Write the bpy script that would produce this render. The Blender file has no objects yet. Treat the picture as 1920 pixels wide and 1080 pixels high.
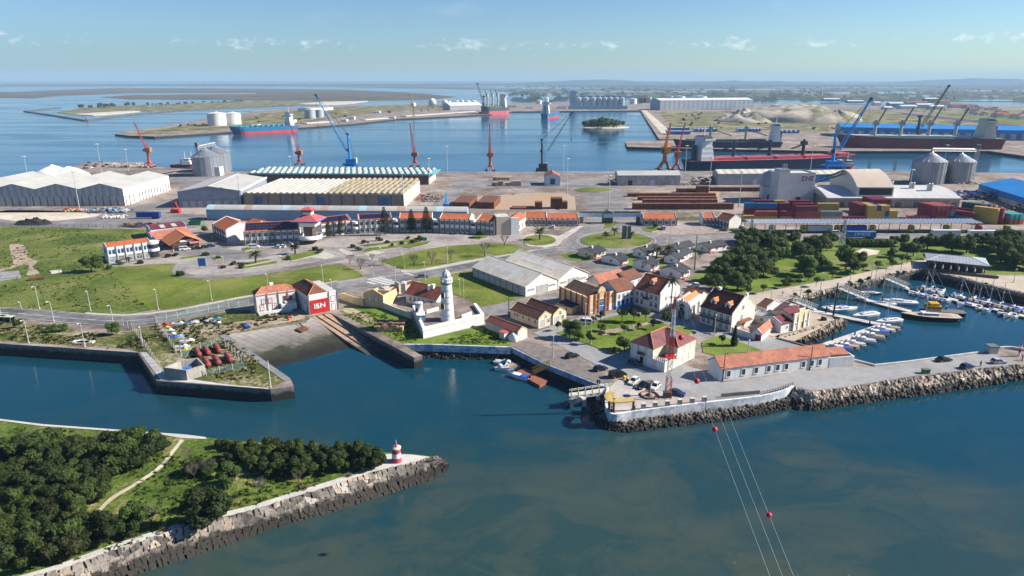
import bpy,math,random
from mathutils import Vector,Matrix,noise
from mathutils.geometry import tessellate_polygon
R=math.radians;PI=math.pi
scene=bpy.context.scene
COL=scene.collection
rnd=random.Random(7)
CAMH=80.0;FPX=1281.0;HORIZON=150.0
PITCH=math.atan((540-HORIZON)/FPX)
SP,CP=math.sin(PITCH),math.cos(PITCH)
GZ=3.5
def P(px,py,z=GZ):
 """ground point seen at a place of the photograph (survey of the photo onto level z)"""
 x=(px-960)/FPX;k=(540-py)/FPX
 d=Vector((x,CP+k*SP,-SP+k*CP))
 t=(z-CAMH)/d.z
 return Vector((d.x*t,d.y*t,z))
def ZT(p,py):
 """height of the point above p that shows at photo row py"""
 k=(540-py)/FPX
 return CAMH-p.y*(SP-k*CP)/(CP+k*SP)
def MPP(p):
 return(p.y*CP+(CAMH-p.z)*SP)/FPX
def proj(p):
 dep=p.y*CP+(CAMH-p.z)*SP
 return(960+FPX*p.x/dep,540-FPX*(p.y*SP-(CAMH-p.z)*CP)/dep)
MATS={}
def srgb(r,g,b):
 f=lambda c:((c/255+.055)/1.055)**2.4 if c>10 else c/255/12.92
 return(f(r),f(g),f(b))
class NT:
 def __init__(s,m):
  s.t=m.node_tree;s.t.nodes.clear()
 def n(s,typ,**kw):
  nd=s.t.nodes.new(typ)
  for k,v in kw.items():
   if k.startswith('i_'):
    nd.inputs[k[2:].replace('_',' ')].default_value=v
   else:setattr(nd,k,v)
  return nd
 def l(s,a,b):s.t.links.new(a,b)
 def ramp(s,fac,stops,interp='LINEAR'):
  r=s.n('ShaderNodeValToRGB');e=r.color_ramp;e.interpolation=interp
  while len(e.elements)>1:e.elements.remove(e.elements[0])
  e.elements[0].position=stops[0][0];e.elements[0].color=c4(stops[0][1])
  for p,c in stops[1:]:
   x=e.elements.new(p);x.color=c4(c)
  s.l(fac,r.inputs[0]);return r.outputs[0]
 def mix(s,fac,a,b,blend='MIX'):
  m=s.n('ShaderNodeMix',data_type='RGBA',blend_type=blend)
  for sock,v in((m.inputs[0],fac),(m.inputs[6],a),(m.inputs[7],b)):
   if isinstance(v,(int,float)):sock.default_value=v
   elif isinstance(v,(tuple,list)):sock.default_value=c4(v)
   else:s.l(v,sock)
  return m.outputs[2]
 def math(s,op,a,b=None,c=None):
  m=s.n('ShaderNodeMath',operation=op)
  for i,v in enumerate((a,b,c)):
   if v is None:continue
   if isinstance(v,(int,float)):m.inputs[i].default_value=v
   else:s.l(v,m.inputs[i])
  return m.outputs[0]
 def noise(s,vec,scale,detail=4,rough=.55,dist=0):
  x=s.n('ShaderNodeTexNoise');x.inputs['Scale'].default_value=scale
  x.inputs['Detail'].default_value=detail;x.inputs['Roughness'].default_value=rough
  x.inputs['Distortion'].default_value=dist
  if vec is not None:s.l(vec,x.inputs['Vector'])
  return x.outputs['Fac']
 def mapping(s,vec,scale=(1,1,1),rot=(0,0,0),loc=(0,0,0)):
  x=s.n('ShaderNodeMapping');x.inputs['Scale'].default_value=scale
  x.inputs['Rotation'].default_value=rot;x.inputs['Location'].default_value=loc
  s.l(vec,x.inputs['Vector']);return x.outputs[0]
def c4(c):return(c[0],c[1],c[2],1.0)if len(c)==3 else tuple(c)
def mul(c,k):return tuple(min(1,x*k)for x in c[:3])
def newmat(name):
 m=bpy.data.materials.new(name);m.use_nodes=True
 return m,NT(m)
def finish(t,col,rough=.8,metal=0,spec=.3,normal=None,extra=None):
 b=t.n('ShaderNodeBsdfPrincipled');o=t.n('ShaderNodeOutputMaterial')
 if isinstance(col,(tuple,list)):b.inputs['Base Color'].default_value=c4(col)
 else:t.l(col,b.inputs['Base Color'])
 if isinstance(rough,(int,float)):b.inputs['Roughness'].default_value=rough
 else:t.l(rough,b.inputs['Roughness'])
 b.inputs['Metallic'].default_value=metal
 b.inputs['Specular IOR Level'].default_value=spec
 if normal is not None:t.l(normal,b.inputs['Normal'])
 t.l(b.outputs[0],o.inputs[0]);return b
def bump(t,h,strength=.5,dist=.1):
 b=t.n('ShaderNodeBump');b.inputs['Strength'].default_value=strength
 b.inputs['Distance'].default_value=dist;t.l(h,b.inputs['Height']);return b.outputs[0]
def M(name,col,var=.18,sc=.6,rough=.8,metal=0,spec=.3,col2=None,streak=0,stain=0,stripes=None,bmp=0):
 """weathered surface: col varied by two noises, optional second colour patches, rain streaks, ribs"""
 if name in MATS:return MATS[name]
 m,t=newmat(name)
 tc=t.n('ShaderNodeTexCoord').outputs['Object']
 n1=t.noise(tc,sc,5,.6);n2=t.noise(tc,sc*7,3,.6)
 f=t.math('ADD',t.math('MULTIPLY',n1,.65),t.math('MULTIPLY',n2,.35))
 c=t.ramp(f,[(.37,mul(col,1-var*1.6)),(.5,col),(.63,mul(col,1+var))])
 if col2 is not None:
  g=t.ramp(t.noise(tc,sc*1.7,6,.65),[(.47,(0,0,0)),(.57,(1,1,1))])
  c=t.mix(g,c,col2)
 if streak:
  v=t.mapping(tc,(1.3,1.3,.09))
  g=t.ramp(t.noise(v,1.5,4,.7),[(.45,(1,1,1)),(.75,(1-streak,)*3)])
  c=t.mix(1.0,c,g,'MULTIPLY')
 h=n2
 if stripes:
  ax,per,dk=stripes
  w=t.n('ShaderNodeTexWave',wave_type='BANDS',bands_direction=ax)
  w.inputs['Scale'].default_value=PI/10/per*2/2*1.0
  w.inputs['Scale'].default_value=2*PI/(20*per)
  t.l(tc,w.inputs['Vector'])
  c=t.mix(1.0,c,t.ramp(w.outputs['Fac'],[(0,(1-dk,)*3),(1,(1,1,1))]),'MULTIPLY')
 nrm=bump(t,h,bmp,.1)if bmp else None
 finish(t,c,rough,metal,spec,nrm)
 MATS[name]=m;return m
class MB:
 def __init__(s):s.v=[];s.f=[];s.mi=[];s.m=[];s.sm=[]
 def mat(s,m):
  if m is None:return 0
  if m not in s.m:s.m.append(m)
  return s.m.index(m)
 def face(s,pts,m=None,smooth=False):
  i=len(s.v);s.v+=[tuple(p)for p in pts]
  s.f.append(tuple(range(i,i+len(pts))));s.mi.append(s.mat(m));s.sm.append(smooth)
 def add(s,vs,fs,m=None,smooth=False):
  i=len(s.v);s.v+=[tuple(p)for p in vs];k=s.mat(m)
  for f in fs:
   s.f.append(tuple(j+i for j in f));s.mi.append(k);s.sm.append(smooth)
 def box(s,c,d,m=None,rz=0,M4=None):
  x,y,z=d[0]/2,d[1]/2,d[2]/2
  vs=[Vector((a*x,b*y,e*z))for e in(-1,1)for a,b in((-1,-1),(1,-1),(1,1),(-1,1))]
  mt=M4 if M4 is not None else Matrix.Translation(Vector(c))@Matrix.Rotation(rz,4,'Z')
  s.add([mt@v for v in vs],[(3,2,1,0),(4,5,6,7),(0,1,5,4),(1,2,6,5),(2,3,7,6),(3,0,4,7)],m)
 def b2(s,x0,x1,y0,y1,z0,z1,m=None):
  s.box(((x0+x1)/2,(y0+y1)/2,(z0+z1)/2),(x1-x0,y1-y0,z1-z0),m)
 def prism(s,poly,z0,z1,m=None,mtop=None,bottom=False):
  """poly: xy list; z0,z1 numbers"""
  n=len(poly)
  ar=sum(poly[i][0]*poly[(i+1)%n][1]-poly[(i+1)%n][0]*poly[i][1]for i in range(n))
  if ar<0:poly=poly[::-1]
  lo=[(p[0],p[1],z0)for p in poly];hi=[(p[0],p[1],z1)for p in poly]
  s.add(lo+hi,[(i,(i+1)%n,n+(i+1)%n,n+i)for i in range(n)],m)
  tri=tessellate_polygon([[Vector(p)for p in hi]])
  s.add(hi,[fixw(hi,t)for t in tri],mtop or m)
 def tube(s,a,b,r0,r1=None,n=6,m=None,cap=True,smooth=True):
  a,b=Vector(a),Vector(b);r1=r0 if r1 is None else r1
  d=(b-a);
  if d.length<1e-6:return
  q=d.to_track_quat('Z','Y')
  vs=[]
  for p,r in((a,r0),(b,r1)):
   for i in range(n):
    t=2*PI*i/n
    vs.append(p+q@Vector((r*math.cos(t),r*math.sin(t),0)))
  fs=[(i,(i+1)%n,n+(i+1)%n,n+i)for i in range(n)]
  s.add(vs,fs,m,smooth)
  if cap:s.add(vs,[tuple(range(n))[::-1],tuple(range(n,2*n))],m)
 def path(s,pts,r,n=5,m=None):
  for a,b in zip(pts[:-1],pts[1:]):s.tube(a,b,r,r,n,m)
 def lathe(s,prof,n=24,m=None,c=(0,0),smooth=True,cap=True):
  """prof: list of (r,z)"""
  vs=[]
  for r,z in prof:
   for i in range(n):
    t=2*PI*i/n;vs.append((c[0]+r*math.cos(t),c[1]+r*math.sin(t),z))
  fs=[]
  for k in range(len(prof)-1):
   for i in range(n):
    j=(i+1)%n
    fs.append((k*n+i,k*n+j,(k+1)*n+j,(k+1)*n+i))
  s.add(vs,fs,m,smooth)
  if cap and prof[-1][0]>.001:s.add(vs[-n:],[tuple(range(n))],m)
 def lattice(s,a,b,w0,w1,bays,r,m=None,rb=None,tri=False):
  """four-leg lattice mast or boom between a and b"""
  a,b=Vector(a),Vector(b);q=(b-a).to_track_quat('Z','Y');rb=rb or r*.55
  k=3 if tri else 4
  ring=[]
  for i in range(bays+1):
   t=i/bays;w=w0+(w1-w0)*t;p=a.lerp(b,t)
   ring.append([p+q@(Vector((math.cos(PI/4+2*PI*j/k),math.sin(PI/4+2*PI*j/k),0))*w*.7)for j in range(k)])
  for i in range(bays):
   for j in range(k):
    s.tube(ring[i][j],ring[i+1][j],r,r,4,m,False)
    u,v=(j,(j+1)%k)if i%2 else((j+1)%k,j)
    s.tube(ring[i][u],ring[i+1][v],rb,rb,4,m,False)
    s.tube(ring[i+1][j],ring[i+1][(j+1)%k],rb,rb,4,m,False)
 def mesh(s,name):
  me=bpy.data.meshes.new(name)
  me.from_pydata([tuple(v)for v in s.v],[],s.f)
  for m in s.m:me.materials.append(m)
  me.polygons.foreach_set('material_index',s.mi)
  me.polygons.foreach_set('use_smooth',s.sm)
  me.update();return me
def fixw(hi,t):
 a,b,c=(Vector(hi[i])for i in t)
 return t if(b-a).cross(c-a).z>=0 else t[::-1]
def obj(name,mb,mat=None,parent=None,loc=(0,0,0),rz=0,sc=1):
 me=mb.mesh(name)if isinstance(mb,MB)else mb
 if mat is not None:
  me.materials.clear();me.materials.append(mat)
 o=bpy.data.objects.new(name,me);COL.objects.link(o)
 o.location=loc;o.rotation_euler=(0,0,rz)
 if sc!=1:o.scale=(sc,sc,sc)if isinstance(sc,(int,float))else sc
 if parent is not None:o.parent=parent
 return o
def tag(o,label,cat,group=None,kind=None):
 o['label']=label
 if cat:o['category']=cat
 if group:o['group']=group
 if kind:o['kind']=kind
 return o
def thing(name,label,cat,loc=(0,0,0),rz=0,group=None):
 o=bpy.data.objects.new(name,None);COL.objects.link(o);o.empty_display_size=.1
 o.location=loc;o.rotation_euler=(0,0,rz)
 return tag(o,label,cat,group)
def dup(root,loc,rz=0,label=None,group=None,sc=None,remat=None):
 """copy of a thing, its parts and sub-parts; remat: {old material: new material}"""
 def cp(o,par):
  c=o.copy();COL.objects.link(c)
  if par is not None:c.parent=par
  if remat and c.type=='MESH':
   for i,sl in enumerate(c.material_slots):
    m0=sl.material
    if m0 in remat:sl.link='OBJECT';sl.material=remat[m0]
  for k in kids.get(o.name,()):cp(k,c)
  return c
 kids={}
 def walk(o):
  kids[o.name]=list(o.children)
  for k in o.children:walk(k)
 walk(root)
 r=cp(root,None);r.location=loc;r.rotation_euler=(0,0,rz)
 if label:r['label']=label
 if group:r['group']=group
 if sc is not None:r.scale=(sc,)*3 if isinstance(sc,(int,float))else sc
 return r
def struct(name,mb,mat=None,kind='structure'):
 o=obj(name,mb,mat);o['kind']=kind;return o
def smooth_pts(pts,n=4,closed=True):
 """Catmull-Rom through pixel or metre points"""
 out=[];N=len(pts)
 for i in range(N if closed else N-1):
  p0,p1,p2,p3=(pts[(i+k)%N]if closed else pts[min(max(i+k,0),N-1)]for k in(-1,0,1,2))
  for j in range(n):
   t=j/n
   out.append(tuple(.5*((2*b)+(-a+c)*t+(2*a-5*b+4*c-d)*t*t+(-a+3*b-3*c+d)*t**3)for a,b,c,d in zip(p0,p1,p2,p3)))
 if not closed:out.append(tuple(pts[-1]))
 return out
LAYER=[0]
def sheet(name,pts,mat,dz=.02,z=GZ,sm=0,kerb=None):
 """flat sheet on the ground from photo outline; kerb: (material,height) makes it a raised slab"""
 if sm:pts=smooth_pts(pts,sm)
 w=[P(x,y,z)for x,y in pts]
 mb=MB()
 if kerb:
  LAYER[0]+=1
  h=kerb[1]+dz+(LAYER[0]%20)*.003
  mb.prism([(p.x,p.y)for p in w],z,z+h,kerb[0],mat)
  return struct(name,mb)
 LAYER[0]+=1
 h=z+dz+(LAYER[0]%40)*.002
 pts3=[Vector((p.x,p.y,h))for p in w]
 mb.add(pts3,[fixw(pts3,t)for t in tessellate_polygon([pts3])],mat)
 return struct(name,mb)
def strip(name,e1,e2,mat,dz=.03,z=GZ,n=6):
 """road surface between two edge polylines (photo outline)"""
 a=resample([P(x,y,z)for x,y in smooth_pts(e1,n,False)],40);b=resample([P(x,y,z)for x,y in smooth_pts(e2,n,False)],40)
 LAYER[0]+=1
 h=z+dz+(LAYER[0]%40)*.002
 vs=[(p.x,p.y,h)for p in a]+[(p.x,p.y,h)for p in b];N=len(a)
 mb=MB();mb.add(vs,[fixw4(vs,(i,i+1,N+i+1,N+i))for i in range(N-1)],mat)
 return struct(name,mb),a,b
def fixw4(vs,f):
 a,b,c=(Vector(vs[i])for i in f[:3])
 return f if(b-a).cross(c-a).z>=0 else f[::-1]
def resample(pts,n):
 L=[0]
 for a,b in zip(pts[:-1],pts[1:]):L.append(L[-1]+(b-a).length)
 out=[];k=0
 for i in range(n+1):
  d=L[-1]*i/n
  while k<len(L)-2 and L[k+1]<d:k+=1
  t=(d-L[k])/max(1e-9,L[k+1]-L[k]);out.append(pts[k].lerp(pts[k+1],t))
 return out
def polyline_wall(mb,pts,h,th,m=None,z0=GZ,mtop=None):
 """vertical wall along ground points with mitred corners"""
 pts=[Vector((p[0],p[1]))for p in pts];N=len(pts);L=[];Rr=[]
 for i in range(N):
  d0=(pts[i]-pts[i-1]).normalized()if i else(pts[1]-pts[0]).normalized()
  d1=(pts[i+1]-pts[i]).normalized()if i<N-1 else d0
  t=(d0+d1).normalized();nn=Vector((-t.y,t.x));k=th/2/max(.35,nn.dot(Vector((-d1.y,d1.x))))
  L.append(pts[i]+nn*k);Rr.append(pts[i]-nn*k)
 for i in range(N-1):
  q=[L[i],Rr[i],Rr[i+1],L[i+1]]
  vs=[(p.x,p.y,z)for z in(z0,z0+h)for p in q]
  fs=[(4,5,6,7),(1,2,6,5),(3,0,4,7)]
  if i==0:fs.append((0,1,5,4))
  if i==N-2:fs.append((2,3,7,6))
  mb.add(vs,fs,m)
HAZE_D=7e-5
cam=bpy.data.cameras.new('camera');co=bpy.data.objects.new('camera',cam);COL.objects.link(co)
cam.sensor_width=36;cam.lens=FPX/1920*36;cam.clip_start=.5;cam.clip_end=80000
co.location=(0,0,CAMH);co.rotation_euler=(PI/2-PITCH,0,0);scene.camera=co
SUN_EL,SUN_AZ=R(33),R(87)
w=bpy.data.worlds.new('World');scene.world=w;w.use_nodes=True
t=NT(w)
sky=t.n('ShaderNodeTexSky',sky_type='NISHITA',sun_disc=False,sun_elevation=SUN_EL,sun_rotation=SUN_AZ,altitude=10,air_density=1.0,dust_density=0.12,ozone_density=2.0)
geo=t.n('ShaderNodeTexCoord').outputs['Generated']
sep=t.n('ShaderNodeSeparateXYZ');t.l(geo,sep.inputs[0])
az=t.math('ARCTAN2',sep.outputs[0],sep.outputs[1]);el=t.math('ARCSINE',sep.outputs[2])
def cloud_band(azscale,elc,elw,thr,seed):
 v=t.n('ShaderNodeCombineXYZ');t.l(t.math('MULTIPLY',az,azscale),v.inputs[0])
 t.l(t.math('MULTIPLY',el,azscale*1.9),v.inputs[1]);v.inputs[2].default_value=seed
 n1=t.noise(v.outputs[0],1.0,7,.62)
 v2=t.n('ShaderNodeCombineXYZ');t.l(t.math('MULTIPLY',az,azscale*.13),v2.inputs[0]);v2.inputs[1].default_value=seed*3.1
 n2=t.noise(v2.outputs[0],1.0,2,.5)
 d=t.math('DIVIDE',t.math('SUBTRACT',el,elc),elw)
 band=t.math('SUBTRACT',1.0,t.math('MULTIPLY',d,d))
 s=t.math('ADD',t.math('MULTIPLY',n1,.62),t.math('MULTIPLY',n2,.38))
 s=t.math('ADD',s,t.math('MULTIPLY',t.math('SUBTRACT',band,1.0),.11))
 return t.ramp(s,[(thr,(0,0,0)),(thr+.16,(1,1,1))])
skyc=sky.outputs[0]
hs=t.n('ShaderNodeHueSaturation');hs.inputs['Hue'].default_value=.508;hs.inputs['Saturation'].default_value=1.25
t.l(skyc,hs.inputs['Color']);skyc=t.mix(1.0,hs.outputs[0],(.755,.90,1.05),'MULTIPLY')
lowf=t.math('MULTIPLY',t.ramp(el,[(.01,(1,1,1)),(.13,(0,0,0))]),t.ramp(t.math('ADD',az,.6),[(.0,(1,1,1)),(1.0,(.25,)*3)]))
skyc=t.mix(lowf,skyc,t.mix(1.0,skyc,(.52,.635,.85),'MULTIPLY'))
c1=cloud_band(70,.046,.011,.515,2.3)
skyc=t.mix(t.math('MULTIPLY',c1,.5),skyc,(10.5,10.8,10.9))
c2=cloud_band(9,.085,.03,.60,5.1)
skyc=t.mix(t.math('MULTIPLY',c2,.22),skyc,(7.0,7.5,7.7))
bg=t.n('ShaderNodeBackground');bg.inputs['Strength'].default_value=.060;t.l(skyc,bg.inputs['Color'])
ow=t.n('ShaderNodeOutputWorld');t.l(bg.outputs[0],ow.inputs[0])
sl=bpy.data.lights.new('sun','SUN');so=bpy.data.objects.new('sun',sl);COL.objects.link(so)
sl.energy=5.0;sl.angle=R(.5);sl.color=(1,.94,.85)
sd=Vector((math.sin(SUN_AZ)*math.cos(SUN_EL),math.cos(SUN_AZ)*math.cos(SUN_EL),math.sin(SUN_EL)))
so.rotation_euler=sd.to_track_quat('Z','Y').to_euler();so.location=sd*500
vs_=scene.view_settings;scene.display_settings.display_device='sRGB'
vs_.view_transform='Standard';vs_.look='None';vs_.exposure=1.0;vs_.gamma=1
scene.cycles.max_bounces=5;scene.cycles.diffuse_bounces=2;scene.cycles.glossy_bounces=3
scene.cycles.transmission_bounces=3;scene.cycles.volume_bounces=0;scene.cycles.transparent_max_bounces=6
scene.cycles.caustics_reflective=False;scene.cycles.use_denoising=True
m,t=newmat('water')
gp=t.n('ShaderNodeNewGeometry').outputs['Position']
sx=t.n('ShaderNodeSeparateXYZ');t.l(gp,sx.inputs[0])
wob=t.math('MULTIPLY',t.math('SUBTRACT',t.noise(gp,.028,7,.62,1.1),.5),95)
yy=t.math('ADD',sx.outputs[1],wob)
yy=t.math('SUBTRACT',yy,t.math('MULTIPLY',t.math('MAXIMUM',sx.outputs[0],-30),.12))
yy=t.math('ADD',yy,t.math('MULTIPLY',t.math('MAXIMUM',t.math('SUBTRACT',sx.outputs[0],55),0),.8))
near=t.ramp(t.math('DIVIDE',t.math('SUBTRACT',yy,70),130),[(.1,(1,1,1)),(.32,(.95,)*3),(.46,(.66,)*3),(.6,(.2,)*3),(1,(0,0,0))])
v=t.mapping(gp,(.6,1.1,1),(0,0,.4))
pat=t.ramp(t.noise(v,.05,7,.62,1.2),[(.44,(0,0,0)),(.5,(.55,)*3),(.64,(1,1,1))])
wp=t.n('ShaderNodeVectorMath',operation='MULTIPLY_ADD');wn=t.n('ShaderNodeTexNoise');wn.inputs['Scale'].default_value=.05;wn.inputs['Detail'].default_value=4;t.l(gp,wn.inputs['Vector']);t.l(wn.outputs['Color'],wp.inputs[0]);wp.inputs[1].default_value=(60,60,0);t.l(gp,wp.inputs[2])
vo=t.n('ShaderNodeTexVoronoi',feature='DISTANCE_TO_EDGE');vo.inputs['Scale'].default_value=.055;t.l(t.mapping(wp.outputs[0],(.7,1.25,0),(0,0,.5)),vo.inputs['Vector'])
crk=t.ramp(vo.outputs['Distance'],[(.0,(.62,)*3),(.03,(.88,)*3),(.3,(1,1,1))])
silt=t.mix(1.0,t.mix(1.0,near,t.mix(.7,(1,1,1),pat),'MULTIPLY'),crk,'MULTIPLY')
col=t.mix(silt,t.mix(near,(.002,.040,.062),(.012,.044,.046)),(.048,.064,.050))
nearbank=t.ramp(t.math('DIVIDE',t.math('SUBTRACT',yy,62),60),[(.0,(1,1,1)),(.42,(1,1,1)),(.5,(0,0,0))])
col=t.mix(t.math('MULTIPLY',nearbank,.75),col,(.052,.062,.042))
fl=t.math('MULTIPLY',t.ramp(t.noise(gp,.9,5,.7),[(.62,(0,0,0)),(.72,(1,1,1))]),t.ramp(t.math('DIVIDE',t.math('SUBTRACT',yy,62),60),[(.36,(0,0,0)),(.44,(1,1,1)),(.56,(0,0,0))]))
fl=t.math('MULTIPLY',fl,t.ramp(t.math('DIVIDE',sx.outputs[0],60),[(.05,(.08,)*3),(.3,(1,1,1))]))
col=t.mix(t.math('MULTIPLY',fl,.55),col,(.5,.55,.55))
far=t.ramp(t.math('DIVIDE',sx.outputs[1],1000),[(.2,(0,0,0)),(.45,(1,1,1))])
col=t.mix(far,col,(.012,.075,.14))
wv=t.mapping(gp,(1,.55,1),(0,0,.5))
h1=t.noise(wv,.55,3,.6);h2=t.noise(gp,2.4,2,.5)
calm=t.ramp(t.noise(t.mapping(gp,(.35,1,1)),.012,4,.6),[(.42,(.25,)*3),(.6,(1,1,1))])
hh=t.math('MULTIPLY',t.math('ADD',h1,t.math('MULTIPLY',h2,.65)),calm)
b=t.n('ShaderNodeBump');b.inputs['Strength'].default_value=.20;b.inputs['Distance'].default_value=.35;t.l(hh,b.inputs['Height'])
rv=t.mapping(gp,(.25,1.2,1),(0,0,.12))
rgh=t.ramp(t.noise(rv,.011,5,.6,.4),[(.36,(.03,)*3),(.5,(.10,)*3),(.62,(.20,)*3)])
finish(t,col,rgh,0,.5,b.outputs[0]).inputs['IOR'].default_value=1.33
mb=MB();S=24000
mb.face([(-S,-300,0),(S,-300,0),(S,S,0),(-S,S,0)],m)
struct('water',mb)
def ground(name,stops,sc,rough=.95,bmp=0,sc2=None,bd=.3,rot=0,sx=1,spec=.15,slabs=0,mow=0,dry=None):
 m,t=newmat(name)
 g=t.n('ShaderNodeNewGeometry').outputs['Position']
 v=t.mapping(g,(sx,1,1),(0,0,rot))if(rot or sx!=1)else g
 n1=t.noise(v,sc,6,.62,.3);n2=t.noise(v,sc2 or sc*9,4,.65)
 f=t.math('ADD',t.math('MULTIPLY',n1,.6),t.math('MULTIPLY',n2,.4))
 c=t.ramp(f,[(.5+(p-.5)*.52,q)for p,q in stops])
 if slabs:
  br=t.n('ShaderNodeTexBrick');br.inputs['Scale'].default_value=1/slabs;br.inputs['Mortar Size'].default_value=.006;br.inputs['Color1'].default_value=(1,1,1,1);br.inputs['Color2'].default_value=(.84,.84,.85,1);br.inputs['Mortar'].default_value=(.72,.72,.72,1)
  t.l(t.mapping(g,(1,1,1),(0,0,.12)),br.inputs['Vector']);c=t.mix(.8,c,br.outputs[0],'MULTIPLY')
  st=t.ramp(t.noise(t.mapping(g,(.16,1,1),(0,0,.35)),.12,6,.7),[(.5,(1,1,1)),(.66,(.62,.61,.6))]);c=t.mix(.8,c,st,'MULTIPLY')
 if mow:
  wv_=t.n('ShaderNodeTexWave');wv_.inputs['Scale'].default_value=.16;wv_.inputs['Distortion'].default_value=1.2;wv_.inputs['Detail Scale'].default_value=.3;t.l(t.mapping(g,(1,1,1),(0,0,mow)),wv_.inputs['Vector']);c=t.mix(.8,c,t.ramp(wv_.outputs['Fac'],[(0,(.80,.82,.78)),(1,(1.0,1.0,1.0))]),'MULTIPLY')
 if dry:c=t.mix(t.ramp(t.noise(g,.045,6,.68,.5),[(.54,(0,0,0)),(.66,(1,1,1))]),c,dry)
 finish(t,c,rough,0,spec,bump(t,n2,bmp,bd)if bmp else None)
 MATS[name]=m;return m
ISLG=ground('island_grass',[(.28,(.035,.065,.010)),(.42,(.065,.105,.014)),(.54,(.10,.14,.022)),(.64,(.17,.17,.05)),(.76,(.30,.26,.14))],.06,1,1,.9,.4)
CONC=ground('quay_concrete',[(.32,(.155,.122,.10)),(.48,(.255,.205,.168)),(.6,(.325,.265,.222)),(.72,(.40,.345,.295))],.035,.9,slabs=9)
PAVE=ground('plaza_paving',[(.34,(.23,.20,.178)),(.5,(.32,.28,.25)),(.68,(.40,.36,.325))],.06,.9,slabs=5)
PAVE2=ground('light_paving',[(.34,(.34,.31,.27)),(.5,(.43,.39,.34)),(.68,(.5,.46,.4))],.1,.9)
ASPH=ground('asphalt',[(.34,(.105,.104,.104)),(.5,(.155,.153,.15)),(.66,(.2,.195,.188))],.05,.9,slabs=16)
ASPHL=ground('worn_asphalt',[(.32,(.165,.155,.148)),(.5,(.22,.205,.195)),(.66,(.28,.262,.25))],.05,.9,slabs=13)
DIRT=ground('bare_earth',[(.32,(.21,.16,.11)),(.5,(.33,.255,.18)),(.68,(.42,.34,.25))],.05,1)
RUST=ground('rusty_ground',[(.34,(.33,.29,.235)),(.5,(.36,.27,.185)),(.68,(.40,.235,.13))],.03,1)
SAND=ground('sand',[(.34,(.42,.36,.27)),(.5,(.52,.45,.35)),(.68,(.6,.53,.43))],.05,1)
LAWN=ground('mown_lawn',[(.3,(.075,.10,.014)),(.48,(.115,.15,.02)),(.6,(.15,.185,.028)),(.72,(.21,.205,.055))],.05,.95,.5,.9,.12,mow=.9,dry=(.20,.185,.06))
GRASSP=ground('park_grass',[(.3,(.065,.105,.012)),(.5,(.115,.17,.02)),(.7,(.17,.21,.04))],.08,.95,.5,1.4,.15,dry=(.19,.19,.06))
FIELD=ground('rough_field',[(.28,(.045,.075,.012)),(.42,(.080,.115,.018)),(.52,(.115,.14,.026)),(.62,(.15,.16,.04)),(.74,(.23,.21,.08))],.045,1,1,.8,.6)
SCRUB=ground('scrub_ground',[(.28,(.035,.055,.012)),(.42,(.07,.085,.02)),(.52,(.13,.125,.04)),(.62,(.24,.21,.12)),(.76,(.40,.36,.29))],.07,1,1,.9,.4)
MARSH=ground('salt_marsh',[(.28,(.05,.045,.03)),(.46,(.09,.07,.045)),(.58,(.13,.10,.06)),(.7,(.10,.11,.05))],.006,1,0,.03,sx=.5)
PLAIN=ground('coastal_plain',[(.28,(.035,.05,.025)),(.42,(.06,.075,.035)),(.54,(.11,.11,.06)),(.64,(.20,.18,.12)),(.74,(.12,.14,.07))],.0035,1,0,.02,sx=.35)
HEATH=ground('dune_heath',[(.28,(.05,.06,.018)),(.42,(.10,.10,.035)),(.55,(.19,.165,.08)),(.68,(.33,.28,.18))],.03,1,.6,.15,1)
def tidewall(name,col,dark=(.028,.026,.022),zc=1.6):
 m,t=newmat(name)
 g=t.n('ShaderNodeNewGeometry').outputs['Position']
 s=t.n('ShaderNodeSeparateXYZ');t.l(g,s.inputs[0])
 n=t.noise(t.mapping(g,(1,1,.3)),.5,5,.65)
 z=t.math('ADD',s.outputs[2],t.math('MULTIPLY',t.math('SUBTRACT',n,.5),2.2))
 f=t.ramp(t.math('DIVIDE',z,4),[(zc/4-.12,(0,0,0)),(zc/4+.1,(1,1,1))])
 n2=t.noise(g,.8,5,.6)
 c=t.ramp(n2,[(.3,mul(col,.62)),(.55,col),(.75,mul(col,1.25))])
 finish(t,t.mix(f,dark,c),.85,0,.3,bump(t,n2,.4,.1));MATS[name]=m;return m
QWALL=tidewall('quay_wall_stone',(.2,.185,.165),zc=2.3)
QWALL2=tidewall('seawall_render',(.62,.62,.6),(.2,.2,.19),zc=.2)
main=[(-320,625),(0,644),(259,661),(294,714),(507,730),(551,724),(546,713),(480,671),(412,630),(432,626),(575,603),(583,594),(620,587),(776,670),(792,667),(756,647),(810,647),(950,652),(960,652),(1022,682),(1120,720),(1140,727),(1136,748),(1138,766),(1150,778),(1184,773),(1322,756),(1425,744),(1470,733),(1487,725),(1522,736),(1590,727),(1715,707),(1915,684),(1995,674),(2035,667),(1990,658),(1925,658),(1893,654),(1862,656),(1855,660),(1640,687),(1600,676),(1590,668),(1507,649),(1456,635),(1467,631),(1567,601),(1560,594),(1497,578),(1464,567),(1474,562),(1502,556),(1552,543),(1602,532),(1652,521),(1702,510),(1732,506),(1800,521),(1920,551),(2100,594),(2300,640),(2700,600),(2700,420),(2600,345),(1920,325),(1650,320),(1140,321),(830,322),(440,322),(320,315),(276,311),(268,304),(160,304),(140,312),(0,334),(-320,382)]
mb=MB();mb.prism([P(x,y)[:2]for x,y in main],-3,GZ,QWALL,CONC)
struct('ground',mb)
island=[(-60,776),(0,785),(80,795),(300,811),(460,828),(600,838),(715,848),(770,851),(806,855),(818,858),(813,861),(758,875),(697,888),(619,915),(535,940),(480,959),(361,987),(222,1033),(105,1075),(-60,1128),(-300,1180),(-500,1100),(-500,760)]
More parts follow.
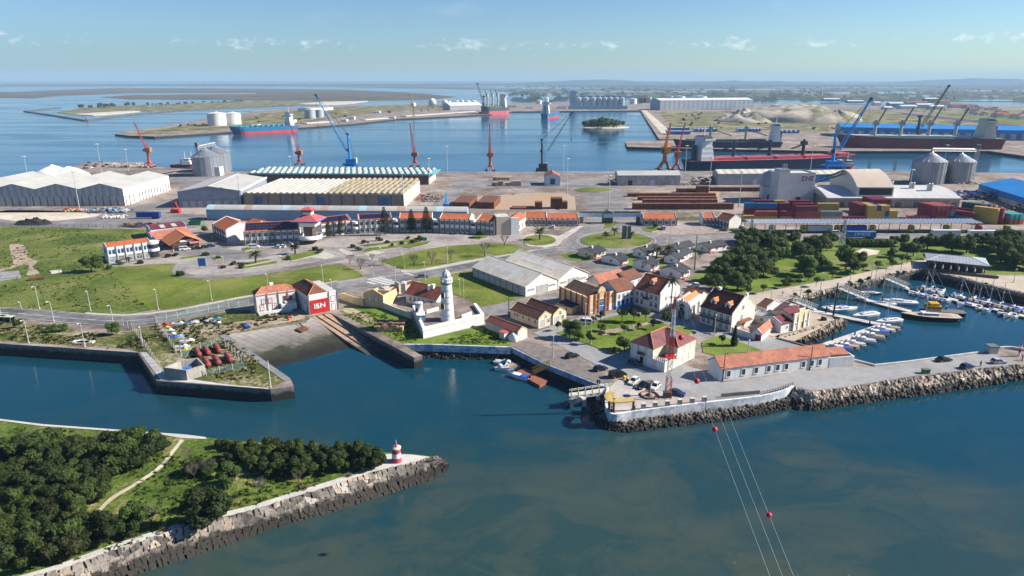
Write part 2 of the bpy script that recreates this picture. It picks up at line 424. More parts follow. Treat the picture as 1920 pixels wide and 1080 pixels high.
mb=MB();mb.prism([P(x,y,3.2)[:2]for x,y in island],-3,3.2,QWALL,ISLG)
struct('island_ground',mb)
pier2=[(1172,265),(1285,262),(1236,261),(1200,206),(1203,204),(1235,206),(1500,205),(1700,200),(2500,215),(2500,300),(1920,292),(1855,283),(1550,283),(1285,278),(1176,275)]
mb=MB();mb.prism([P(x,y,3)[:2]for x,y in pier2],-3,3,QWALL,CONC);struct('north_quay',mb)
penin=[(215,251),(240,245),(300,238),(380,224),(480,208),(620,199),(760,196),(955,194),(1060,192),(1200,195),(1420,196),(1560,196),(2600,205),(2600,212),(1700,204),(1240,206),(1203,207),(960,209),(920,214),(780,221),(752,222),(660,232),(575,238),(500,243),(430,247),(290,256),(240,254)]
mb=MB();mb.prism([P(x,y,2.5)[:2]for x,y in penin],-3,2.5,QWALL,CONC);struct('dock_ground',mb)
def flat(name,pts,z,mat,sm=2):
 if sm:pts=smooth_pts(pts,sm)
 mb=MB();mb.prism([P(x,y,z)[:2]for x,y in pts],-1,z,mat);return struct(name,mb)
flat('marsh_island',[(-300,186),(0,183),(65,184),(107,180),(250,174.5),(480,174),(480,176),(250,178),(187,182),(242,186),(400,186.5),(480,187),(655,189),(805,187),(857,181.5),(800,176),(740,172),(640,168),(480,166),(330,165.3),(215,165),(125,168),(35,172),(-300,176)],.6,MARSH,0)
flat('marsh_shore',[(107,210),(150,203),(200,199),(262,197),(400,192),(480,187.5),(560,189),(640,189),(655,193),(620,196),(480,199.5),(400,203),(330,206.5),(250,208.5),(170,213),(130,214)],.8,HEATH,0)
flat('sand_beach',[(135,214),(180,211),(245,207.5),(262,208.5),(230,212),(175,216)],.9,SAND,1)
flat('sand_spit',[(560,194.5),(600,191),(690,189),(690,190),(655,194),(600,197)],.9,SAND,0)
flat('far_marsh',[(-400,163.5),(0,163.5),(300,161.5),(560,162.5),(780,166),(905,168),(960,173),(1000,175),(1100,176),(1180,182),(1300,184),(1560,188),(2600,197),(2800,190),(2800,152),(-400,152)],.7,PLAIN,0)
for i,(x,y,a,b)in enumerate([(1010,165,120,1.4),(1200,172,160,1.6),(1460,182,70,1.3),(1390,168,130,1.2),(1640,174,140,1.5),(1850,188,60,1.4),(1760,180,120,1.3),(1580,164,150,1.0),(1880,170,100,1.2),(1120,179,60,1.2),(960,161,140,.8),(620,159.5,200,.6),(220,160,200,.6),(1320,160,150,.7),(1750,161.5,180,.8)]):
 pts=[(x+a*math.cos(q)*(1+.2*math.sin(3*q+i)),y+b*math.sin(q)*(1+.3*math.sin(2*q+i)))for q in[2*PI*k/18 for k in range(18)]]
 w=[P(px,py,1.2)for px,py in pts];mb=MB()
 mb.add(w,[fixw(w,f)for f in tessellate_polygon([w])],MATS.get('pond')or M('pond',(.10,.16,.2),rough=.12,spec=.6,sc=.01));MATS['pond']=MATS.get('pond')or mb.m[0]
 struct('salt_pond',mb)
def ridge(name,x0,x1,y,hmax,seed,mat):
 mb=MB();N=120;vs=[]
 for i in range(N+1):
  x=x0+(x1-x0)*i/N
  e=min(1,i/14,(N-i)/14)
  h=hmax*e*(.55+.75*noise.noise(Vector((x*.00045,seed,0)))+.25*noise.noise(Vector((x*.002,seed,3))))
  vs+=[(x,y-900,0),(x,y+300*math.sin(i),max(4,h)),(x,y+2500,0)]
 fs=[]
 for i in range(N):
  a=i*3;fs+=[(a,a+3,a+4,a+1),(a+1,a+4,a+5,a+2)]
 mb.add(vs,fs,mat,True);return struct(name,mb)
HILL=M('hill_forest',(.045,.06,.04),.3,.004)
ridge('hills',-2000,15000,13500,125,4.4,HILL)
ridge('hills',500,13000,9000,48,1.7,HILL)
ridge('hills',-9000,4000,11000,26,8.7,HILL)
mb=MB();mb.b2(-23000,23000,-250,19000,-4,215)
m=bpy.data.materials.new('haze');m.use_nodes=True;t=NT(m)
pv=t.n('ShaderNodeVolumePrincipled');pv.inputs['Color'].default_value=(.46,.70,.95,1);pv.inputs['Density'].default_value=HAZE_D
pv.inputs['Anisotropy'].default_value=.0
om=t.n('ShaderNodeOutputMaterial');t.l(pv.outputs[0],om.inputs['Volume'])
struct('haze',mb,m,'stuff')
GLASS=M('dark_glass',(.028,.036,.045),.3,.5,.12,0,.6)
PGLASS=M('pale_glass',(.16,.20,.24),.3,.5,.15,0,.6)
WHITE=M('white_paint',(.74,.73,.70),.06,.4,.6)
WALLW=M('white_render',(.70,.69,.65),.07,.25,.85,streak=.22)
WALLG=M('grey_render',(.47,.46,.43),.12,.25,.85,streak=.3)
WALLC=M('cream_render',(.66,.58,.44),.08,.25,.85,streak=.2)
WALLY=M('yellow_render',(.60,.45,.235),.10,.25,.85,streak=.25)
WALLP=M('peach_render',(.66,.47,.25),.08,.25,.85,streak=.15)
BEIGEC=M('beige_concrete',(.56,.47,.35),.08,.3,.9,streak=.15)
BRICK=M('red_brown_trim',(.30,.085,.045),.15,.5)
TILEO=M('orange_roof_tile',(.50,.135,.05),.2,.35,.85,col2=(.42,.125,.055),stripes=('X',1.1,.22))
TILEN=M('new_orange_tile',(.60,.20,.075),.12,.35,.85,stripes=('X',.8,.12))
TILEB=M('weathered_roof_tile',(.205,.080,.045),.22,.3,.9,col2=(.15,.075,.05),stripes=('X',.8,.2))
TILER=M('red_roof_tile',(.30,.085,.045),.25,.3,.9,col2=(.17,.07,.05),stripes=('X',.8,.18))
TILEY=M('red_roof_tile_side',(.30,.085,.045),.25,.3,.9,col2=(.17,.07,.05),stripes=('Y',.8,.18))
TILEBY=M('weathered_roof_tile_side',(.205,.080,.045),.22,.3,.9,col2=(.15,.075,.05),stripes=('Y',.8,.2))
TILEP=M('purple_red_tile',(.21,.078,.065),.22,.3,.9,col2=(.19,.085,.10),stripes=('Y',.8,.18))
TILES=M('salmon_roof_tile',(.44,.17,.105),.16,.3,.9,col2=(.33,.135,.09),stripes=('X',.9,.14))
SLATE=M('dark_roof_sheet',(.040,.040,.046),.25,.4,.7,stripes=('X',1.0,.25))
MAROON=M('maroon_sheet',(.17,.03,.04),.15,.4,.6,stripes=('X',1.0,.2))
PINKR=M('pink_red_roof',(.42,.10,.10),.12,.4,.7)
FIBRE=M('fibre_cement',(.46,.435,.38),.12,.12,.9,col2=(.38,.35,.30),stripes=('Y',1.6,.10))
FIBREX=M('fibre_cement_x',(.52,.50,.45),.12,.12,.9,col2=(.42,.40,.34),stripes=('X',1.6,.10))
STEELG=M('grey_sheet_metal',(.40,.42,.44),.10,.2,.5,.2,stripes=('X',1.2,.18))
BSHEET=M('blue_grey_sheet',(.20,.34,.46),.08,.1,.55,.1,stripes=('X',1.4,.12))
BLUE=M('blue_sheet',(.02,.22,.55),.10,.1,.5,.05,stripes=('X',1.6,.14))
BLUEP=M('blue_paint',(.035,.17,.45),.12,.4,.6)
LBLUE=M('light_blue_render',(.50,.60,.68),.08,.3,.8)
DKMET=M('dark_metal',(.05,.052,.055),.2,.5,.5,.4)
GREYM=M('galvanised_metal',(.42,.43,.44),.12,.5,.45,.6)
DKGREY=M('dark_grey_concrete',(.13,.125,.12),.15,.4,.9)
LCONC=M('light_concrete',(.50,.475,.43),.12,.3,.9,streak=.15)
REDP=M('red_paint',(.56,.022,.022),.10,.5,.55)
WOOD=M('wood',(.26,.14,.07),.2,.8,.85)
SOLAR=M('solar_cell',(.012,.016,.04),.2,.5,.2,0,.6)
RUSTM=M('rusty_steel',(.17,.065,.035),.25,.3,.9,col2=(.10,.045,.03))
YELLOW=M('yellow_paint',(.62,.40,.03),.1,.5,.6)
ORANGE=M('crane_orange',(.50,.155,.03),.14,.4,.6)
ORRED=M('crane_red',(.50,.085,.045),.14,.4,.6)
CRBLUE=M('crane_blue',(.02,.27,.62),.1,.4,.5)
BLACK=M('black_rubber',(.02,.02,.02),.2,.5,.8)
_win={}
def win_mesh(w,h,fm,gm,pr,bars):
 k=(round(w,2),round(h,2),fm.name,gm.name,pr,bars)
 if k in _win:return _win[k]
 f=MB();e=.13 if w>.7 else.08
 f.b2(-w/2-e,-w/2,-pr,.05,0,h,fm);f.b2(w/2,w/2+e,-pr,.05,0,h,fm)
 f.b2(-w/2-e,w/2+e,-pr,.05,h,h+e,fm);f.b2(-w/2-e-.05,w/2+e+.05,-pr-.06,.05,-e,0,fm)
 for i in range(1,bars+1):
  x=-w/2+w*i/(bars+1);f.b2(x-.035,x+.035,-pr*.7,.03,0,h,fm)
 if bars:f.b2(-w/2,w/2,-pr*.65,.03,h*.62,h*.62+.07,fm)
 g=MB();g.b2(-w/2,w/2,-.035,.04,0,h,gm)
 _win[k]=(f.mesh('frame'),g.mesh('pane'));return _win[k]
class Bld:
 """building on the ground line A-B of its front wall (photo survey), depth D metres or a surveyed back corner"""
 def __init__(s,name,label,A,B,D,eave=None,h=None,z=GZ,cat='building',group=None,at=None):
  a,b=(P(*A,z),P(*B,z))if at is None else at
  d=b-a;s.w=Vector((d.x,d.y)).length;s.rz=math.atan2(d.y,d.x)
  s.h=h if h is not None else ZT(a,eave)-z
  if isinstance(D,tuple):
   c=P(D[0],D[1],z+s.h if len(D)>2 else z)-b;s.d=abs(c.dot(Vector((-math.sin(s.rz),math.cos(s.rz),0))))
  else:s.d=D
  s.z=z
  s.root=thing(name,label,cat,a,s.rz,group);s.o=a
 def W(s,x,y,z=0):return Matrix.Rotation(s.rz,4,'Z')@Vector((x,y,z))+s.o
 def rise(s,py,x=None,y=None):
  """ridge rise above the eave from the photo row of the ridge at local x,y"""
  return max(.6,ZT(s.W(s.w if x is None else x,s.d/2 if y is None else y),py)-s.z-s.h)
 def loc(s,px,py,z=GZ):
  v=Matrix.Rotation(-s.rz,4,'Z')@(P(px,py,z)-s.o);return v.x,v.y
 def part(s,name,mb,mat=None):return obj(name,mb,mat,s.root)
 def wall(s,mat,plinth=None):
  mb=MB();s.wm=mat
  mb.b2(0,s.w,0,s.d,0,s.h,mat)
  if plinth:
   for q in((-.04,s.w+.04,-.04,.0),(-.04,s.w+.04,s.d,s.d+.04),(-.04,0,0,s.d),(s.w,s.w+.04,0,s.d)):mb.b2(*q,0,plinth[1],plinth[0])
  s.wmb=mb;s.wallo=None
 def done_wall(s):s.wallo=s.part('wall',s.wmb);return s.wallo
 def gable(s,mat,rise,axis='x',over=.35,x0=0,x1=None,y0=0,y1=None,z=None,coping=None,th=.18,name='roof',par=0,wall=True):
  """ridge along x or y; gable triangles join the wall mesh; par: gable walls stand proud of the roof"""
  x1=s.w if x1 is None else x1;y1=s.d if y1 is None else y1;z=s.h if z is None else z
  mb=MB();W=s.wmb if wall else mb;wm=s.wm
  if axis=='x':
   ym=(y0+y1)/2;sl=rise/(ym-y0);o=over
   for sg,ye in((-1,y0-o),(1,y1+o)):
    zl=z-sl*o
    a,b,c,d=(x0-(0 if par else o),ye,zl),(x1+(0 if par else o),ye,zl),(x1+(0 if par else o),ym,z+rise),(x0-(0 if par else o),ym,z+rise)
    if sg>0:a,b,c,d=b,a,d,c
    slab(mb,a,b,c,d,th,mat)
   for x in(x0,x1):
    pts=[(x,y0,z),(x,y1,z),(x,ym,z+rise-.02)]
    tri_prism(W,pts,.2 if x==x0 else-.2,wm,'x',(par+.28)if par else 0)
   mb.tube((x0-o*(not par),ym,z+rise+th*.7),(x1+o*(not par),ym,z+rise+th*.7),.16,.16,5,coping or mat)
  else:
   xm=(x0+x1)/2;sl=rise/(xm-x0);o=over
   for sg,xe in((-1,x0-o),(1,x1+o)):
    zl=z-sl*o;f=0 if par else o
    a,b,c,d=(xe,y1+f,zl),(xe,y0-f,zl),(xm,y0-f,z+rise),(xm,y1+f,z+rise)
    if sg>0:a,b,c,d=b,a,d,c
    slab(mb,a,b,c,d,th,mat)
   for y in(y0,y1):
    pts=[(x0,y,z),(x1,y,z),(xm,y,z+rise-.02)]
    tri_prism(W,pts,.2 if y==y0 else-.2,wm,'y',(par+.28)if par else 0)
   mb.tube((xm,y0-o*(not par),z+rise+th*.7),(xm,y1+o*(not par),z+rise+th*.7),.16,.16,5,coping or mat)
  return s.part(name,mb)
 def hip(s,mat,rise,over=.4,run=None,x0=0,x1=None,y0=0,y1=None,z=None,cap=None,th=.18,name='roof',maty=None):
  x1=s.w if x1 is None else x1;y1=s.d if y1 is None else y1;z=s.h if z is None else z
  X0,X1,Y0,Y1=x0-over,x1+over,y0-over,y1+over
  mb=MB();my=maty or mat
  if X1-X0>=Y1-Y0:
   r=run if run is not None else(Y1-Y0)/2;ym=(Y0+Y1)/2
   p,q=(X0+r,ym,z+rise),(X1-r,ym,z+rise)
   F=[((X0,Y0,z),(X1,Y0,z),q,p),((X1,Y1,z),(X0,Y1,z),p,q)];T=[((X0,Y1,z),(X0,Y0,z),p),((X1,Y0,z),(X1,Y1,z),q)]
  else:
   r=run if run is not None else(X1-X0)/2;xm=(X0+X1)/2
   p,q=(xm,Y0+r,z+rise),(xm,Y1-r,z+rise)
   T=[((X0,Y0,z),(X1,Y0,z),p),((X1,Y1,z),(X0,Y1,z),q)];F=[((X0,Y1,z),(X0,Y0,z),p,q),((X1,Y0,z),(X1,Y1,z),q,p)]
  for i,f in enumerate(F):mb.face(f,mat if X1-X0>=Y1-Y0 else my)
  for f in T:mb.face(f,my if X1-X0>=Y1-Y0 else mat)
  cs=[(X0,Y0,z),(X1,Y0,z),(X1,Y1,z),(X0,Y1,z)]
  for a,b in zip(cs,cs[1:]+cs[:1]):mb.face([(a[0],a[1],z-.2),(b[0],b[1],z-.2),b,a],cap or mat)
  mb.face([(c[0],c[1],z-.2)for c in cs[::-1]],s.wm)
  for c in cs:
   e=min((p,q),key=lambda u:(u[0]-c[0])**2+(u[1]-c[1])**2);mb.tube(c,e,.13,.13,4,cap or mat)
  mb.tube(p,q,.14,.14,4,cap or mat)
  return s.part(name,mb)
 def flat(s,mat,par=.5,wmat=None):
  mb=MB();mb.b2(.2,s.w-.2,.2,s.d-.2,s.h-.02,s.h+.05,mat);r=s.part('roof',mb)
  if par:
   w=wmat or s.wm;h=s.h
   for q in((0,s.w,0,.2),(0,s.w,s.d-.2,s.d),(0,.2,.2,s.d-.2),(s.w-.2,s.w,.2,s.d-.2)):s.wmb.b2(*q,h+.001,h+par,w)
  return r
 def put(s,me,name,face,u,z,par=None):
  e=.0
  loc,r={'f':((u,-e,z),0),'r':((s.w+e,u,z),PI/2),'l':((-e,u,z),-PI/2),'b':((u,s.d+e,z),PI)}[face]
  return obj(name,me,None,par or s.root,loc,r)
 def win(s,face,us,z,w=1.1,h=1.5,fm=None,gm=None,bars=1,pr=.1,sub=True,name='window'):
  f,g=win_mesh(w,h,fm or WHITE,gm or GLASS,pr,bars)
  for u in us:
   o=s.put(g,name,face,u,z)
   if sub:obj('frame',f,None,o)
   else:pass
 def row(s,face,n,m0=1.5,m1=None):
  L=s.w if face in 'fb' else s.d;m1=m0 if m1 is None else m1
  return[m0+(L-m0-m1)*i/max(1,n-1)for i in range(n)]if n>1 else[L/2]
 def door(s,face,u,w=1.2,h=2.2,fm=None,gm=None,z=.02,name='door',bars=0):
  s.win(face,[u],z,w,h,fm,gm or WOOD,bars,.1,True,name)
 def chimney(s,x,y,z0,h,w=.8,mat=None):
  mb=MB();mb.b2(x-w/2,x+w/2,y-w/2,y+w/2,z0,z0+h,mat or WHITE);mb.b2(x-w/2-.1,x+w/2+.1,y-w/2-.1,y+w/2+.1,z0+h,z0+h+.15,mat or WHITE)
  s.part('chimney',mb)
def slab(mb,a,b,c,d,th,m):
 a,b,c,d=map(Vector,(a,b,c,d));n=(b-a).cross(d-a).normalized()*th
 if n.z<0:n=-n
 lo=[a,b,c,d];hi=[p+n for p in lo]
 mb.add(lo+hi,[(4,5,6,7),(3,2,1,0),(0,1,5,4),(1,2,6,5),(2,3,7,6),(3,0,4,7)],m)
def tri_prism(mb,pts,off,m,ax,lift=0):
 o=Vector((off,0,0))if ax=='x' else Vector((0,off,0))
 a,b,c=(Vector(p)for p in pts);up=Vector((0,0,lift))
 lo=[a,b,b+up,c+up,a+up];hi=[p+o for p in lo]
 if lift==0:lo=[a,b,c];hi=[p+o for p in lo]
 n=len(lo)
 mb.add(lo+hi,[tuple(range(n)),tuple(range(2*n-1,n-1,-1))]+[(i,(i+1)%n,n+(i+1)%n,n+i)for i in range(n)],m)
def post_thing(name,label,cat,px,py,top,r=.12,mat=None,z=GZ,group=None):
 p=P(px,py,z);h=ZT(p,top)-z
 mb=MB();mb.tube((0,0,0),(0,0,h),r,r*.6,6,mat or GREYM)
 o=obj(name,mb,None,None,p);tag(o,label,cat,group);return o,h
_lamp={}
def lamp(px,py,top,label,arm=0,az=0,z=GZ,mast=False,group='street lamps'):
 p=P(px,py,z);h=round(ZT(p,top)-z,1)
 r=thing('floodlight_mast' if mast else 'street_lamp',label,'floodlight' if mast else 'street lamp',p,az,group)
 mb=MB();mb.tube((0,0,0),(0,0,h),.16 if not mast else.3,.09 if not mast else.16,6,LAMPM)
 mb.b2(-.25,.25,-.25,.25,0,.25,LCONC)
 obj('pole',mb,None,r)
 hb=MB()
 if mast:
  hb.lathe([(.9,h-.3),(1.0,h),(.7,h+.25)],10,LAMPM)
  for k in range(6):hb.box((1.15*math.cos(k*PI/3),1.15*math.sin(k*PI/3),h-.1),(.7,.5,.35),LAMPH,k*PI/3)
 else:
  hb.tube((0,0,h-.05),(0,-.9 if arm else-.25,h+.1),.06,.05,5,LAMPM);hb.box((0,-1.1 if arm else-.4,h+.12),(.32,.75,.16),LAMPH)
 obj('lamp_head',hb,None,r);return r
LAMPM=M('lamp_post_paint',(.46,.46,.44),.08,.5,.5,.3)
LAMPH=M('lamp_housing',(.62,.62,.60),.05,.5,.4)
GLY={'I':["111","010","010","010","111"],'i':["1","1","1","1","1"],'S':["111","100","111","001","111"],'N':["10001","11001","10101","10011","10001"],'C':["111","100","100","100","111"],'E':["111","100","110","100","111"],'D':["110","101","101","101","110"],'A':["111","101","111","101","101"],'R':["110","101","110","101","101"],'O':["111","101","101","101","111"],'3':["111","001","111","001","111"],'4':["101","101","111","001","001"],'F':["111","100","110","100","100"],'G':["111","100","101","101","111"],' ':["0","0","0","0","0"]}
def letters(txt,hgt,mat,th=.04):
 """block letters on the -Y face, baseline at z 0, centred on x 0"""
 mb=MB();u=hgt/5;x=0;cells=[]
 for ch in txt:
  g=GLY[ch]
  for r,row in enumerate(g):
   for c,v in enumerate(row):
    if v=='1':cells.append((x+c,4-r))
  x+=len(g[0])+1
 W=(x-1)*u
 for cx,cz in cells:mb.b2(cx*u-W/2,cx*u-W/2+u,-th,0,cz*u,cz*u+u,mat)
 return mb
def carbody(L,W,H,kind):
 """side profile (x forward) with sloping glass; returns dict of MBs"""
 hw=W/2;b=MB();g=MB()
 lo=.28;belt=H*.60
 if kind=='van':lowp=[(-L/2,.4),(-L/2,belt),(L/2-.9,belt),(L/2-.08,belt*.72),(L/2,.42)];top=[(-L/2+.06,H),(L/2-1.75,H),(L/2-.95,belt)];tail=(-L/2,belt)
 elif kind=='sedan':lowp=[(-L/2,.42),(-L/2+.05,belt*.98),(L/2-1.2,belt),(L/2-.1,belt*.78),(L/2,.42)];top=[(-L/2+1.25,H),(L/2-2.15,H),(L/2-1.25,belt)];tail=(-L/2+.45,belt)
 else:lowp=[(-L/2,.42),(-L/2+.03,belt),(L/2-1.1,belt),(L/2-.1,belt*.76),(L/2,.42)];top=[(-L/2+.55,H),(L/2-2.0,H),(L/2-1.1,belt)];tail=(-L/2+.08,belt)
 prof=[(-L/2+.1,lo)]+lowp+[(L/2-.1,lo)]
 n=len(prof);tum=.06
 Lf=[(x,-hw*(1-tum*(z>belt*.7)),z)for x,z in prof];Rt=[(x,-y,z)for x,y,z in Lf]
 b.add(Lf+Rt,[tuple(range(n-1,-1,-1)),tuple(range(n,2*n))]+[(i,(i+1)%n,n+(i+1)%n,n+i)for i in range(n)])
 (xr,zr),(xf,_),(xw,zw)=top;yr=hw*.78;yb=hw*.93
 cab=[(tail[0],zw),(xr,H-.04),(xf,H-.04),(xw,zw)]
 A=[(cab[0][0],-yb,cab[0][1]),(cab[1][0],-yr,cab[1][1]),(cab[2][0],-yr,cab[2][1]),(cab[3][0],-yb,cab[3][1])]
 B=[(x,-y,z)for x,y,z in A]
 g.add(A+B,[(3,2,1,0),(4,5,6,7),(0,1,5,4),(1,2,6,5),(2,3,7,6)])
 b.b2(xr-.02,xf+.02,-yr-.01,yr+.01,H-.05,H)
 for sg in(-1,1):
  for u,v in((0,1),(3,2)):
   pa,pb=A[u],A[v];b.tube((pa[0],sg*yb*1.005,pa[2]),(pb[0],sg*yr*1.01,pb[2]),.06,.05,4)
  xm=(xr+xf)/2;b.tube((xm,sg*yb*1.01,zw),(xm,sg*yr*1.015,H-.03),.05,.05,4)
 wh=MB();wh.tube((0,-.1,0),(0,.1,0),.32,.32,12,BLACK);wh.tube((0,-.115,0),(0,.115,0),.19,.19,8,GREYM)
 lt=MB();lt.b2(-.04,.04,-.18,.18,-.08,.08)
 return b,g,wh,lt
PAINT={}
def paint(name,c,rough=.3):
 if name not in PAINT:PAINT[name]=M('car_paint_'+name,c,.03,.5,rough,.1,.5)
 return PAINT[name]
paint('base',(.5,.5,.5))
CGLASS=M('car_glass',(.015,.018,.022),.2,.5,.06,0,.6)
LIGHTM=M('clear_lens',(.6,.6,.58),.05,.5,.2);TAILM=M('red_lens',(.35,.01,.01),.05,.5,.25)
CAR={}
def car_proto(kind):
 dims={'hatch':(4.0,1.74,1.48),'sedan':(4.5,1.78,1.44),'van':(4.9,1.9,1.95)}[kind]
 L,W,H=dims;b,g,wh,lt=carbody(L,W,H,kind)
 r=thing('parked_car','x','car')
 obj('body',b,PAINT['base'],r);obj('windows',g,CGLASS,r)
 wm=wh.mesh('wheel');lm=lt.mesh('headlight');lm.materials.append(LIGHTM);tm=lt.mesh('tail_light');tm.materials.append(TAILM)
 for sx in(-1,1):
  for sy in(-1,1):
   obj('wheel',wm,None,r,(sx*L*.31,sy*(W/2-.09),.32))
   obj('headlight' if sx>0 else 'tail_light',lm if sx>0 else tm,None,r,(sx*(L/2-.03 if sx>0 else L/2-.01),sy*W*.34,.68))
 CAR[kind]=r;CAR[kind+'_used']=False
for k in('hatch','sedan','van'):car_proto(k)
CARS=[]
def car(px,py,az,kind,color,label,z=GZ,group='parked cars',sc=1):
 """az: heading in degrees (0 = photo right)"""
 p=P(px,py,z+.03);r=dup(CAR[kind],p,R(az),label,group,sc,{PAINT['base']:color});CARS.append(r);return r
def drop_protos():
 for k in('hatch','sedan','van'):
  r=CAR[k]
  for o in list(r.children):bpy.data.objects.remove(o)
  bpy.data.objects.remove(r)
def hull(mb,L,B,H,mside,mdeck,draft=.3,mboot=None,boot=None,n=14,bow=.35,stern=.75,sheer=.12,flare=.8,keelrise=.5,bulwark=0):
 """lofted hull, x forward, waterline z=0, deck at H"""
 T=[i/n for i in range(n+1)];lev=[-draft]+([boot]if boot is not None else[])+[H*.55 if boot is None else(boot+H)/2,H]
 rings=[]
 for t_ in T:
  f=1.0
  if t_>1-bow:u=(t_-(1-bow))/bow;f=max(0.0,1-u**2.2)
  if t_<.15:f=stern+(1-stern)*(t_/.15)**.7
  zs=H*(1+sheer*max(0,(t_-.6)/.4)**2)
  ring=[]
  for k,z in enumerate(lev):
   q=k/(len(lev)-1);wz=f**(1+(1-q)*keelrise)*(flare+(1-flare)*q);zz=z if k<len(lev)-1 else zs
   rake=L*.06*q*(t_**6)-L*.02*(1-q)*(1-t_)**4*-1
   ring.append((-L/2+L*t_*.95+rake,B/2*wz,zz))
  rings.append(ring)
 K=len(lev)
 for sgn in(1,-1):
  for i in range(n):
   for k in range(K-1):
    a,b,c,d=rings[i][k],rings[i+1][k],rings[i+1][k+1],rings[i][k+1]
    q=[(x,sgn*y,z)for x,y,z in(a,b,c,d)]
    if sgn>0:q=q[::-1]
    mt=mboot if(mboot and boot is not None and k==0)else mside
    mb.face(q,mt,True)
 tr=rings[0];mb.face([(x,y,z)for x,y,z in tr]+[(x,-y,z)for x,y,z in tr[::-1]],mside)
 for i in range(n):
  a,b=rings[i][-1],rings[i+1][-1];dz=-bulwark
  mb.face([(a[0],-a[1],a[2]+dz),(b[0],-b[1],b[2]+dz),(b[0],b[1],b[2]+dz),(a[0],a[1],a[2]+dz)],mdeck)
b=Bld('boathouse','white boathouse hall with red ISN gate at the head of the rail ramp',(580.6,590),(634,579.5),(538,536,1),eave=555.5,group='boathouse')
b.wall(WALLW);hw_=b.w*.70;ht=b.h
b.hip(TILEB,2.5,.15,x1=hw_,cap=TILEN,maty=TILEBY,y0=.2)
mb=MB();mb.b2(hw_+.1,b.w-.15,.1,b.d-.1,ht,ht+.1,LCONC);b.part('flat_roof',mb)
for x in(.0,hw_,b.w):b.wmb.b2(x-.22,x+.22,-.14,.0,0,ht+.5,DKGREY)
b.wmb.b2(0,b.w,-.08,0,ht-.1,ht+.35,WHITE);b.done_wall()
g=MB();gx0,gx1,gh=.45,hw_-.3,ht*.74
for i in range(24):
 x=gx0+(gx1-gx0)*i/24;g.b2(x,x+(gx1-gx0)/24-.05,-.16 if i%2 else-.11,.02,.05,gh,REDP)
gate=b.part('gate',g)
for ch,dx in(('i',-.33),('S',-.13),('N',.22)):obj('letter',letters(ch,gh*.36,WHITE,.05),None,gate,((gx0+gx1)/2+dx*gh*1.05,-.165,gh*.36))
b.win('f',[(hw_+b.w)/2],ht*.5,1.3,1.9,PINKR,WHITE,0);b.door('f',(hw_+b.w)/2,1.1,2.4,PINKR,WHITE)
b.win('l',b.row('l',4,1.5,b.d*.45),ht*.45,1.0,2.2,LBLUE,PGLASS);b.win('l',[1.6],.6,1.0,1.8,PINKR,PGLASS)
b=Bld('boathouse_wing','white two storey wing with orange hip roof beside the boathouse hall',(482,588),(556,577),(469,581),eave=554.5,cat='building')
b.wall(WALLW);b.hip(TILES,2.0,.2,cap=TILEN,maty=TILEBY)
for x in(0,b.w*.28,b.w*.56,b.w*.80):b.wmb.b2(x-.2,x+.2,-.16,0,0,b.h+.4,DKGREY)
b.wmb.b2(0,b.w,-.1,0,b.h*.98,b.h+.25,WHITE);b.done_wall()
b.win('f',[b.w*.19,b.w*.36],b.h*.5,1.1,1.6,PINKR,WHITE);b.win('f',[b.w*.73,b.w*.87],b.h*.52,1.0,1.5,PINKR,GLASS)
b.win('f',[b.w*.14,b.w*.45],.9,1.1,1.8,PINKR,WHITE);b.win('l',b.row('l',3),b.h*.5,.9,1.5,LBLUE,PGLASS);b.chimney(b.w*.46,b.d*.6,b.h+1.2,1.5,1.1)
mb=MB();mb.b2(.2,b.w*.85,-3.4,-.17,0,.5,LCONC);mb.b2(.2,b.w*.62,-3.4,-3.1,.5,1.4,WALLW);mb.b2(b.w*.6,b.w-.3,-2.6,-.2,.5,b.h*.42,WALLW);mb.b2(b.w*.7,b.w-.3,-2.3,-.2,b.h*.42,b.h*.5,LCONC)
b.part('terrace',mb)
b=Bld('ruined_house','roofless yellow ruin with blocked windows in its gable',(682.5,573.5),(719.5,578.5),9.0,eave=549.5,cat='ruin')
mb=MB();h=b.h;th=.45;w_,d_=b.w,b.d
mb.add([(0,0,0),(w_,0,0),(w_,0,h),(w_/2,0,h+1.9),(0,0,h),(0,th,0),(w_,th,0),(w_,th,h),(w_/2,th,h+1.9),(0,th,h)],[(0,1,2,3,4),(9,8,7,6,5),(1,6,7,2),(5,0,4,9),(4,3,8,9),(3,2,7,8)],WALLY)
mb.b2(w_-th,w_,th,d_,0,h,WALLY);mb.b2(0,th,th,d_,0,h*.9,WALLY)
mb.b2(0,w_,d_,d_+th,0,h*.75,BEIGEC);mb.b2(th,w_-th,th,d_,.06,.1,DIRT)
b.part('wall',mb);b.win('f',[w_*.32,w_*.66],h*.48,1.1,1.4,WALLY,LBLUE,0)
mb=MB();pts=[P(641,562),P(660,568),P(682,574)];polyline_wall(mb,pts,ZT(pts[0],549)-GZ,.4,WALLY)
mb.prism([P(641,562)[:2],P(641,560)[:2],P(649,560)[:2],P(650,563)[:2]],GZ,ZT(pts[0],551),WALLY)
tag(obj('ruined_wall',mb),'long yellow ruined garden wall left of the roofless gable','wall')
b=Bld('ruined_outbuilding','peeling roofless outbuilding with red shuttered openings behind the yellow ruin',(722,557),(752,551),4,eave=541,cat='ruin')
mb=MB();mb.b2(0,b.w,0,.4,0,b.h,BEIGEC);mb.b2(0,.4,.4,4,0,b.h,BEIGEC);mb.b2(b.w-.4,b.w,.4,4,0,b.h+.8,BEIGEC);mb.b2(0,b.w,4,4.4,0,b.h*.8,BEIGEC);mb.b2(.4,b.w-.4,.4,4,.5,.6,DIRT)
b.part('wall',mb);b.win('f',b.row('f',3,1.2),b.h*.3,.9,1.5,WALLW,REDP,0)
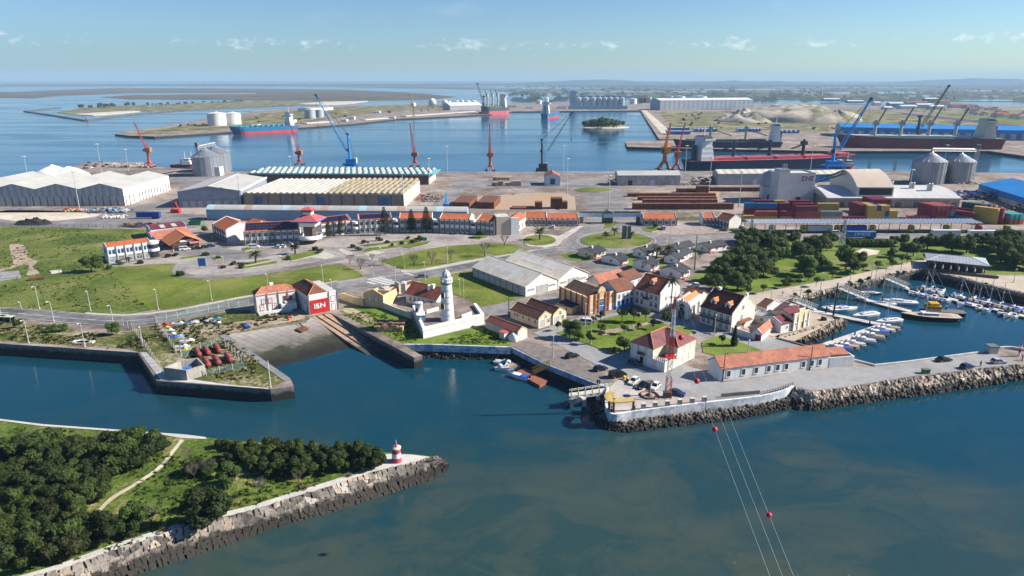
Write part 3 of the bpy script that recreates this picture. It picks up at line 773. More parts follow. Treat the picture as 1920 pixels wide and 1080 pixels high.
p=P(758,553);mb=MB();h=ZT(p,529)-GZ;mb.b2(-.8,.8,-.8,.8,0,h-.5,WALLW);mb.b2(-1,1,-1,1,h-.5,h-.2,WHITE);mb.b2(-.5,.5,-.5,.5,h-.2,h+.3,WHITE)
tag(obj('chimney_stack',mb,None,None,p),'tall white free standing chimney among the ruins','chimney')
b=Bld('keeper_annex','low peach annex with red shutter behind the white chimney',(764,548),(786,541),4,eave=536)
b.wall(WALLP);b.flat(TILEB,.2);b.done_wall();b.win('f',[b.w*.35],b.h*.35,.9,1.1,WALLW,REDP,0)
b=Bld('keeper_house','long white house with weathered red tile roof and two chimneys behind the lighthouse',(762,567),(819,580),(872,573),eave=549)
b.wall(WALLW);b.gable(TILER,3.0,'x',.4,coping=TILEN);b.done_wall()
b.win('f',b.row('f',6,2),b.h*.3,.9,1.5,LBLUE,PGLASS);b.win('r',[b.d*.3,b.d*.7],b.h*.3,1.0,1.5,WHITE)
b.chimney(b.w*.62,b.d*.32,b.h+1.2,2.3,1.0);b.chimney(b.w*.70,b.d*.4,b.h+1.6,2.2,1.0)
mb=MB();pts=[P(720,578),P(745,588),P(771,597)];polyline_wall(mb,pts,2.1,.4,WALLC)
tag(obj('garden_wall',mb),'cream rendered garden wall between the yellow ruin and the bastion','wall')
ctr=[P(774,590),P(794,635),P(908,607.5),P(893,586),P(806,578)]
ztop=ZT(ctr[1],615.5);FZ=ztop-.9
mb=MB();mb.prism([c[:2]for c in ctr],GZ-.2,FZ,WALLW,ground('bastion_floor',[(.34,(.13,.10,.085)),(.55,(.21,.165,.135)),(.7,(.27,.22,.18))],.2))
rt=thing('bastion','white walled triangular bastion that carries the lighthouse','fort wall',(0,0,0))
obj('rampart',mb,None,rt)
mb=MB();ins=[c+(Vector((sum(q.x for q in ctr)/5,sum(q.y for q in ctr)/5,c.z))-c).normalized()*.55 for c in ctr]
polyline_wall(mb,ins[:4],.95,1.0,WALLW,FZ+.001);obj('parapet',mb,None,rt)
mb=MB();polyline_wall(mb,[P(866,598,FZ),P(884,591,FZ)],1.3,.5,WALLW,FZ+.01);obj('inner_wall',mb,None,rt);mb=MB();polyline_wall(mb,[P(800,588,FZ),P(822,581.5,FZ)],1.2,.4,WALLW,FZ+.01);obj('inner_wall',mb,None,rt)
mb=MB();mb.b2(-1.2,1.2,-.8,.8,0,1.5,WALLW);o=obj('gun_step',mb,None,rt,P(790,602,FZ),.9)
p=P(786,589,FZ);r_=7*MPP(p);h=ZT(p,567)-FZ
rt=thing('sentry_turret','small round white turret at the back of the bastion','turret',p)
mb=MB();mb.lathe([(r_*1.5,0),(r_*1.5,.7),(r_*1.05,.75),(r_,h*.9),(r_*1.15,h*.93),(r_*1.15,h)],20,WALLW,cap=False);obj('wall',mb,None,rt)
mb=MB();mb.lathe([(r_*1.1,h),(.05,h+.35)],20,LCONC);obj('roof',mb,None,rt)
mb=MB();mb.box((0,-r_*.98,h*.45),(.8,.25,1.1),GLASS,0);obj('window',mb,None,rt,(0,0,0),-.5)
p=P(839,599.5,FZ);k=MPP(p);rb,rt_=13*k,9.6*k;hb=ZT(p,531)-FZ
L=thing('lighthouse','tall white round lighthouse tower with dark bands on the bastion','lighthouse',p)
mb=MB();prof=[];segs=6
for i in range(segs):
 z0,z1=hb*i/segs,hb*(i+1)/segs;r0=rb+(rt_-rb)*i/segs;r1=rb+(rt_-rb)*(i+.93)/segs
 prof+=[(r0,z0),(r1,z1-.16)]
mb.lathe(prof+[(rt_,hb)],28,WHITE,cap=False,smooth=False);obj('tower',mb,None,L)
for i in range(1,segs):
 z1=hb*i/segs;r1=rb+(rt_-rb)*i/segs+.16;m_=MB();m_.lathe([(r1-.1,z1-.12),(r1-.05,z1-.1),(r1-.05,z1+.04),(r1-.1,z1+.06)],28,GREYM,cap=False);obj('band',m_,None,L)
gr=11.2*k;mb=MB();mb.lathe([(rt_,hb-.2),(gr,hb+.1),(gr,hb+.45),(.1,hb+.46)],28,DKGREY);g_=obj('gallery',mb,None,L)
rail=MB();z=hb+.46
for i in range(28):
 a=2*PI*i/28;rail.tube((gr*.96*math.cos(a),gr*.96*math.sin(a),z),(gr*.96*math.cos(a),gr*.96*math.sin(a),z+1.2),.09,.09,4,WHITE)
rail.lathe([(gr*.99,z+1.15),(gr*.99,z+1.4),(gr*.90,z+1.4),(gr*.90,z+1.15)],28,WHITE,cap=False);rail.lathe([(gr*.99,z),(gr*.99,z+.3),(gr*.9,z+.3)],28,WHITE,cap=False);obj('railing',rail,None,g_)
lr=7*k;mb=MB();mb.lathe([(lr,z),(lr,z+1.7)],20,WHITE,cap=False);obj('lantern_base',mb,None,L)
mb=MB();mb.lathe([(lr*.97,z+1.7),(lr*.97,z+2.1)],12,PGLASS,cap=False);obj('lantern_glass',mb,None,L)
zt=z+2.05;mb=MB();mb.lathe([(lr*1.12,zt),(lr*1.12,zt+.15),(lr*1.02,zt+.6),(lr*.7,zt+1.25),(lr*.25,zt+1.7),(.1,zt+1.9),(.1,zt+2.4)],20,WHITE)
for i in range(10):
 a=2*PI*i/10;mb.path([(r*math.cos(a),r*math.sin(a),q)for r,q in((lr*1.14,zt+.15),(lr*1.04,zt+.6),(lr*.72,zt+1.26),(lr*.27,zt+1.72))],.09,4,GREYM)
obj('dome',mb,None,L)
for z1 in(hb*.34,hb*.64):
 m_=MB();m_.b2(-.55,.55,-.25,.25,0,1.7,GLASS);m_.b2(-.7,.7,-.18,.2,-.15,1.85,LCONC);rr=rb+(rt_-rb)*z1/hb
 a=R(-125);obj('window',m_,None,L,(rr*math.cos(a)*.99,rr*math.sin(a)*.99,z1),a+PI/2)
rt=thing('timber_shed','heap of weathered planks and crates on the grass below the bastion','timber pile',P(733,619),-.05)
mb=MB();r2=random.Random(3)
WOODP=M('pale_timber',(.50,.36,.20),.25,.9,.9)
for i in range(40):mb.box((r2.uniform(-4,4),r2.uniform(-1.2,1.2),.3+r2.random()*1.7),(r2.uniform(1.0,2.4),.9,.6),WOODP if r2.random()<.7 else WOOD,r2.uniform(-.4,.4))
mb.b2(-4.2,4.1,-1.3,1.4,0,1.6,WOODP);obj('planks',mb,None,rt)
mb=MB()
for i in range(9):mb.box((-4+i,.8,2.45+r2.random()*.3),(1.2,3.2,.12),WOOD,r2.uniform(-.2,.2))
obj('cover_boards',mb,None,rt)
b=Bld('boat_shed','long low shed with ribbed red tile roof and white door on the quay corner',(910,615),(971,639),(999,637),eave=600.5)
b.wall(WALLC);b.gable(M('pinkish_ribbed_tile',(.36,.12,.085),.15,.4,.85,stripes=('X',.9,.35)),b.rise(614),'x',.3,coping=TILEN,par=.12);b.done_wall()
b.door('r',b.d*.5,b.d*.45,b.h*.85,WHITE,WHITE,.02,'garage_door')
rt=thing('lean_to_shed','little red roofed lean-to with white upturned hull beside the long boat shed','shed',P(957,634),b.rz)
mb=MB();mb.b2(-2.2,0,-2.6,-.3,0,2.2,WALLC);obj('wall',mb,None,rt);mb=MB();mb.b2(-2.4,.2,-2.8,-.2,2.2,2.35,PINKR);obj('roof',mb,None,rt)
rt=thing('upturned_boat','white upturned boat leaning on the long boat shed','boat',P(962,638.5),b.rz+.3)
mb=MB();mb.lathe([(1.5,0),(1.45,.9),(1.1,1.8),(.4,2.4),(.05,2.5)],14,WHITE);o=obj('hull',mb,None,rt);o.scale=(1.1,.7,1)
CREAMH=M('pale_yellow_render',(.68,.56,.34),.08,.3,.85,streak=.15)
for i,(A,B_,D_,ev,rd,lab)in enumerate([((957,596),(1010,616),(1036.5,609),579.5,585,'cream gabled house with white corner strips, the nearer of the twin gables'),((983,588.5),(1037.2,608.8),(1062,602),572,578,'cream gabled house with grey doors, the farther of the twin gables')]):
 b=Bld('gabled_house',lab,A,B_,D_,eave=ev);b.wall(CREAMH);b.gable(TILEB,b.rise(rd),'x',.3,coping=TILEB,par=.1)
 for y in(0,b.d):b.wmb.b2(b.w-.35,b.w+.08,y-.08 if y==0 else y-.3,y+.3 if y==0 else y+.08,0,b.h,WHITE)
 b.done_wall()
 if i==0:b.win('f',[b.w*.17,b.w*.2+.9,b.w*.46,b.w*.67,b.w*.88],b.h*.45,.9,1.0,WHITE,GLASS)
 b.door('r',b.d*.3,1.9,2.6,WHITE,LAMPM,.02,'garage_door');b.win('r',[b.d*.74],b.h*.35,1.0,1.4);b.win('r',[b.d*.55],b.h*.9,.9,1.3,WHITE,PGLASS if i==0 else GLASS)
b=Bld('yellow_annex','low yellow block with flat dark roof left of the brick pilastered hall',(1040,583),(1072,590),8,eave=571);b.wall(WALLY);b.flat(SLATE,.15,SLATE);b.done_wall();b.door('f',b.w*.7,.9,2.0);b.win('f',[b.w*.35],1.2,.8,1)
b=Bld('pilastered_hall','tall peach hall with brick red pilasters and blue door',(1049,567),(1103.5,590.5),(1154.5,580),eave=538.5)
b.wall(WALLP);h=b.h
b.gable(M('brown_roof_tile',(.155,.085,.055),.2,.4,.9,stripes=('X',.8,.2)),2.6,'x',-.3,x0=.5,x1=b.w-.5,y0=.4,y1=b.d-.4,z=h-.6)
b.wmb.b2(b.w-.4,b.w,0,b.d,h,h+1.0,WALLP);b.wmb.b2(0,b.w,0,.4,h,h+.25,WALLP);b.wmb.b2(0,b.w,b.d-.4,b.d,h,h+.25,WALLP)
yc=b.d*.47;b.wmb.b2(b.w-.45,b.w+.1,yc-1.6,yc+1.6,h+.9,h+1.8,WALLP);b.wmb.tube((b.w-.45,yc,h+1.8),(b.w+.1,yc,h+1.8),1.6,1.6,20,WALLP)
b.wmb.b2(-.05,b.w+.05,-.06,0,h*.60,h*.64,LCONC);b.done_wall()
for i in range(6):
 mb=MB();x=.3+(b.w-.6)*i/5;mb.b2(x-.3,x+.3,-.28,0,0,h+.5,BRICK);b.part('pilaster',mb)
for y in(.0,b.d*.22,b.d*.36,b.d*.62,b.d*.74,b.d):
 mb=MB();mb.b2(b.w,b.w+.3,y-.3,y+.3,0,h+1.3,BRICK);b.part('pilaster',mb)
b.door('r',yc,2.3,3.0,BLUEP,BLUEP,.02,'door',1);b.win('r',[yc],h*.42,2.6,2.4,WHITE,GLASS,3)
b.win('r',[b.d*.29,b.d*.68],h*.22,.7,3.6,WHITE,GLASS,1);b.win('r',[b.d*.11],.6,1.9,1.6,WHITE,LAMPM,0);b.win('r',[b.d*.87],.3,2.2,2.0,WHITE,WHITE,0)
b=Bld('blue_based_house','two storey white house with blue base between the peach hall and the big white house',(1155,580.5),(1188,571.5),9,eave=547.5)
b.wall(WALLW,(BLUEP,1.1));b.gable(TILEB,2.8,'x',.3);b.done_wall()
b.win('f',b.row('f',4,1.3),b.h*.58,.95,1.6,WHITE,GLASS);b.win('f',b.row('f',4,1.3),1.2,1.0,1.7,BLUEP,GLASS)
b=Bld('white_manor','big three storey white house with red roof, one dormer and a tall side gable',(1188,572),(1236,585.5),(1278,573),eave=539)
b.wall(WALLW,(LCONC,.5));b.gable(TILER,b.rise(524),'x',.5,coping=TILEN,par=.2)
for z in(b.h*.5,b.h-.15):b.wmb.b2(-.06,b.w+.06,-.1,0,z,z+.18,LCONC);b.wmb.b2(b.w,b.w+.09,0,b.d,z,z+.18,LCONC)
for x in(0,b.w):b.wmb.b2(x-.25,x+.1,-.08,.2,0,b.h,LCONC)
b.done_wall();u=[b.w*t_ for t_ in(.13,.31,.49,.68,.86)]
b.win('f',u,b.h*.60,1.0,1.5);b.win('f',[u[0],u[1],u[3],u[4]],b.h*.20,1.05,1.6);b.door('f',u[2],1.2,2.4,WHITE,GLASS,b.h*.55,'balcony_door')
mb=MB();mb.b2(u[2]-1.2,u[2]+1.2,-.9,0,b.h*.53,b.h*.55,LCONC);mb.b2(u[2]-1.2,u[2]+1.2,-.9,-.84,b.h*.55,b.h*.55+.9,DKMET);b.part('balcony',mb)
b.win('r',[b.d*.3,b.d*.55],b.h*.55,.7,1.1);b.win('r',[b.d*.35],b.h*.2,.7,1.1);b.win('r',[b.d*.42],b.h+1.4,.7,1.2)
def dormer(b,x,y,z,mr,w=1.6):
 mb=MB();mb.b2(x-w/2,x+w/2,y,y+2.6,z-.3,z+1.5,WALLW);mb.add([(x-w/2,y,z+1.5),(x+w/2,y,z+1.5),(x,y,z+2.2)],[(0,1,2)],WALLW);d=b.part('dormer',mb)
 rf=MB();slab(rf,(x-w/2-.3,y-.25,z+1.25),(x-w/2-.3,y+3.2,z+1.25),(x,y+3.2,z+2.25),(x,y-.25,z+2.25),.12,mr);slab(rf,(x+w/2+.3,y+3.2,z+1.25),(x+w/2+.3,y-.25,z+1.25),(x,y-.25,z+2.25),(x,y+3.2,z+2.25),.12,mr);obj('dormer_roof',rf,None,d)
 f,g=win_mesh(.8,1.0,WHITE,GLASS,.1,1);obj('window',g,None,d,(x,y,z+.3))
dormer(b,b.w*.5,b.d*.2,b.h+1.5,TILEN)
b=Bld('rear_house','long house with faded orange roof behind the peach hall',(1126,557),(1174,546),8,h=4.8);b.wall(WALLW);b.gable(TILES,2.6,'x',.4,coping=TILEN);b.done_wall();b.win('f',b.row('f',5),2,.9,1.3)
b=Bld('rear_wing','short wing with brown roof and white glazed end behind the big white house',(1178,550),(1203,541),9,h=5.0);b.wall(WALLW);b.gable(TILEB,2.0,'x',.4);b.done_wall();b.win('f',[b.w*.3,b.w*.75],2.4,1.4,1.8,WHITE,PGLASS);b.win('r',[b.d*.3,b.d*.65],2.2,1.2,1.5,WHITE,PGLASS)
b=Bld('grey_warehouse','large pale warehouse with twin low gables and fibre cement roof beside the lawn',(887,517.5),(985,556),10,eave=501)
mid=P(1058.7,546.3)-P(985,556);d1=mid.dot(Vector((-math.sin(b.rz),math.cos(b.rz),0)));b.d=2*d1
b.wall(WALLW);rr=(b.rise(512.5,b.w,d1/2))
FROOF=M('pale_sheet_roof',(.80,.715,.56),.08,.15,.9,col2=(.69,.61,.47),stripes=('X',2.2,.07))
b.gable(FROOF,rr,'x',.3,y1=d1,name='roof',coping=WHITE);b.gable(FROOF,rr,'x',.3,y0=d1+.1,name='roof',coping=WHITE)
for i in range(10):x=b.w*i/9;b.wmb.b2(x-.16,x+.16,-.12,0,0,b.h,DKGREY)
for y in(d1,d1*2):b.wmb.b2(b.w,b.w+.12,y-.15,y+.15,0,b.h+.3,LCONC)
b.wmb.b2(0,b.w,-.06,-.02,.02,b.h*.97,WALLG);b.done_wall()
b.win('f',[b.w*(i+.5)/9 for i in range(9)],b.h*.66,b.w/9*.55,.9,DKGREY,GLASS,0)
for q in(0,1):
 b.door('r',d1*(q+.5),d1*.34,b.h*.80,LAMPM,LAMPM,.02,'sliding_door',1)
 b.win('r',[d1*(q+.12),d1*(q+.22),d1*(q+.76),d1*(q+.86)],b.h*.52,1.4,.6,WHITE,GLASS,1)
for q in(0,1):
 mb=MB()
 for i in range(14):x=b.w*(.18+.045*i);yy=d1*(q+.27);za,zb_=(b.h+.2+rr*(yy+e-d1*q)/(d1/2)for e in(-.9,.9));slab(mb,(x,yy-.9,za),(x+.8,yy-.9,za),(x+.8,yy+.9,zb_),(x,yy+.9,zb_),.02,WHITE)
 b.part('rooflights',mb)
b=Bld('chapel','small white battlemented chapel with pointed door and orange roof',(1265.5,594),(1288,598.5),13,eave=566)
b.wall(WALLW);h=b.h;b.gable(TILEN,1.5,'y',-.3,x0=.3,x1=b.w-.3,y0=.5,y1=b.d-.3,z=h-.4)
for y in[i*1.1 for i in range(int(b.d/1.1))]:
 for x in(0,b.w-.35):b.wmb.b2(x,x+.35,y,y+.6,h,h+.7,WHITE)
for i in range(5):x=i*(b.w-.6)/4;b.wmb.b2(x,x+.6,0,.4,h,h+(1.7 if i==2 else.9),WHITE)
b.wmb.b2(0,b.w,0,.4,h-.01,h+.2,WHITE)
for y in(.3,b.d*.42,b.d*.75):b.wmb.b2(b.w,b.w+.7,y,y+.8,0,h*.72,WHITE)
for x in(-.3,b.w-.3):b.wmb.b2(x,x+.7,-.5,.1,0,h+.5,WHITE)
b.done_wall()
mb=MB();dw,dh=1.0,2.6;pts=[(-dw,0),(dw,0),(dw,dh),(dw*.75,dh+.8),(dw*.35,dh+1.4),(0,dh+1.7),(-dw*.35,dh+1.4),(-dw*.75,dh+.8),(-dw,dh)]
mb.face([(b.w/2+x,-.04,z+.02)for x,z in pts],GLASS)
for(x0,z0),(x1,z1)in zip(pts[2:],pts[3:]+pts[:0]):mb.tube((b.w/2+x0,-.06,z0),(b.w/2+x1,-.06,z1),.14,.14,5,LCONC)
b.part('pointed_door',mb);mb=MB();mb.tube((b.w/2,-.08,h*.78),(b.w/2,0,h*.78),.9,.9,8,GLASS);b.part('round_window',mb);b.win('r',[b.d*.3,b.d*.6],h*.35,.6,1.9,LCONC,GLASS,0)
b=Bld('vestry','brown roofed low building behind the chapel',(1280,574),(1309,580),7,h=4.2);b.wall(WALLC);b.gable(TILEB,1.8,'x',.3);b.done_wall();b.win('f',[2],1.4,.8,1.1)
b=Bld('dormer_house','cream house with dark red roof, two orange dormers and an iron balcony',(1311,604.5),(1370,623),(1412,606),eave=573)
b.wall(M('ivory_render',(.68,.63,.53),.07,.3,.85,streak=.18));b.gable(M('dark_red_tile',(.125,.042,.03),.2,.35,.9,col2=(.09,.04,.03),stripes=('X',.8,.22)),b.rise(556),'x',.35,coping=TILEB,par=.15)
b.wmb.b2(0,b.w,-.12,0,b.h-.5,b.h-.1,LBLUE);b.done_wall();u=[b.w*t_ for t_ in(.13,.30,.48,.68,.87)]
b.win('f',u,b.h*.52,1.15,2.2,WHITE,PGLASS);b.win('f',[u[0],u[1],u[3],u[4]],b.h*.10,1.2,1.6,WHITE,PGLASS);b.door('f',u[2],1.2,2.6)
mb=MB();mb.b2(0,b.w,-1.1,0,b.h*.47,b.h*.49,DKMET);
for i in range(40):x=b.w*i/39;mb.b2(x-.03,x+.03,-1.1,-1.06,b.h*.49,b.h*.49+.95,DKMET)
mb.b2(0,b.w,-1.12,-1.04,b.h*.49+.95,b.h*.49+1.05,DKMET);b.part('balcony',mb)
b.win('r',[b.d*.45],b.h+.6,.8,1.4);b.win('r',[b.d*.42],b.h*.45,.9,2.0,WHITE,PGLASS);b.door('r',b.d*.5,1.6,2.2)
mb=MB();slab(mb,(b.w,b.d*.25,2.9),(b.w+1.5,b.d*.25,2.5),(b.w+1.5,b.d*.75,2.5),(b.w,b.d*.75,2.9),.12,TILEB);b.part('porch_roof',mb)
dormer(b,b.w*.3,b.d*.12,b.h+.9,TILEN,1.9);dormer(b,b.w*.75,b.d*.12,b.h+.9,TILEN,1.9);b.chimney(b.w*.2,b.d*.5,b.h+3.5,2.0,.9);b.chimney(b.w*.97,b.d*.6,b.h+2,3.4,.7)
mb=MB();polyline_wall(mb,[P(1371,624),P(1390,630),P(1408,636)],2.0,.3,WALLW);tag(obj('yard_wall',mb),'white yard wall between the two dormer house and the red doored garage','wall')
def small(name,lab,A,B_,D_,ev=None,h=None,wall=None,roof=None,ax='x',ris=1.6,par=.1):
 b=Bld(name,lab,A,B_,D_,eave=ev,h=h);b.wall(wall or WALLW);b.gable(roof or TILEB,ris,ax,.25,par=par);b.done_wall();return b
b=small('cottage','small white cottage with brown roof at the head of the marina gangway',(1417,588),(1436,594),8,h=3.2);b.win('f',[b.w*.6],1.1,.8,1)
b=small('cottage','white gabled cottage with grey brown roof behind the stepped cream front',(1450,597),(1466,602),9,h=3.4,roof=M('grey_brown_tile',(.12,.09,.075),.2,.4,.9));b.win('f',[b.w*.5],1.2,.8,1)
b=small('outhouse','yellowish outhouse with ribbed grey roof beside the two dormer house',(1412,603),(1442,611),4,h=2.6,wall=WALLC,roof=FIBREX,ris=.7);b.win('f',[b.w*.5],1.0,.8,1)
b=small('garage','garage with salmon roof and dark red door at the lane corner',(1409,636),(1427,640),(1463,624.5),ev=623.5,wall=WHITE,roof=TILES,ax='y',ris=1.3);b.door('f',b.w*.62,b.w*.5,b.h*.8,REDP,M('dark_red_door',(.24,.015,.02),.1,.5,.6),.02,'garage_door')
b=small('store_house','low white store with maroon roof between the garage and the stepped cream front',(1463,625),(1486,619.5),7,h=3.0,roof=MAROON,ris=1.3);b.win('f',[b.w*.5,b.w*.85],1.2,.7,.9)
b=Bld('stepped_front_house','cream building with stepped parapet front facing the marina rocks',(1486,620.5),(1513.5,611),8,h=4.6);b.wall(CREAMH);b.gable(MAROON,1.2,'x',.0,y0=.6);h=b.h
for x0,x1,e in((0,.3,.5),(.3,.7,1.6),(.7,1,.5)):b.wmb.b2(b.w*x0,b.w*x1,-.15,.35,h,h+e+.6,CREAMH)
for x in(.0,.3,.7,1):b.wmb.b2(b.w*x-.2,b.w*x+.2,-.3,0,0,h+.9,WHITE)
b.done_wall();b.door('f',b.w*.62,1.0,2.3,WHITE,GLASS);b.win('f',[b.w*.15,b.w*.85],1.6,1.2,.8)
b=Bld('yellow_villa','two storey pale yellow villa with purple red hip roof and corner terrace',(1183,677),(1245.5,698.5),(1317,676),eave=640.5)
xn,_=b.loc(1223,690.5);_,yn=b.loc(1276,689.5);h=b.h;f1=h*.47;YV=M('villa_render',(.68,.575,.40),.06,.3,.85,streak=.12)
mb=MB();mb.b2(0,b.w,0,b.d,0,f1,YV);mb.b2(0,xn,0,b.d,f1+.01,h,YV);mb.b2(xn,b.w,yn,b.d,f1+.01,h,YV)
for x,y in((0,0),(xn,0),(b.w,0),(b.w,yn),(b.w,b.d)):mb.b2(x-.28,x+.06,y-.06,y+.28,0,f1 if(x,y)==(b.w,0)else h,WHITE)
mb.b2(-.05,b.w+.07,-.07,0,f1-.1,f1+.12,WHITE);mb.b2(b.w,b.w+.07,0,b.d,f1-.1,f1+.12,WHITE);mb.b2(-.06,b.w+.08,-.08,0,0,.5,WHITE);mb.b2(b.w,b.w+.08,0,b.d,0,.5,WHITE)
mb.b2(xn+.1,b.w-.3,.3,yn-.1,f1+.01,f1+.05,TILEB);b.part('wall',mb);b.wm=YV
TILEPX=M('purple_red_tile_x',(.21,.078,.065),.22,.3,.9,col2=(.19,.085,.10),stripes=('X',.8,.18))
b.hip(TILEPX,2.7,.4,x1=xn,cap=TILEN,maty=TILEP);b.hip(TILEPX,2.7,.4,y0=yn,cap=TILEN,maty=TILEP,x0=.3)
mb=MB();mb.b2(xn+.1,b.w,.02,.14,f1+.95,f1+1.1,WHITE);mb.b2(b.w-.14,b.w-.02,0,yn,f1+.95,f1+1.1,WHITE)
for i in range(7):x=xn+(b.w-xn)*i/6;mb.b2(x-.09,x+.09,0,.16,f1+.02,f1+1.0,WHITE);y=yn*i/6;mb.b2(b.w-.16,b.w,y-.09,y+.09,f1+.02,f1+1.0,WHITE)
b.part('terrace_railing',mb)
b.win('f',[xn*.16,xn*.84],h*.56,1.15,2.1,WHITE,WHITE,0);b.win('f',[xn*.5],h*.53,1.4,2.4,WHITE,WHITE,0,name='balcony_door')
mb=MB();mb.b2(xn*.5-1.1,xn*.5+1.1,-.7,0,h*.5,h*.53,LCONC);mb.b2(xn*.5-1.1,xn*.5+1.1,-.7,-.64,h*.53,h*.53+.9,DKMET);b.part('balcony',mb)
b.win('f',[xn*.16,xn*.84,xn+(b.w-xn)*.5],.7,1.15,2.0,WHITE,WHITE,0);b.door('f',xn*.5,1.2,2.5,WHITE,GLASS)
b.win('r',[yn*.6],.7,1.1,2.0,WHITE,WHITE,0);b.win('r',[yn+(b.d-yn)*t_ for t_ in(.15,.5,.82)],h*.58,1.05,1.9,WHITE,WHITE,0);b.win('r',[yn+(b.d-yn)*t_ for t_ in(.15,.42,.75)],.6,1.05,2.1,WHITE,WHITE,0)
b=Bld('long_white_building','long single storey white building with salmon tile roof on the mole',(1349.5,715.5),(1553,689),(1322,699),eave=691.5)
b.wall(WALLW);b.gable(TILES,b.rise(670,0),'x',.2,coping=TILES);b.done_wall()
b.win('f',[b.w*((x-315)/1215)**.97 for x in(395,550,687,826,926,1026,1223,1322,1418)],b.h*.3,1.1,1.7,WHITE,GLASS,0)
rt=b;b=Bld('walled_yard','small walled yard with orange lean-to roof at the end of the long white building',(1554,689.2),(1600,686),rt.d,h=rt.h*.8,cat='yard')
mb=MB();mb.b2(.02,b.w,0,.3,0,b.h,WALLW);mb.b2(b.w-.3,b.w,.3,b.d,0,b.h,WALLW);mb.b2(.02,b.w,b.d,b.d+.3,0,b.h,WALLW);b.part('wall',mb)
mb=MB();slab(mb,(b.w*.3,b.d*.35,b.h*.9),(b.w,b.d*.35,b.h*.9),(b.w,b.d,b.h*1.15),(b.w*.3,b.d,b.h*1.15),.12,TILES);b.part('roof',mb)
bung=[((1084,479),(1112,485.8),(1136,480),468,'dark roofed bungalow on the grass corner nearest the two roundabouts'),((1127.5,490),(1160.5,498),(1181,494),480.5,'dark roofed bungalow half hidden by two dark bushes'),((1186,503),(1220,510),(1242,506),489,'dark roofed bungalow with a bare purple bush at its gable'),((1237,516),(1276,523.6),(1297,516.5),503.5,'dark roofed bungalow nearest the tall palm'),((1186,479),(1209,484.3),(1243,477),468,'dark roofed bungalow behind the pair of palms'),((1246,474),(1265,478.5),(1302,470.5),463,'dark roofed bungalow between the palms and the farthest bungalow'),((1245,491.5),(1270,495.5),(1326,485.6),481,'longest dark roofed bungalow beside the tall green pole'),((1305,468),(1326,474),(1357,467),458.5,'dark roofed bungalow farthest from the quay, next to the pine hedge')]
for A,B_,D_,ev,lab in bung:
 b=Bld('bungalow',lab,A,B_,D_,eave=ev,group='dark roofed bungalows');b.wall(WALLC if 'corner' in lab else WALLW);b.gable(SLATE,1.5,'y',.5);b.done_wall()
 b.win('f',[b.w*.55],b.h*.35,1.2,1.1,WHITE,GLASS,1);n=max(3,int(b.d/4));us=b.row('r',n,1.6)
 b.win('r',us[1:],b.h*.35,1.3,1.2,WHITE,GLASS,1);b.door('r',us[0]+.3,1.1,2.1,WHITE,WOOD)
 mb=MB();mb.b2(b.w+.02,b.w+1.8,.2,3.6,0,.35,PINKR);mb.b2(b.w+1.6,b.w+1.8,.3,.5,.35,b.h*.9,WHITE);mb.b2(b.w+1.6,b.w+1.8,3.3,3.5,.35,b.h*.9,WHITE);b.chimney(b.w*.62,b.d*.35,b.h+.6,1.5,.7);slab(mb,(b.w,.1,b.h),(b.w+2,.1,b.h*.88),(b.w+2,3.8,b.h*.88),(b.w,3.8,b.h),.1,SLATE);b.part('porch',mb)
KERB=M('kerb_stone',(.42,.40,.37),.1,.6,.9)
MARK=M('road_paint',(.62,.62,.60),.12,1.2,.8)
def markline(pts,wid=.16,dash=None,z=GZ+.13,name='road_marking'):
 pts=resample(pts,60)if not dash else pts
 mb=MB();L=0;on=True
 if dash:
  tot=sum((b-a).length for a,b in zip(pts[:-1],pts[1:]));n=max(2,int(tot/.5));q=resample(pts,n);k=int(dash[0]/.5);g=int((dash[0]+dash[1])/.5)
  segs=[(q[i],q[i+1])for i in range(n)if i%g<k]
 else:segs=list(zip(pts[:-1],pts[1:]))
 for a,b in segs:
  d=(b-a);d.z=0
  if d.length<1e-4:continue
  nn=Vector((-d.y,d.x,0)).normalized()*wid/2
  mb.face([(a.x-nn.x,a.y-nn.y,z),(b.x-nn.x,b.y-nn.y,z),(b.x+nn.x,b.y+nn.y,z),(a.x+nn.x,a.y+nn.y,z)],MARK)
 return struct(name,mb)
def kerbline(pts,h=.14,wid=.35,m=None,z=GZ):
 mb=MB();polyline_wall(mb,pts,h,wid,m or KERB,z);return struct('kerb',mb)
sheet('field',[(-320,420),(0,424),(140,428),(275,430),(292,447),(270,452),(196,470),(205,500),(284,582),(240,589),(200,588),(160,587),(0,576),(-320,556)],FIELD)
sheet('dirt_track',[(-100,515),(0,505),(25,494),(20,478),(18,460),(25,458),(45,460),(52,472),(50,482),(72,490),(60,500),(75,512),(50,516),(55,497),(30,500),(0,510),(-100,525)],DIRT,.05,sm=2)
sheet('bare_ground',[(0,394),(35,390),(90,392),(180,392),(290,396),(330,400),(385,402),(385,425),(280,428),(0,424),(-300,422),(-300,396)],ASPHL,.01)
sheet('sandy_ground',[(0,396),(40,394),(120,396),(190,402),(150,410),(60,416),(0,410)],SAND,.03,sm=2)
sheet('lawn',[(207,506),(220,500),(250,494),(290,493),(332,494),(326,503),(334,515),(360,523),(400,524),(480,517),(560,505),(631,496),(655,502),(681,516),(672,522),(632,527),(560,541),(465,556),(380,568),(284,581)],LAWN,.02,sm=2)
sheet('lawn',[(713,487),(760,476),(820,463),(855,457),(930,456),(965,459),(992,469),(975,474),(880,488),(785,505),(752,505),(735,498)],LAWN,.02,sm=2)
sheet('lawn',[(786,525),(887,506),(905,520),(985,557),(940,568),(905,575),(870,560),(830,545),(795,535)],LAWN,.02)
sheet('lawn',[(637,584),(652,574),(690,575),(720,580),(772,598),(794,636),(908,610),(915,612),(960,640),(958,649),(810,645),(756,645),(690,612)],GRASSP,.02)
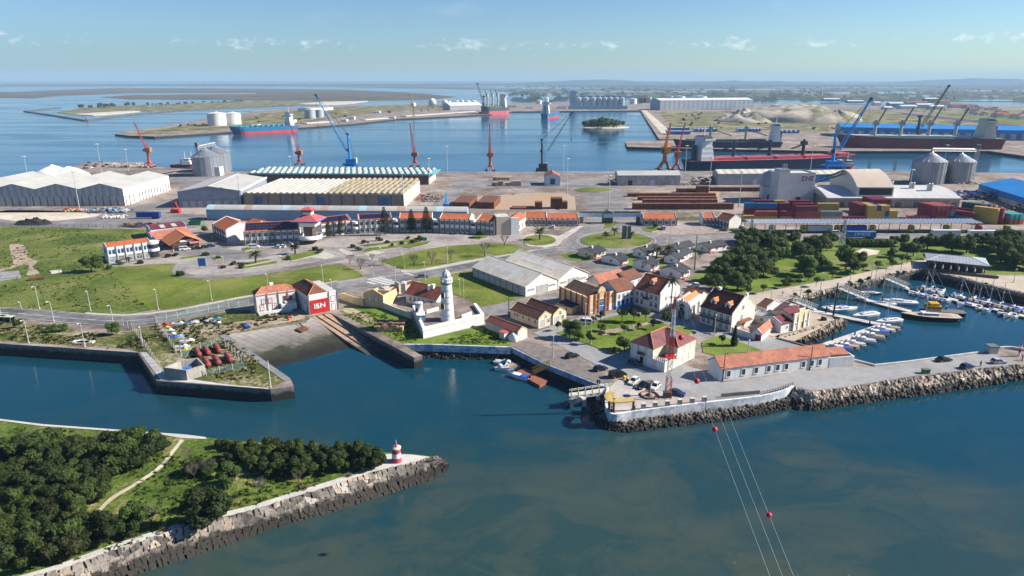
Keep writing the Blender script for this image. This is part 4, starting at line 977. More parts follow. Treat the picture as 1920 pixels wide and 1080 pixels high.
sheet('sandy_path',[(640,582),(660,578),(690,592),(705,605),(695,606),(665,592)],DIRT,.05,sm=2)
sheet('scrub',[(-320,592),(0,598),(120,615),(190,625),(250,618),(312,606),(466,578),(480,592),(575,592),(582,597),(574,602),(430,626),(412,629),(478,671),(543,712),(505,728),(300,711),(266,662),(240,655),(0,640),(-320,620)],SCRUB,.015)
sheet('bare_earth',[(350,636),(400,622),(440,604),(500,598),(560,590),(570,598),(480,615),(430,625),(400,634)],DIRT,.04,sm=2)
sheet('concrete_apron',[(296,706),(262,661),(275,661),(316,705),(330,707),(430,722),(505,728),(502,730),(300,713)],LCONC,.06)
_,ra,rb_=strip('road',[(-320,570),(0,578),(100,584),(160,590),(240,593),(330,583),(465,557),(560,543),(630,529),(710,520),(780,511),(887,491),(960,477),(1010,468),(1060,463)],[(-320,588),(0,595),(80,602),(160,609),(240,612),(330,600),(465,574),(560,559),(650,546),(740,532),(790,523),(887,503),(975,487),(1040,474),(1080,470)],ASPH,.03)
n=len(ra);cen=[a.lerp(b,.5)for a,b in zip(ra,rb_)]
markline([a.lerp(b,.06)for a,b in zip(ra,rb_)]);markline([a.lerp(b,.94)for a,b in zip(ra,rb_)]);markline(cen,.16,(3,4));markline([a.lerp(b,.52)for a,b in zip(ra,rb_)][:20],.14)
kerbline([a.lerp(b,-.04)for a,b in zip(ra,rb_)][8:],.14,.3)
strip('pavement',[(160,586),(240,590),(330,580),(465,554.5),(560,540.5),(632,526.5)],[(160,589),(240,592.4),(330,582.4),(465,556.4),(560,542.4),(632,528.4)],PAVE2,.12)
strip('pavement',[(752,506),(790,504.5),(880,488),(975,474),(1000,470)],[(752,511),(790,509),(886,490.5),(975,475.8),(1000,471.5)],PAVE2,.12)
mb=MB();a0,a1,c0,c1=P(688,524.5),P(716,519.5),P(725,537),P(752,531)
for i in range(0,12,2):
 t0,t1=i/12,(i+1)/12;q=[a0.lerp(c0,t0),a1.lerp(c1,t0),a1.lerp(c1,t1),a0.lerp(c0,t1)];mb.face([(p.x,p.y,GZ+.14)for p in q][::-1],MARK)
struct('road_marking',mb)
mb=MB()
for(x0,y0,x1,y1)in[(690,529,706,534),(760,512,776,518)]:
 for i in range(6):t_=i/6;p=P(x0+(x1-x0)*t_,y0+(y1-y0)*t_);mb.box((p.x,p.y,GZ+.14),(1.6,.5,.01),MARK,.5)
struct('road_marking',mb)
strip('plaza',[(210,498),(285,486),(330,478),(400,470),(470,458),(560,452),(700,436),(860,438),(930,444),(985,438)],[(235,500),(332,494),(400,505),(480,512),(560,502),(630,494),(713,488),(820,464),(940,455),(1000,446)],PAVE,.012)
sheet('access_road',[(330,512),(325,503),(338,492),(380,484),(430,478),(470,474),(560,464),(640,450),(690,445),(760,440),(880,446),(955,444),(990,436),(1000,440),(960,452),(900,452),(850,455),(760,470),(700,482),(690,486),(660,480),(620,478),(590,488),(520,503),(450,514),(400,521),(352,521)],PAVE,.03,sm=2)
sheet('drive',[(322,508),(332,497),(370,488),(420,484),(395,490),(360,497),(348,507),(358,515),(400,518),(480,510),(580,494),(640,482),(650,486),(580,500),(480,516),(400,523),(350,521),(330,517)],ASPHL,.05,sm=2)
sheet('parking_lane',[(330,478),(400,462),(450,470),(520,478),(480,486),(420,489),(370,482)],ASPHL,.05,sm=1)
sheet('junction',[(632,529),(668,524),(690,515),(700,506),(690,495),(655,488),(665,481),(690,486),(715,497),(742,509),(765,512),(745,531),(650,546),(630,540)],ASPHL,.07)
for pts in([(660,475),(640,466),(634,470),(650,479),(680,478),(700,470),(720,474),(690,480),(664,480)],[(520,480),(560,476),(600,468),(628,480),(608,486),(580,483),(540,490)],):
 sheet('pavement',pts,PAVE2,.06,kerb=(KERB,.12))
for pts in([(680,460),(700,457),(770,449),(795,447),(790,453),(750,456),(690,463)],[(680,471),(690,466),(740,461),(770,457),(790,455),(780,460),(740,465),(685,473)],[(752,464),(790,455),(810,452),(800,459),(770,466)],[(525,483),(590,469),(602,470),(598,477),(545,490)],[(440,496),(500,486),(512,488),(450,501)],[(448,503),(515,490),(522,494),(455,505)],[(452,467),(470,464),(472,468),(458,472)],[(395,483),(410,481),(416,486),(405,488)],[(340,483),(380,478),(385,481),(335,488)],[(877,445),(893,442),(917,445),(900,449),(880,448)],[(409,498),(425,498),(425,503),(412,503)],[(1135,418),(1150,414),(1160,420),(1145,428),(1133,430)],[(1205,428),(1228,422),(1240,430),(1222,436),(1208,433)],[(1360,428),(1420,428),(1425,434),(1370,433)],[(1270,408),(1310,408),(1310,413),(1270,413)]):
 sheet('planted_bed',pts,LAWN,.07,kerb=(KERB,.1),sm=1)
def ell(cx,cy,rx,ry,n=40):return[(cx+rx*math.cos(2*PI*i/n),cy+ry*math.sin(2*PI*i/n)*(1-.06*math.sin(2*PI*i/n)))for i in range(n)]
sheet('road',[(1040,470),(1060,455),(1075,440),(1090,425),(1120,417),(1150,418),(1180,418),(1205,430),(1235,440),(1290,442),(1500,440),(1920,437),(2300,437),(2300,447),(1920,449),(1480,451),(1330,455),(1240,460),(1190,474),(1120,476),(1075,474)],ASPHL,.05)
sheet('roundabout',ell(1156,452,66,14.5),LAWN,.07,kerb=(KERB,.2));sheet('roundabout',ell(1011.5,451.5,31,9.8),LAWN,.07,kerb=(KERB,.2))
sheet('pavement',[(976,450),(985,441),(1000,438.5),(1030,440),(1048,443),(1060,436),(1085,424),(1094,424),(1080,434),(1056,449),(1046,460),(1020,465),(990,462)],PAVE2,.05,kerb=(KERB,.1),sm=1)
sheet('roundabout',ell(1114,356.8,35,4.4),LAWN,.06,kerb=(KERB,.2))
sheet('lawn',[(1050,478),(1068,474),(1090,478),(1120,484),(1180,474),(1200,470),(1230,480),(1250,492),(1240,505),(1190,508),(1150,504),(1110,494),(1085,491),(1062,486)],GRASSP,.02)
sheet('lane',[(1080,491),(1120,487),(1180,500),(1130,528),(1110,505)],ASPHL,.05)
for pts in([(1090,415),(1130,400),(1150,398),(1160,398),(1200,418),(1150,422),(1120,424)],):sheet('road',pts,ASPHL,.02)
sheet('rusty_yard',[(835,392),(860,372),(985,362),(1060,362),(1078,370),(1080,394),(960,394)],RUST,.03,sm=1)
sheet('rusty_yard',[(1180,392),(1200,360),(1330,352),(1350,360),(1345,392)],RUST,.03,sm=1)
sheet('yard_road',[(800,395),(850,345),(840,335),(1150,332),(1430,330),(1430,338),(1180,342),(1160,350),(1170,362),(1180,395),(1100,397),(1100,365),(1060,352),(950,352),(870,355),(830,395)],ASPHL,.02)
sheet('yard_road',[(-300,392),(100,392),(240,388),(340,372),(335,345),(325,330),(420,332),(480,330),(345,355),(340,392),(200,398),(-300,400)],ASPHL,.02)
sheet('quay_apron',[(830,324),(1140,322.5),(1640,321.5),(1640,326),(1140,328),(830,330)],ASPHL,.03)
sheet('park_lawn',[(1290,522),(1345,492),(1372,462),(1430,450),(1500,447),(1600,450),(1920,452),(2300,462),(2300,560),(2050,530),(1920,516),(1850,514),(1780,498),(1735,482),(1727,486),(1665,500),(1565,523),(1440,544),(1400,552),(1365,548),(1330,538)],GRASSP,.02)
sheet('promenade',[(1385,556),(1440,546),(1565,524),(1665,501),(1727,487),(1740,483),(1785,500),(1850,516),(1920,519),(2300,580),(2300,636),(2100,592),(1920,549),(1800,519.5),(1735,505),(1702,509),(1652,520),(1602,531),(1552,542),(1502,555),(1464,566),(1440,572),(1410,580)],M('promenade_paving',(.42,.35,.27),.1,.1,.9),.05)
sheet('playground',[(1600,474),(1618,466),(1650,470),(1645,477),(1618,481)],SAND,.06)
sheet('lawn',[(1042,625),(1100,606),(1165,590),(1195,588),(1222,596),(1247,608),(1292,622),(1296,634),(1262,636),(1240,626),(1195,648),(1182,656),(1145,662),(1100,645)],GRASSP,.02,kerb=(KERB,.12))
sheet('lawn',[(1316,642),(1338,632),(1352,630),(1382,640),(1432,659),(1340,667),(1318,661)],GRASSP,.02,kerb=(KERB,.12),sm=1)
sheet('lawn',[(1260,614),(1280,612),(1300,622),(1292,628),(1265,625)],GRASSP,.02,kerb=(KERB,.12))
sheet('gravel_path',[(1120,622),(1150,618),(1195,610),(1222,602),(1226,606),(1200,614),(1160,624),(1128,630)],DIRT,.22,sm=2)
sheet('street',[(870,585),(905,577),(960,565),(1040,548),(1060,552),(1040,570),(985,586),(957,600),(915,590)],ASPHL,.03)
sheet('street',[(1000,625),(1045,608),(1090,594),(1170,585),(1240,588),(1290,600),(1330,612),(1400,634),(1462,634),(1507,650),(1560,656),(1440,662),(1385,642),(1350,630),(1300,636),(1290,622),(1247,608),(1195,588),(1165,590),(1100,606),(1042,625),(1100,648),(1145,664),(1185,655),(1300,690),(1340,700),(1350,718),(1560,690),(1640,688),(1855,661),(1900,675),(1915,682),(1715,705),(1590,725),(1522,734),(1487,724),(1425,741),(1322,750),(1240,742),(1160,705),(1060,655)],M('pale_asphalt',(.27,.265,.26),.12,.08,.9,col2=(.235,.23,.225)),.03)
sheet('quay_strip',[(962,650),(1000,642),(1085,672),(1153,716),(1120,719),(1022,681)],M('quay_cobbles',(.17,.15,.135),.2,.5,.95),.05)
sheet('terrace_paving',[(1143,727),(1158,712),(1190,722),(1260,740),(1320,750),(1184,770),(1152,776),(1142,765),(1141,748)],M('terrace_concrete',(.42,.385,.34),.14,.12,.9,col2=(.33,.30,.27)),.06)
sheet('lane',[(1380,612),(1412,610),(1470,575),(1500,580),(1566,600),(1516,613),(1486,622),(1462,627),(1430,642),(1455,634),(1466,630),(1530,612),(1566,601),(1490,640),(1460,634)],M('lane_paving',(.40,.33,.25),.1,.1,.9),.02)
IZ=3.2
sheet('footpath',smooth_pts([(170,972),(205,935),(260,902),(300,872),(322,845),(338,825)],4,False)+smooth_pts([(346,825),(328,847),(306,875),(265,905),(210,939),(176,974)],4,False),SAND,.05,IZ)
sheet('concrete_path',[(712,868),(724,852),(770,853),(804,857),(809,859.5),(757,873),(696,886),(619,912.5),(535,937),(480,956),(361,984),(222,1030),(105,1072),(-60,1122),(-60,1108),(95,1064),(216,1020),(356,976),(475,948),(530,930),(614,904),(690,879)],LCONC,.06,IZ)
sheet('concrete_path',[(-60,777),(0,786),(80,796),(300,812),(345,815),(385,820),(388,824),(340,822),(318,818),(300,815),(80,799.5),(0,789.5),(-60,781)],LCONC,.06,IZ)
sheet('dock_heath',[(232,249),(300,242),(390,230),(480,216),(610,205),(760,199),(760,206),(640,220),(560,232),(500,237),(430,242),(300,251),(250,252)],HEATH,.1,2.5)
sheet('dock_heath',[(480,214),(620,201),(760,197),(950,195),(950,199),(800,205),(700,210),(600,220)],HEATH,.14,2.5)
sheet('dune_heath',[(1236,210),(1420,208),(1560,206),(1700,203),(2500,216),(2500,262),(1920,250),(1700,232),(1555,234),(1555,246),(1420,244),(1260,242)],HEATH,.1,3)
sheet('sandy_track',[(1203,207),(1212,207),(1250,240),(1275,250),(1262,252),(1240,250)],SAND,.16,3)
sheet('yard',[(1290,255),(1420,246),(1555,247),(1556,280),(1290,276)],CONC,.16,3)
strip('road',[(1500,203),(1620,201),(1740,213),(1880,231),(2100,262)],[(1500,206),(1620,204.5),(1740,217),(1880,236),(2100,270)],ASPHL,.2,3)
strip('ditch_bank',[(1690,212),(1780,220),(1860,229),(1990,246)],[(1690,215),(1780,224),(1860,234),(1990,252)],M('dark_bank',(.07,.05,.04),.3,.05),.25,3)
sheet('meadow',[(1740,212),(1920,222),(2300,240),(2300,256),(1990,240),(1860,226)],LAWN,.22,3)
def slope(name,quad,mat,sub=8):
 """quad of (px,py,z) -> sloped slab sheet"""
 w_=[P(x,y,z)for x,y,z in quad];mb=MB();mb.face(w_ if(w_[1]-w_[0]).cross(w_[2]-w_[0]).z>0 else w_[::-1],mat);return struct(name,mb)
m,t=newmat('slipway_concrete');g=t.n('ShaderNodeNewGeometry').outputs['Position'];s_=t.n('ShaderNodeSeparateXYZ');t.l(g,s_.inputs[0])
zz=t.math('ADD',s_.outputs[2],t.math('MULTIPLY',t.math('SUBTRACT',t.noise(g,.25,5,.65),.5),1.6))
c=t.ramp(t.math('DIVIDE',zz,4),[(.1,(.020,.020,.017)),(.32,(.05,.05,.032)),(.40,(.16,.15,.12)),(.62,(.25,.225,.20)),(.85,(.36,.325,.285))])
br=t.n('ShaderNodeTexBrick');br.inputs['Scale'].default_value=.11;br.inputs['Mortar Size'].default_value=.008;br.inputs['Color1'].default_value=(1,1,1,1);br.inputs['Color2'].default_value=(.9,.9,.9,1);br.inputs['Mortar'].default_value=(.45,.45,.45,1)
t.l(t.mapping(g,(1,1,1),(0,0,.5)),br.inputs['Vector'])
finish(t,t.mix(1,c,br.outputs[0],'MULTIPLY'),.9,0,.2);SLIP=m
slope('slipway',[(412,629.5,GZ),(584,595,GZ),(703,668,-1.2),(520,720,-1.2)],SLIP)
A0,A1,B0,B1=P(584,594,GZ-.1),P(619,588,GZ-.1),P(722,688,-.9),P(772,678,-.9)
mb=MB();lo=Vector((0,0,-3.5));q=[A0,A1,B1,B0]
mb.add([p+lo for p in q]+q,[(4,5,6,7)[::-1],(0,1,5,4),(1,2,6,5),(2,3,7,6),(3,0,4,7)],None);RAMPM=tidewall('ramp_concrete',(.40,.27,.18),(.05,.05,.045),1.0)
rt=thing('rail_ramp','sloping concrete ramp with boat rails from the red gate into the water','slipway');obj('slab',mb,RAMPM,rt)
for t_ in(.25,.62):mb=MB();a,bb=A0.lerp(A1,t_)+Vector((0,0,.12)),B0.lerp(B1,t_)+Vector((0,0,.12));mb.tube(a,bb,.2,.2,4,DKMET);obj('rail',mb,None,rt)
rt=thing('winch_cradle','rusty winch cradle and rails on the concrete slipway','cradle');mb=MB()
for dx in(0,9):
 a,bb=P(548+dx,602,GZ+.1),P(590+dx,640,.9);mb.tube(a,bb,.14,.14,4,DKMET)
obj('rail',mb,None,rt);mb=MB();p=P(566,618,2.6);mb.box((p.x,p.y,2.7),(3.6,3.2,.3),RUSTM,-.6);mb.box((p.x,p.y,2.95),(1.2,3.4,.3),RUSTM,-.6);obj('cradle',mb,None,rt)
p=P(541,601);mb=MB();mb.tube((p.x,p.y,GZ),(p.x,p.y,GZ+1.4),.4,.3,8,REDP);obj('winch',mb,None,rt)
for rx,ry in((74,17.5),(96,24.5)):w_=[P(x,y)for x,y in ell(1156,452,rx,ry,60)];markline(w_+w_[:1],.18,None if rx<80 else(2,5))
for pts in([(1260,446),(1500,444.5),(1900,443)],[(1060,432),(1085,421)],[(1240,452),(1330,449)]):markline(resample([P(x,y)for x,y in pts],30),.18,(3,5))
sheet('pier_strip',[(410,629.5),(426,627.5),(546,711.5),(534,716),(478,676)],M('pier_strip_concrete',(.20,.19,.185),.15,.3,.9),.1)
sheet('old_slab',[(-40,520),(0,511),(35,508),(41,522),(0,528),(-40,536)],M('old_slab_concrete',(.26,.25,.235),.25,.3,.95),.08)
sheet('old_slab',[(93,508),(115,506),(117,511),(97,515)],LCONC,.08)
STRIPEW=M('striped_cladding',(.62,.63,.64),.06,.3,.8,stripes=('Y',1.2,.35))
def office(lab,A,B_,D,ev,ridge,roof='tile',bays=6,st=2,gw=None,name='office_wing',rx=None):
 b=Bld(name,lab,A,B_,D,eave=ev,group='office wings');b.wall(WALLW);rz_=min(4.2,b.rise(ridge,b.w*.5))
 b.gable(TILEO,rz_,'x',.25,par=.25,coping=PINKR)
 h=b.h;fl=h/st
 for k in range(st):b.wmb.b2(.05,b.w-.05,-.14,0,fl*k+fl*.76+.0,fl*(k+1)+(.12 if k==st-1 else.22*fl),WHITE)
 b.done_wall()
 mb=MB()
 for i in range(bays+1):x=b.w*i/bays;mb.b2(x-.2,x+.2,-.5,-.15,0,h+.3,DKGREY)
 b.part('pilasters',mb)
 bw=b.w/bays
 for k in range(st):
  b.win('f',[bw*(i+.5)for i in range(bays)],fl*k+.25*fl,bw*.62,fl*.5,WHITE,GLASS,2,.08)
 if roof=='solar':
  mb=MB();sl=rz_/(b.d/2);n=max(8,int(b.w/1.7));L=b.d/2
  for i in range(n):
   for j in range(3):
    x0=.8+(b.w-1.6)*i/n;x1=x0+(b.w-1.6)/n-.14;y0=L*(.08+.29*j);y1=y0+L*.26
    slab(mb,(x0,y0,h+sl*y0+.26),(x1,y0,h+sl*y0+.26),(x1,y1,h+sl*y1+.26),(x0,y1,h+sl*y1+.26),.05,SOLAR)
  b.part('solar_panels',mb)
 return b
office('white office wing with red brown tile roof at the left end of the row',(402,441),(426,454),14,420.5,412,bays=5)
b=office('long white office wing with solar panels left of the red roofed tower',(460,461),(563,455.5),11,435,416,'solar',9)
b.win('l',[b.d*.5],b.h*.2,1.4,b.h*.6,BLUEP,BLUEP,0)
b=Bld('office_annex','small white gabled annex behind the solar panelled office wing',(474,436),(512,430),9,eave=424,group='office wings');b.wall(WALLW);b.gable(TILEO,2.2,'y',.3);b.done_wall();b.win('f',[b.w/2],2,1.4,1.4)
office('short white office wing with solar panels right of the red roofed tower',(603,445),(660,437.5),11,420,406,'solar',5)
office('white office wing with solar panels behind the tallest star shaped conifer',(674,438),(736,434.5),11,413,401,'solar',6)
office('white office wing with orange roof behind the two middle conifers',(750,435.5),(811,434.5),11,410,399.5,'tile',6)
office('white office wing with orange roof right of the middle conifers',(825,436.5),(881,438.5),11,410.5,401,'tile',6)
office('white office wing with sloping orange roof ending at the windowless beige block',(894,438),(926.5,441),11,413.5,404,'tile',4)
for i,(A,B_,ev,lab)in enumerate([((661.5,438.5),(673,437.5),417,'link with white round balcony between the two solar panelled wings'),((737,435),(749,435),412,'link with white round balcony left of the first orange roofed office wing'),((812,435),(824,436),412,'link with white round balcony between the two middle orange roofed office wings'),((882,438.5),(893,438.5),413,'link block before the last orange roofed office wing')]):
 b=Bld('stair_link',lab,A,B_,6,eave=ev,group='office stair links');b.wall(WALLG);b.flat(LCONC,.4,WHITE);b.done_wall()
 mb=MB();c=(b.w/2,0);r=b.w*.5
 for z in(b.h*.42,b.h*.9):mb.lathe([(r,z),(r,z+1.1)],16,WHITE,c,cap=True)
 b.part('balcony',mb);b.win('f',[b.w/2],b.h*.55,b.w*.6,1.2,DKMET,GLASS,1)
b=Bld('beige_block','windowless beige stone clad block between the office wings and the low orange roofed house',(931,441),(958,440),10,eave=408);b.wall(BEIGEC);b.flat(LCONC,.3,BEIGEC);b.wmb.b2(b.w-.02,b.w+4.2,-.6,.2,0,b.h*.97,WHITE);b.done_wall()
b=Bld('low_orange_house','small wing with orange roof turning the corner beside the beige block',(968,437),(986,424),8,h=5.2,group='low orange roofed houses');b.wall(WALLW);b.gable(TILEO,2,'x',.2,par=.2);b.done_wall();b.win('f',b.row('f',4,1.2),1.0,1.2,2.0,BRICK,GLASS)
for A,B_,ev,rd,lab,nb in[((984,423.5),(1024,424),409,398,'low white house with orange roof and brown doors left of the joined orange roof',5),((1025,424),(1084,424),410,400.5,'low white house with long orange roof nearest the port gate',6),((1206,423),(1268,423),410.5,400,'pale blue house with orange roof right of the port gate',5),((1318,423),(1340,423),409.5,400,'pale blue house with orange roof beside the truck lane',3),((1341.5,423),(1366,429),409,401,'pale blue angled house with orange roof and pale gable beside the truck lane',4)]:
 office(lab,A,B_,9,ev,rd,'tile',nb,1,name='low_orange_house')
p=P(581,456);T=thing('office_tower','white and brown observation tower with stacked red pagoda roofs in the office row','tower',p,-.08)
k=MPP(p);H=lambda y:ZT(p,y)-GZ;w1=15*k
mb=MB();mb.b2(-w1*.55,w1*.55,-w1*.3,w1*1.0,0,H(424),M('brown_cladding',(.11,.07,.05),.25,.6,.8));mb.b2(-w1,w1,-w1*.45,w1*1.3,H(424),H(412),WHITE);mb.b2(-w1*.9,w1*.9,-w1*.5,w1*1.2,H(417),H(411.5),GLASS);obj('shaft',mb,None,T)
mb=MB();mb.lathe([(22*k,H(447)),(22*k,H(440)),(21*k,H(440)),(21*k,H(446)),(.1,H(446))],28,WHITE,(0,w1*.3),cap=False);obj('ring_balcony',mb,None,T)
mb=MB();e=25*k;c=(0,w1*.35);q=[(-e,c[1]-e),(e,c[1]-e),(e,c[1]+e),(-e,c[1]+e)];z0,z1=H(412),H(402.5);s_=7.5*k
q2=[(-s_,c[1]-s_),(s_,c[1]-s_),(s_,c[1]+s_),(-s_,c[1]+s_)]
for i in range(4):j=(i+1)%4;mb.face([(*q[i],z0),(*q[j],z0),(*q2[j],z1),(*q2[i],z1)],PINKR)
for i in range(4):j=(i+1)%4;mb.face([(*q[i],z0-.5),(*q[j],z0-.5),(*q[j],z0),(*q[i],z0)],BLUEP)
mb.face([(x,y,z0-.5)for x,y in q[::-1]],WHITE);obj('roof',mb,None,T)
mb=MB();mb.b2(-s_,s_,c[1]-s_,c[1]+s_,z1-.3,H(397.5),WHITE);mb.b2(-s_*1.25,s_*1.25,c[1]-s_*1.25,c[1]+s_*1.25,H(397.5),H(393),BRICK);obj('lantern',mb,None,T)
mb=MB();e=s_*1.6
for i in range(4):
 a=[(-e,c[1]-e),(e,c[1]-e),(e,c[1]+e),(-e,c[1]+e)];j=(i+1)%4;mb.face([(*a[i],H(393)),(*a[j],H(393)),(0,c[1],H(388.5))],PINKR)
obj('roof',mb,None,T);mb=MB()
for dx in(-1.5,0,1.5):mb.tube((dx,c[1],H(390)),(dx,c[1],H(381)),.12,.06,5,GREYM);mb.b2(dx-.8,dx+.8,c[1]-.1,c[1]+.1,H(384),H(384)+.2,GREYM)
obj('antenna',mb,None,T)
p0,p1=P(1090,418),P(1196,418);hh=ZT(p0,396)-GZ;L_=(p1-p0).length;G=thing('port_gate','dark framed port entrance gate with a pale lettered beam and central kiosk','gate',p0,math.atan2(p1.y-p0.y,p1.x-p0.x))
mb=MB()
for x in(0,L_):mb.b2(x-1,x+1,-1,1.2,0,hh-2.5,DKGREY)
obj('pillar',mb,None,G);mb=MB();mb.b2(-1.2,L_+1.2,-.9,1.2,hh-.9,hh,DKGREY);mb.b2(-1.5,L_+1.5,-1.1,-.3,hh-3.0,hh-.91,LBLUE);obj('beam',mb,None,G)
mb=MB();xm=L_*.46;mb.b2(xm-3,xm+3,-2,2,0,hh*.9,DKGREY);mb.b2(xm-2.4,xm+2.4,-2.3,-1.9,.8,hh*.45,GLASS);mb.b2(xm-2.6,xm+2.6,-2.4,-1.9,hh*.5,hh*.86,LBLUE)
mb.add([(xm-3.4,-2.4,hh*.9),(xm+3.4,-2.4,hh*.9),(xm,-2.4,hh*1.12),(xm-3.4,2.2,hh*.9),(xm+3.4,2.2,hh*.9),(xm,2.2,hh*1.12)],[(0,1,2),(5,4,3),(1,4,5,2),(3,0,2,5)],DKGREY);obj('kiosk',mb,None,G)
b=Bld('blue_white_office','two storey white office with blue trim and orange roof beside the field',(204.5,494),(286,482.5),(189.5,487),eave=464);b.wall(WALLW);b.gable(TILEO,b.rise(447),'x',.15,par=.15)
for z in(b.h*.42,b.h*.86):b.wmb.b2(.05,b.w,-.16,0,z,z+b.h*.13,WHITE)
b.done_wall();n=5
mb=MB()
for i in range(n+1):x=b.w*i/n;mb.b2(x-.22,x+.22,-.35,0,0,b.h+.2,DKGREY)
b.part('pilasters',mb)
for i in range(n):x0=b.w*i/n;q=b.w/n;b.win('f',[x0+q*.32,x0+q*.70],b.h*.55,q*.2,b.h*.24,BLUEP,GLASS,1);b.win('f',[x0+q*.5],.3,q*.6,b.h*.34,WHITE,GLASS if i%2 else PGLASS,3)
b.win('l',[b.d*.5],b.h*.5,b.d*.6,b.h*.3,LBLUE,BLUEP,0);mb=MB();c_=(b.w+1.0,1.2)
mb.lathe([(2.3,.0),(2.3,b.h*.4)],16,GLASS,c_);mb.lathe([(2.6,b.h*.4),(2.6,b.h*.56)],16,WHITE,c_);mb.lathe([(2.3,b.h*.56),(2.3,b.h*.85)],16,GLASS,c_);mb.lathe([(2.6,b.h*.85),(2.6,b.h)],16,WHITE,c_);b.part('corner_bay',mb)
b=Bld('maroon_shed','blue walled shed with maroon roof and two rooflight strips',(284,449),(352,441),14,eave=431);b.wall(LBLUE);r_=min(4,b.rise(418));b.gable(MAROON,r_,'x',.2,par=.1);b.done_wall()
mb=MB()
for x in(b.w*.3,b.w*.62):slab(mb,(x,.3,b.h+.35),(x+2.2,.3,b.h+.35),(x+2.2,6.6,b.h+.2+r_*.95),(x,6.6,b.h+.2+r_*.95),.04,FIBREX)
b.part('rooflights',mb)
b=Bld('orange_lean_to','long building with low orange lean-to roof in front of the maroon shed',(295,461),(362,449.5),8,h=3.0);b.wall(WALLG);b.done_wall();mb=MB();hb_=ZT(b.W(0,b.d),436)-GZ;slab(mb,(-.3,-.4,b.h),(b.w+.3,-.4,b.h),(b.w+.3,b.d,hb_),(-.3,b.d,hb_),.2,TILES);b.part('roof',mb);b.win('f',b.row('f',4,2),1.2,1.3,1.2)
b=Bld('restaurant_pavilion','dark timber pavilion with broad bright orange gabled roof by the parked cars',(324,469),(374,462),14,h=3.4);b.wall(M('dark_timber',(.075,.045,.03),.3,.6,.85));b.gable(TILEN,3.0,'y',1.6);b.wmb.b2(b.w*.3,b.w*.8,-.12,0,b.h*.95,b.h*1.2,LAMPH);b.done_wall();b.win('f',b.row('f',4,2),.8,2.2,1.6,WOOD,GLASS,2)
mb=MB();slab(mb,(b.w*.62,-2.6,2.3),(b.w*.95,-2.6,2.3),(b.w*.95,0,3.1),(b.w*.62,0,3.1),.15,TILES);mb.b2(-.5,b.w+1,-3.2,-2.9,0,.9,WHITE);b.part('porch',mb)
def barrel(mb,x0,x1,y0,y1,z0,z1,hgt,m,n=7):
 """rounded roof bay along y between x0 and x1, sloping from z0 at y0 to z1 at y1"""
 A_=[];B_=[]
 for i in range(n+1):
  t_=i/n;x=x0+(x1-x0)*t_;a=hgt*math.sin(PI*t_);A_.append((x,y0,z0+a));B_.append((x,y1,z1+a))
 mb.add(A_+B_,[(i,i+1,n+2+i,n+1+i)for i in range(n)],m,True);mb.face(A_[::-1],m);mb.face(B_,m)
PANEL=M('pale_panel',(.50,.53,.56),.08,.2,.7)
b=Bld('salt_warehouse','big multi gabled pale warehouse marked D on its side wall',(-93,387.5),(234.6,385.8),(325,356.6),eave=356.5);b.wall(M('warehouse_panel',(.42,.44,.46),.1,.3,.7,stripes=('X',4.2,.28)))
N=4;gw=b.w/N
ROOFW=M('pale_roof_sheet',(.41,.40,.365),.09,.08,.8,stripes=('Y',3.2,.06))
for i in range(N):b.gable(ROOFW,3.4,'y',.0,x0=gw*i+(.1 if i else 0),x1=gw*(i+1),par=.1)
b.wmb.b2(-.1,b.w,-.1,0,.01,b.h*.58,WALLG);b.wmb.b2(b.w,b.w+.12,0,b.d,.02,b.h,WHITE);b.done_wall()
mb=MB()
for i in range(26):x=b.w*i/25;mb=MB();mb.b2(x-.25,x+.25,-.35,-.1,0,b.h*.58,DKGREY);b.part('buttress',mb)
for t_ in(.03,.1,*(.30+.066*i for i in range(11))):y=b.d*t_;mb=MB();mb.b2(b.w+.13,b.w+.5,y-.3,y+.3,0,b.h*.56,DKGREY);b.part('buttress',mb);o=b.put(letters('D',b.h*.42,DKGREY).mesh('lettering'),'lettering','r',b.d*.2,b.h*.1);o.location.x+=.14
def heap(name,lab,cat,px,py,rx,ry,top,mat,seed=0,z=GZ,n=26,kind=None,noise_k=.25,sharp=1.0):
 p=P(px,py,z);h=ZT(p,top)-z;mb=MB();vs=[];m_=n*2
 for j in range(n+1):
  r=j/n
  for i in range(m_):
   a=2*PI*i/m_;x,y=r*rx*math.cos(a),r*ry*math.sin(a);f=max(0,1-r**sharp)if sharp<1.01 else max(0,1-r)**(1/sharp)
   q=1+noise_k*noise.noise(Vector((x*3/rx+seed,y*3/ry,seed)))+noise_k*.5*noise.noise(Vector((x*9/rx+seed,y*9/ry,seed)))
   vs.append((x,y,h*f*q+(0 if r<.98 else-.3)))
 fs=[(j*m_+i,(j+1)*m_+i,(j+1)*m_+(i+1)%m_,j*m_+(i+1)%m_)for j in range(n)for i in range(m_)]
 mb.add(vs,fs,mat,True);o=obj(name,mb,None,None,p)
 if kind:o['kind']=kind
 else:tag(o,lab,cat)
 return o
k=MPP(P(117,331))
heap('salt_heap','great heap of white salt behind the multi gabled warehouse','salt heap',100,331,36*k,18,309,M('salt',(.78,.75,.70),.05,.1,.9),2,noise_k=.12,sharp=1.5)
heap('salt_heap','lower shoulder heap of white salt on the right of the great heap','salt heap',131,330.5,33*k,16,312,MATS['salt'],5,noise_k=.12,sharp=1.5)
b=Bld('grey_fronted_warehouse','warehouse with blue grey gable front and pale ribbed roof',(337,389.5),(453.5,388),(526,333,1),eave=359.5);b.wall(M('slate_blue_panel',(.22,.25,.31),.08,.2,.7));b.gable(ROOFW,b.rise(325.5,b.w/2,b.d),'y',.1,coping=WHITE)
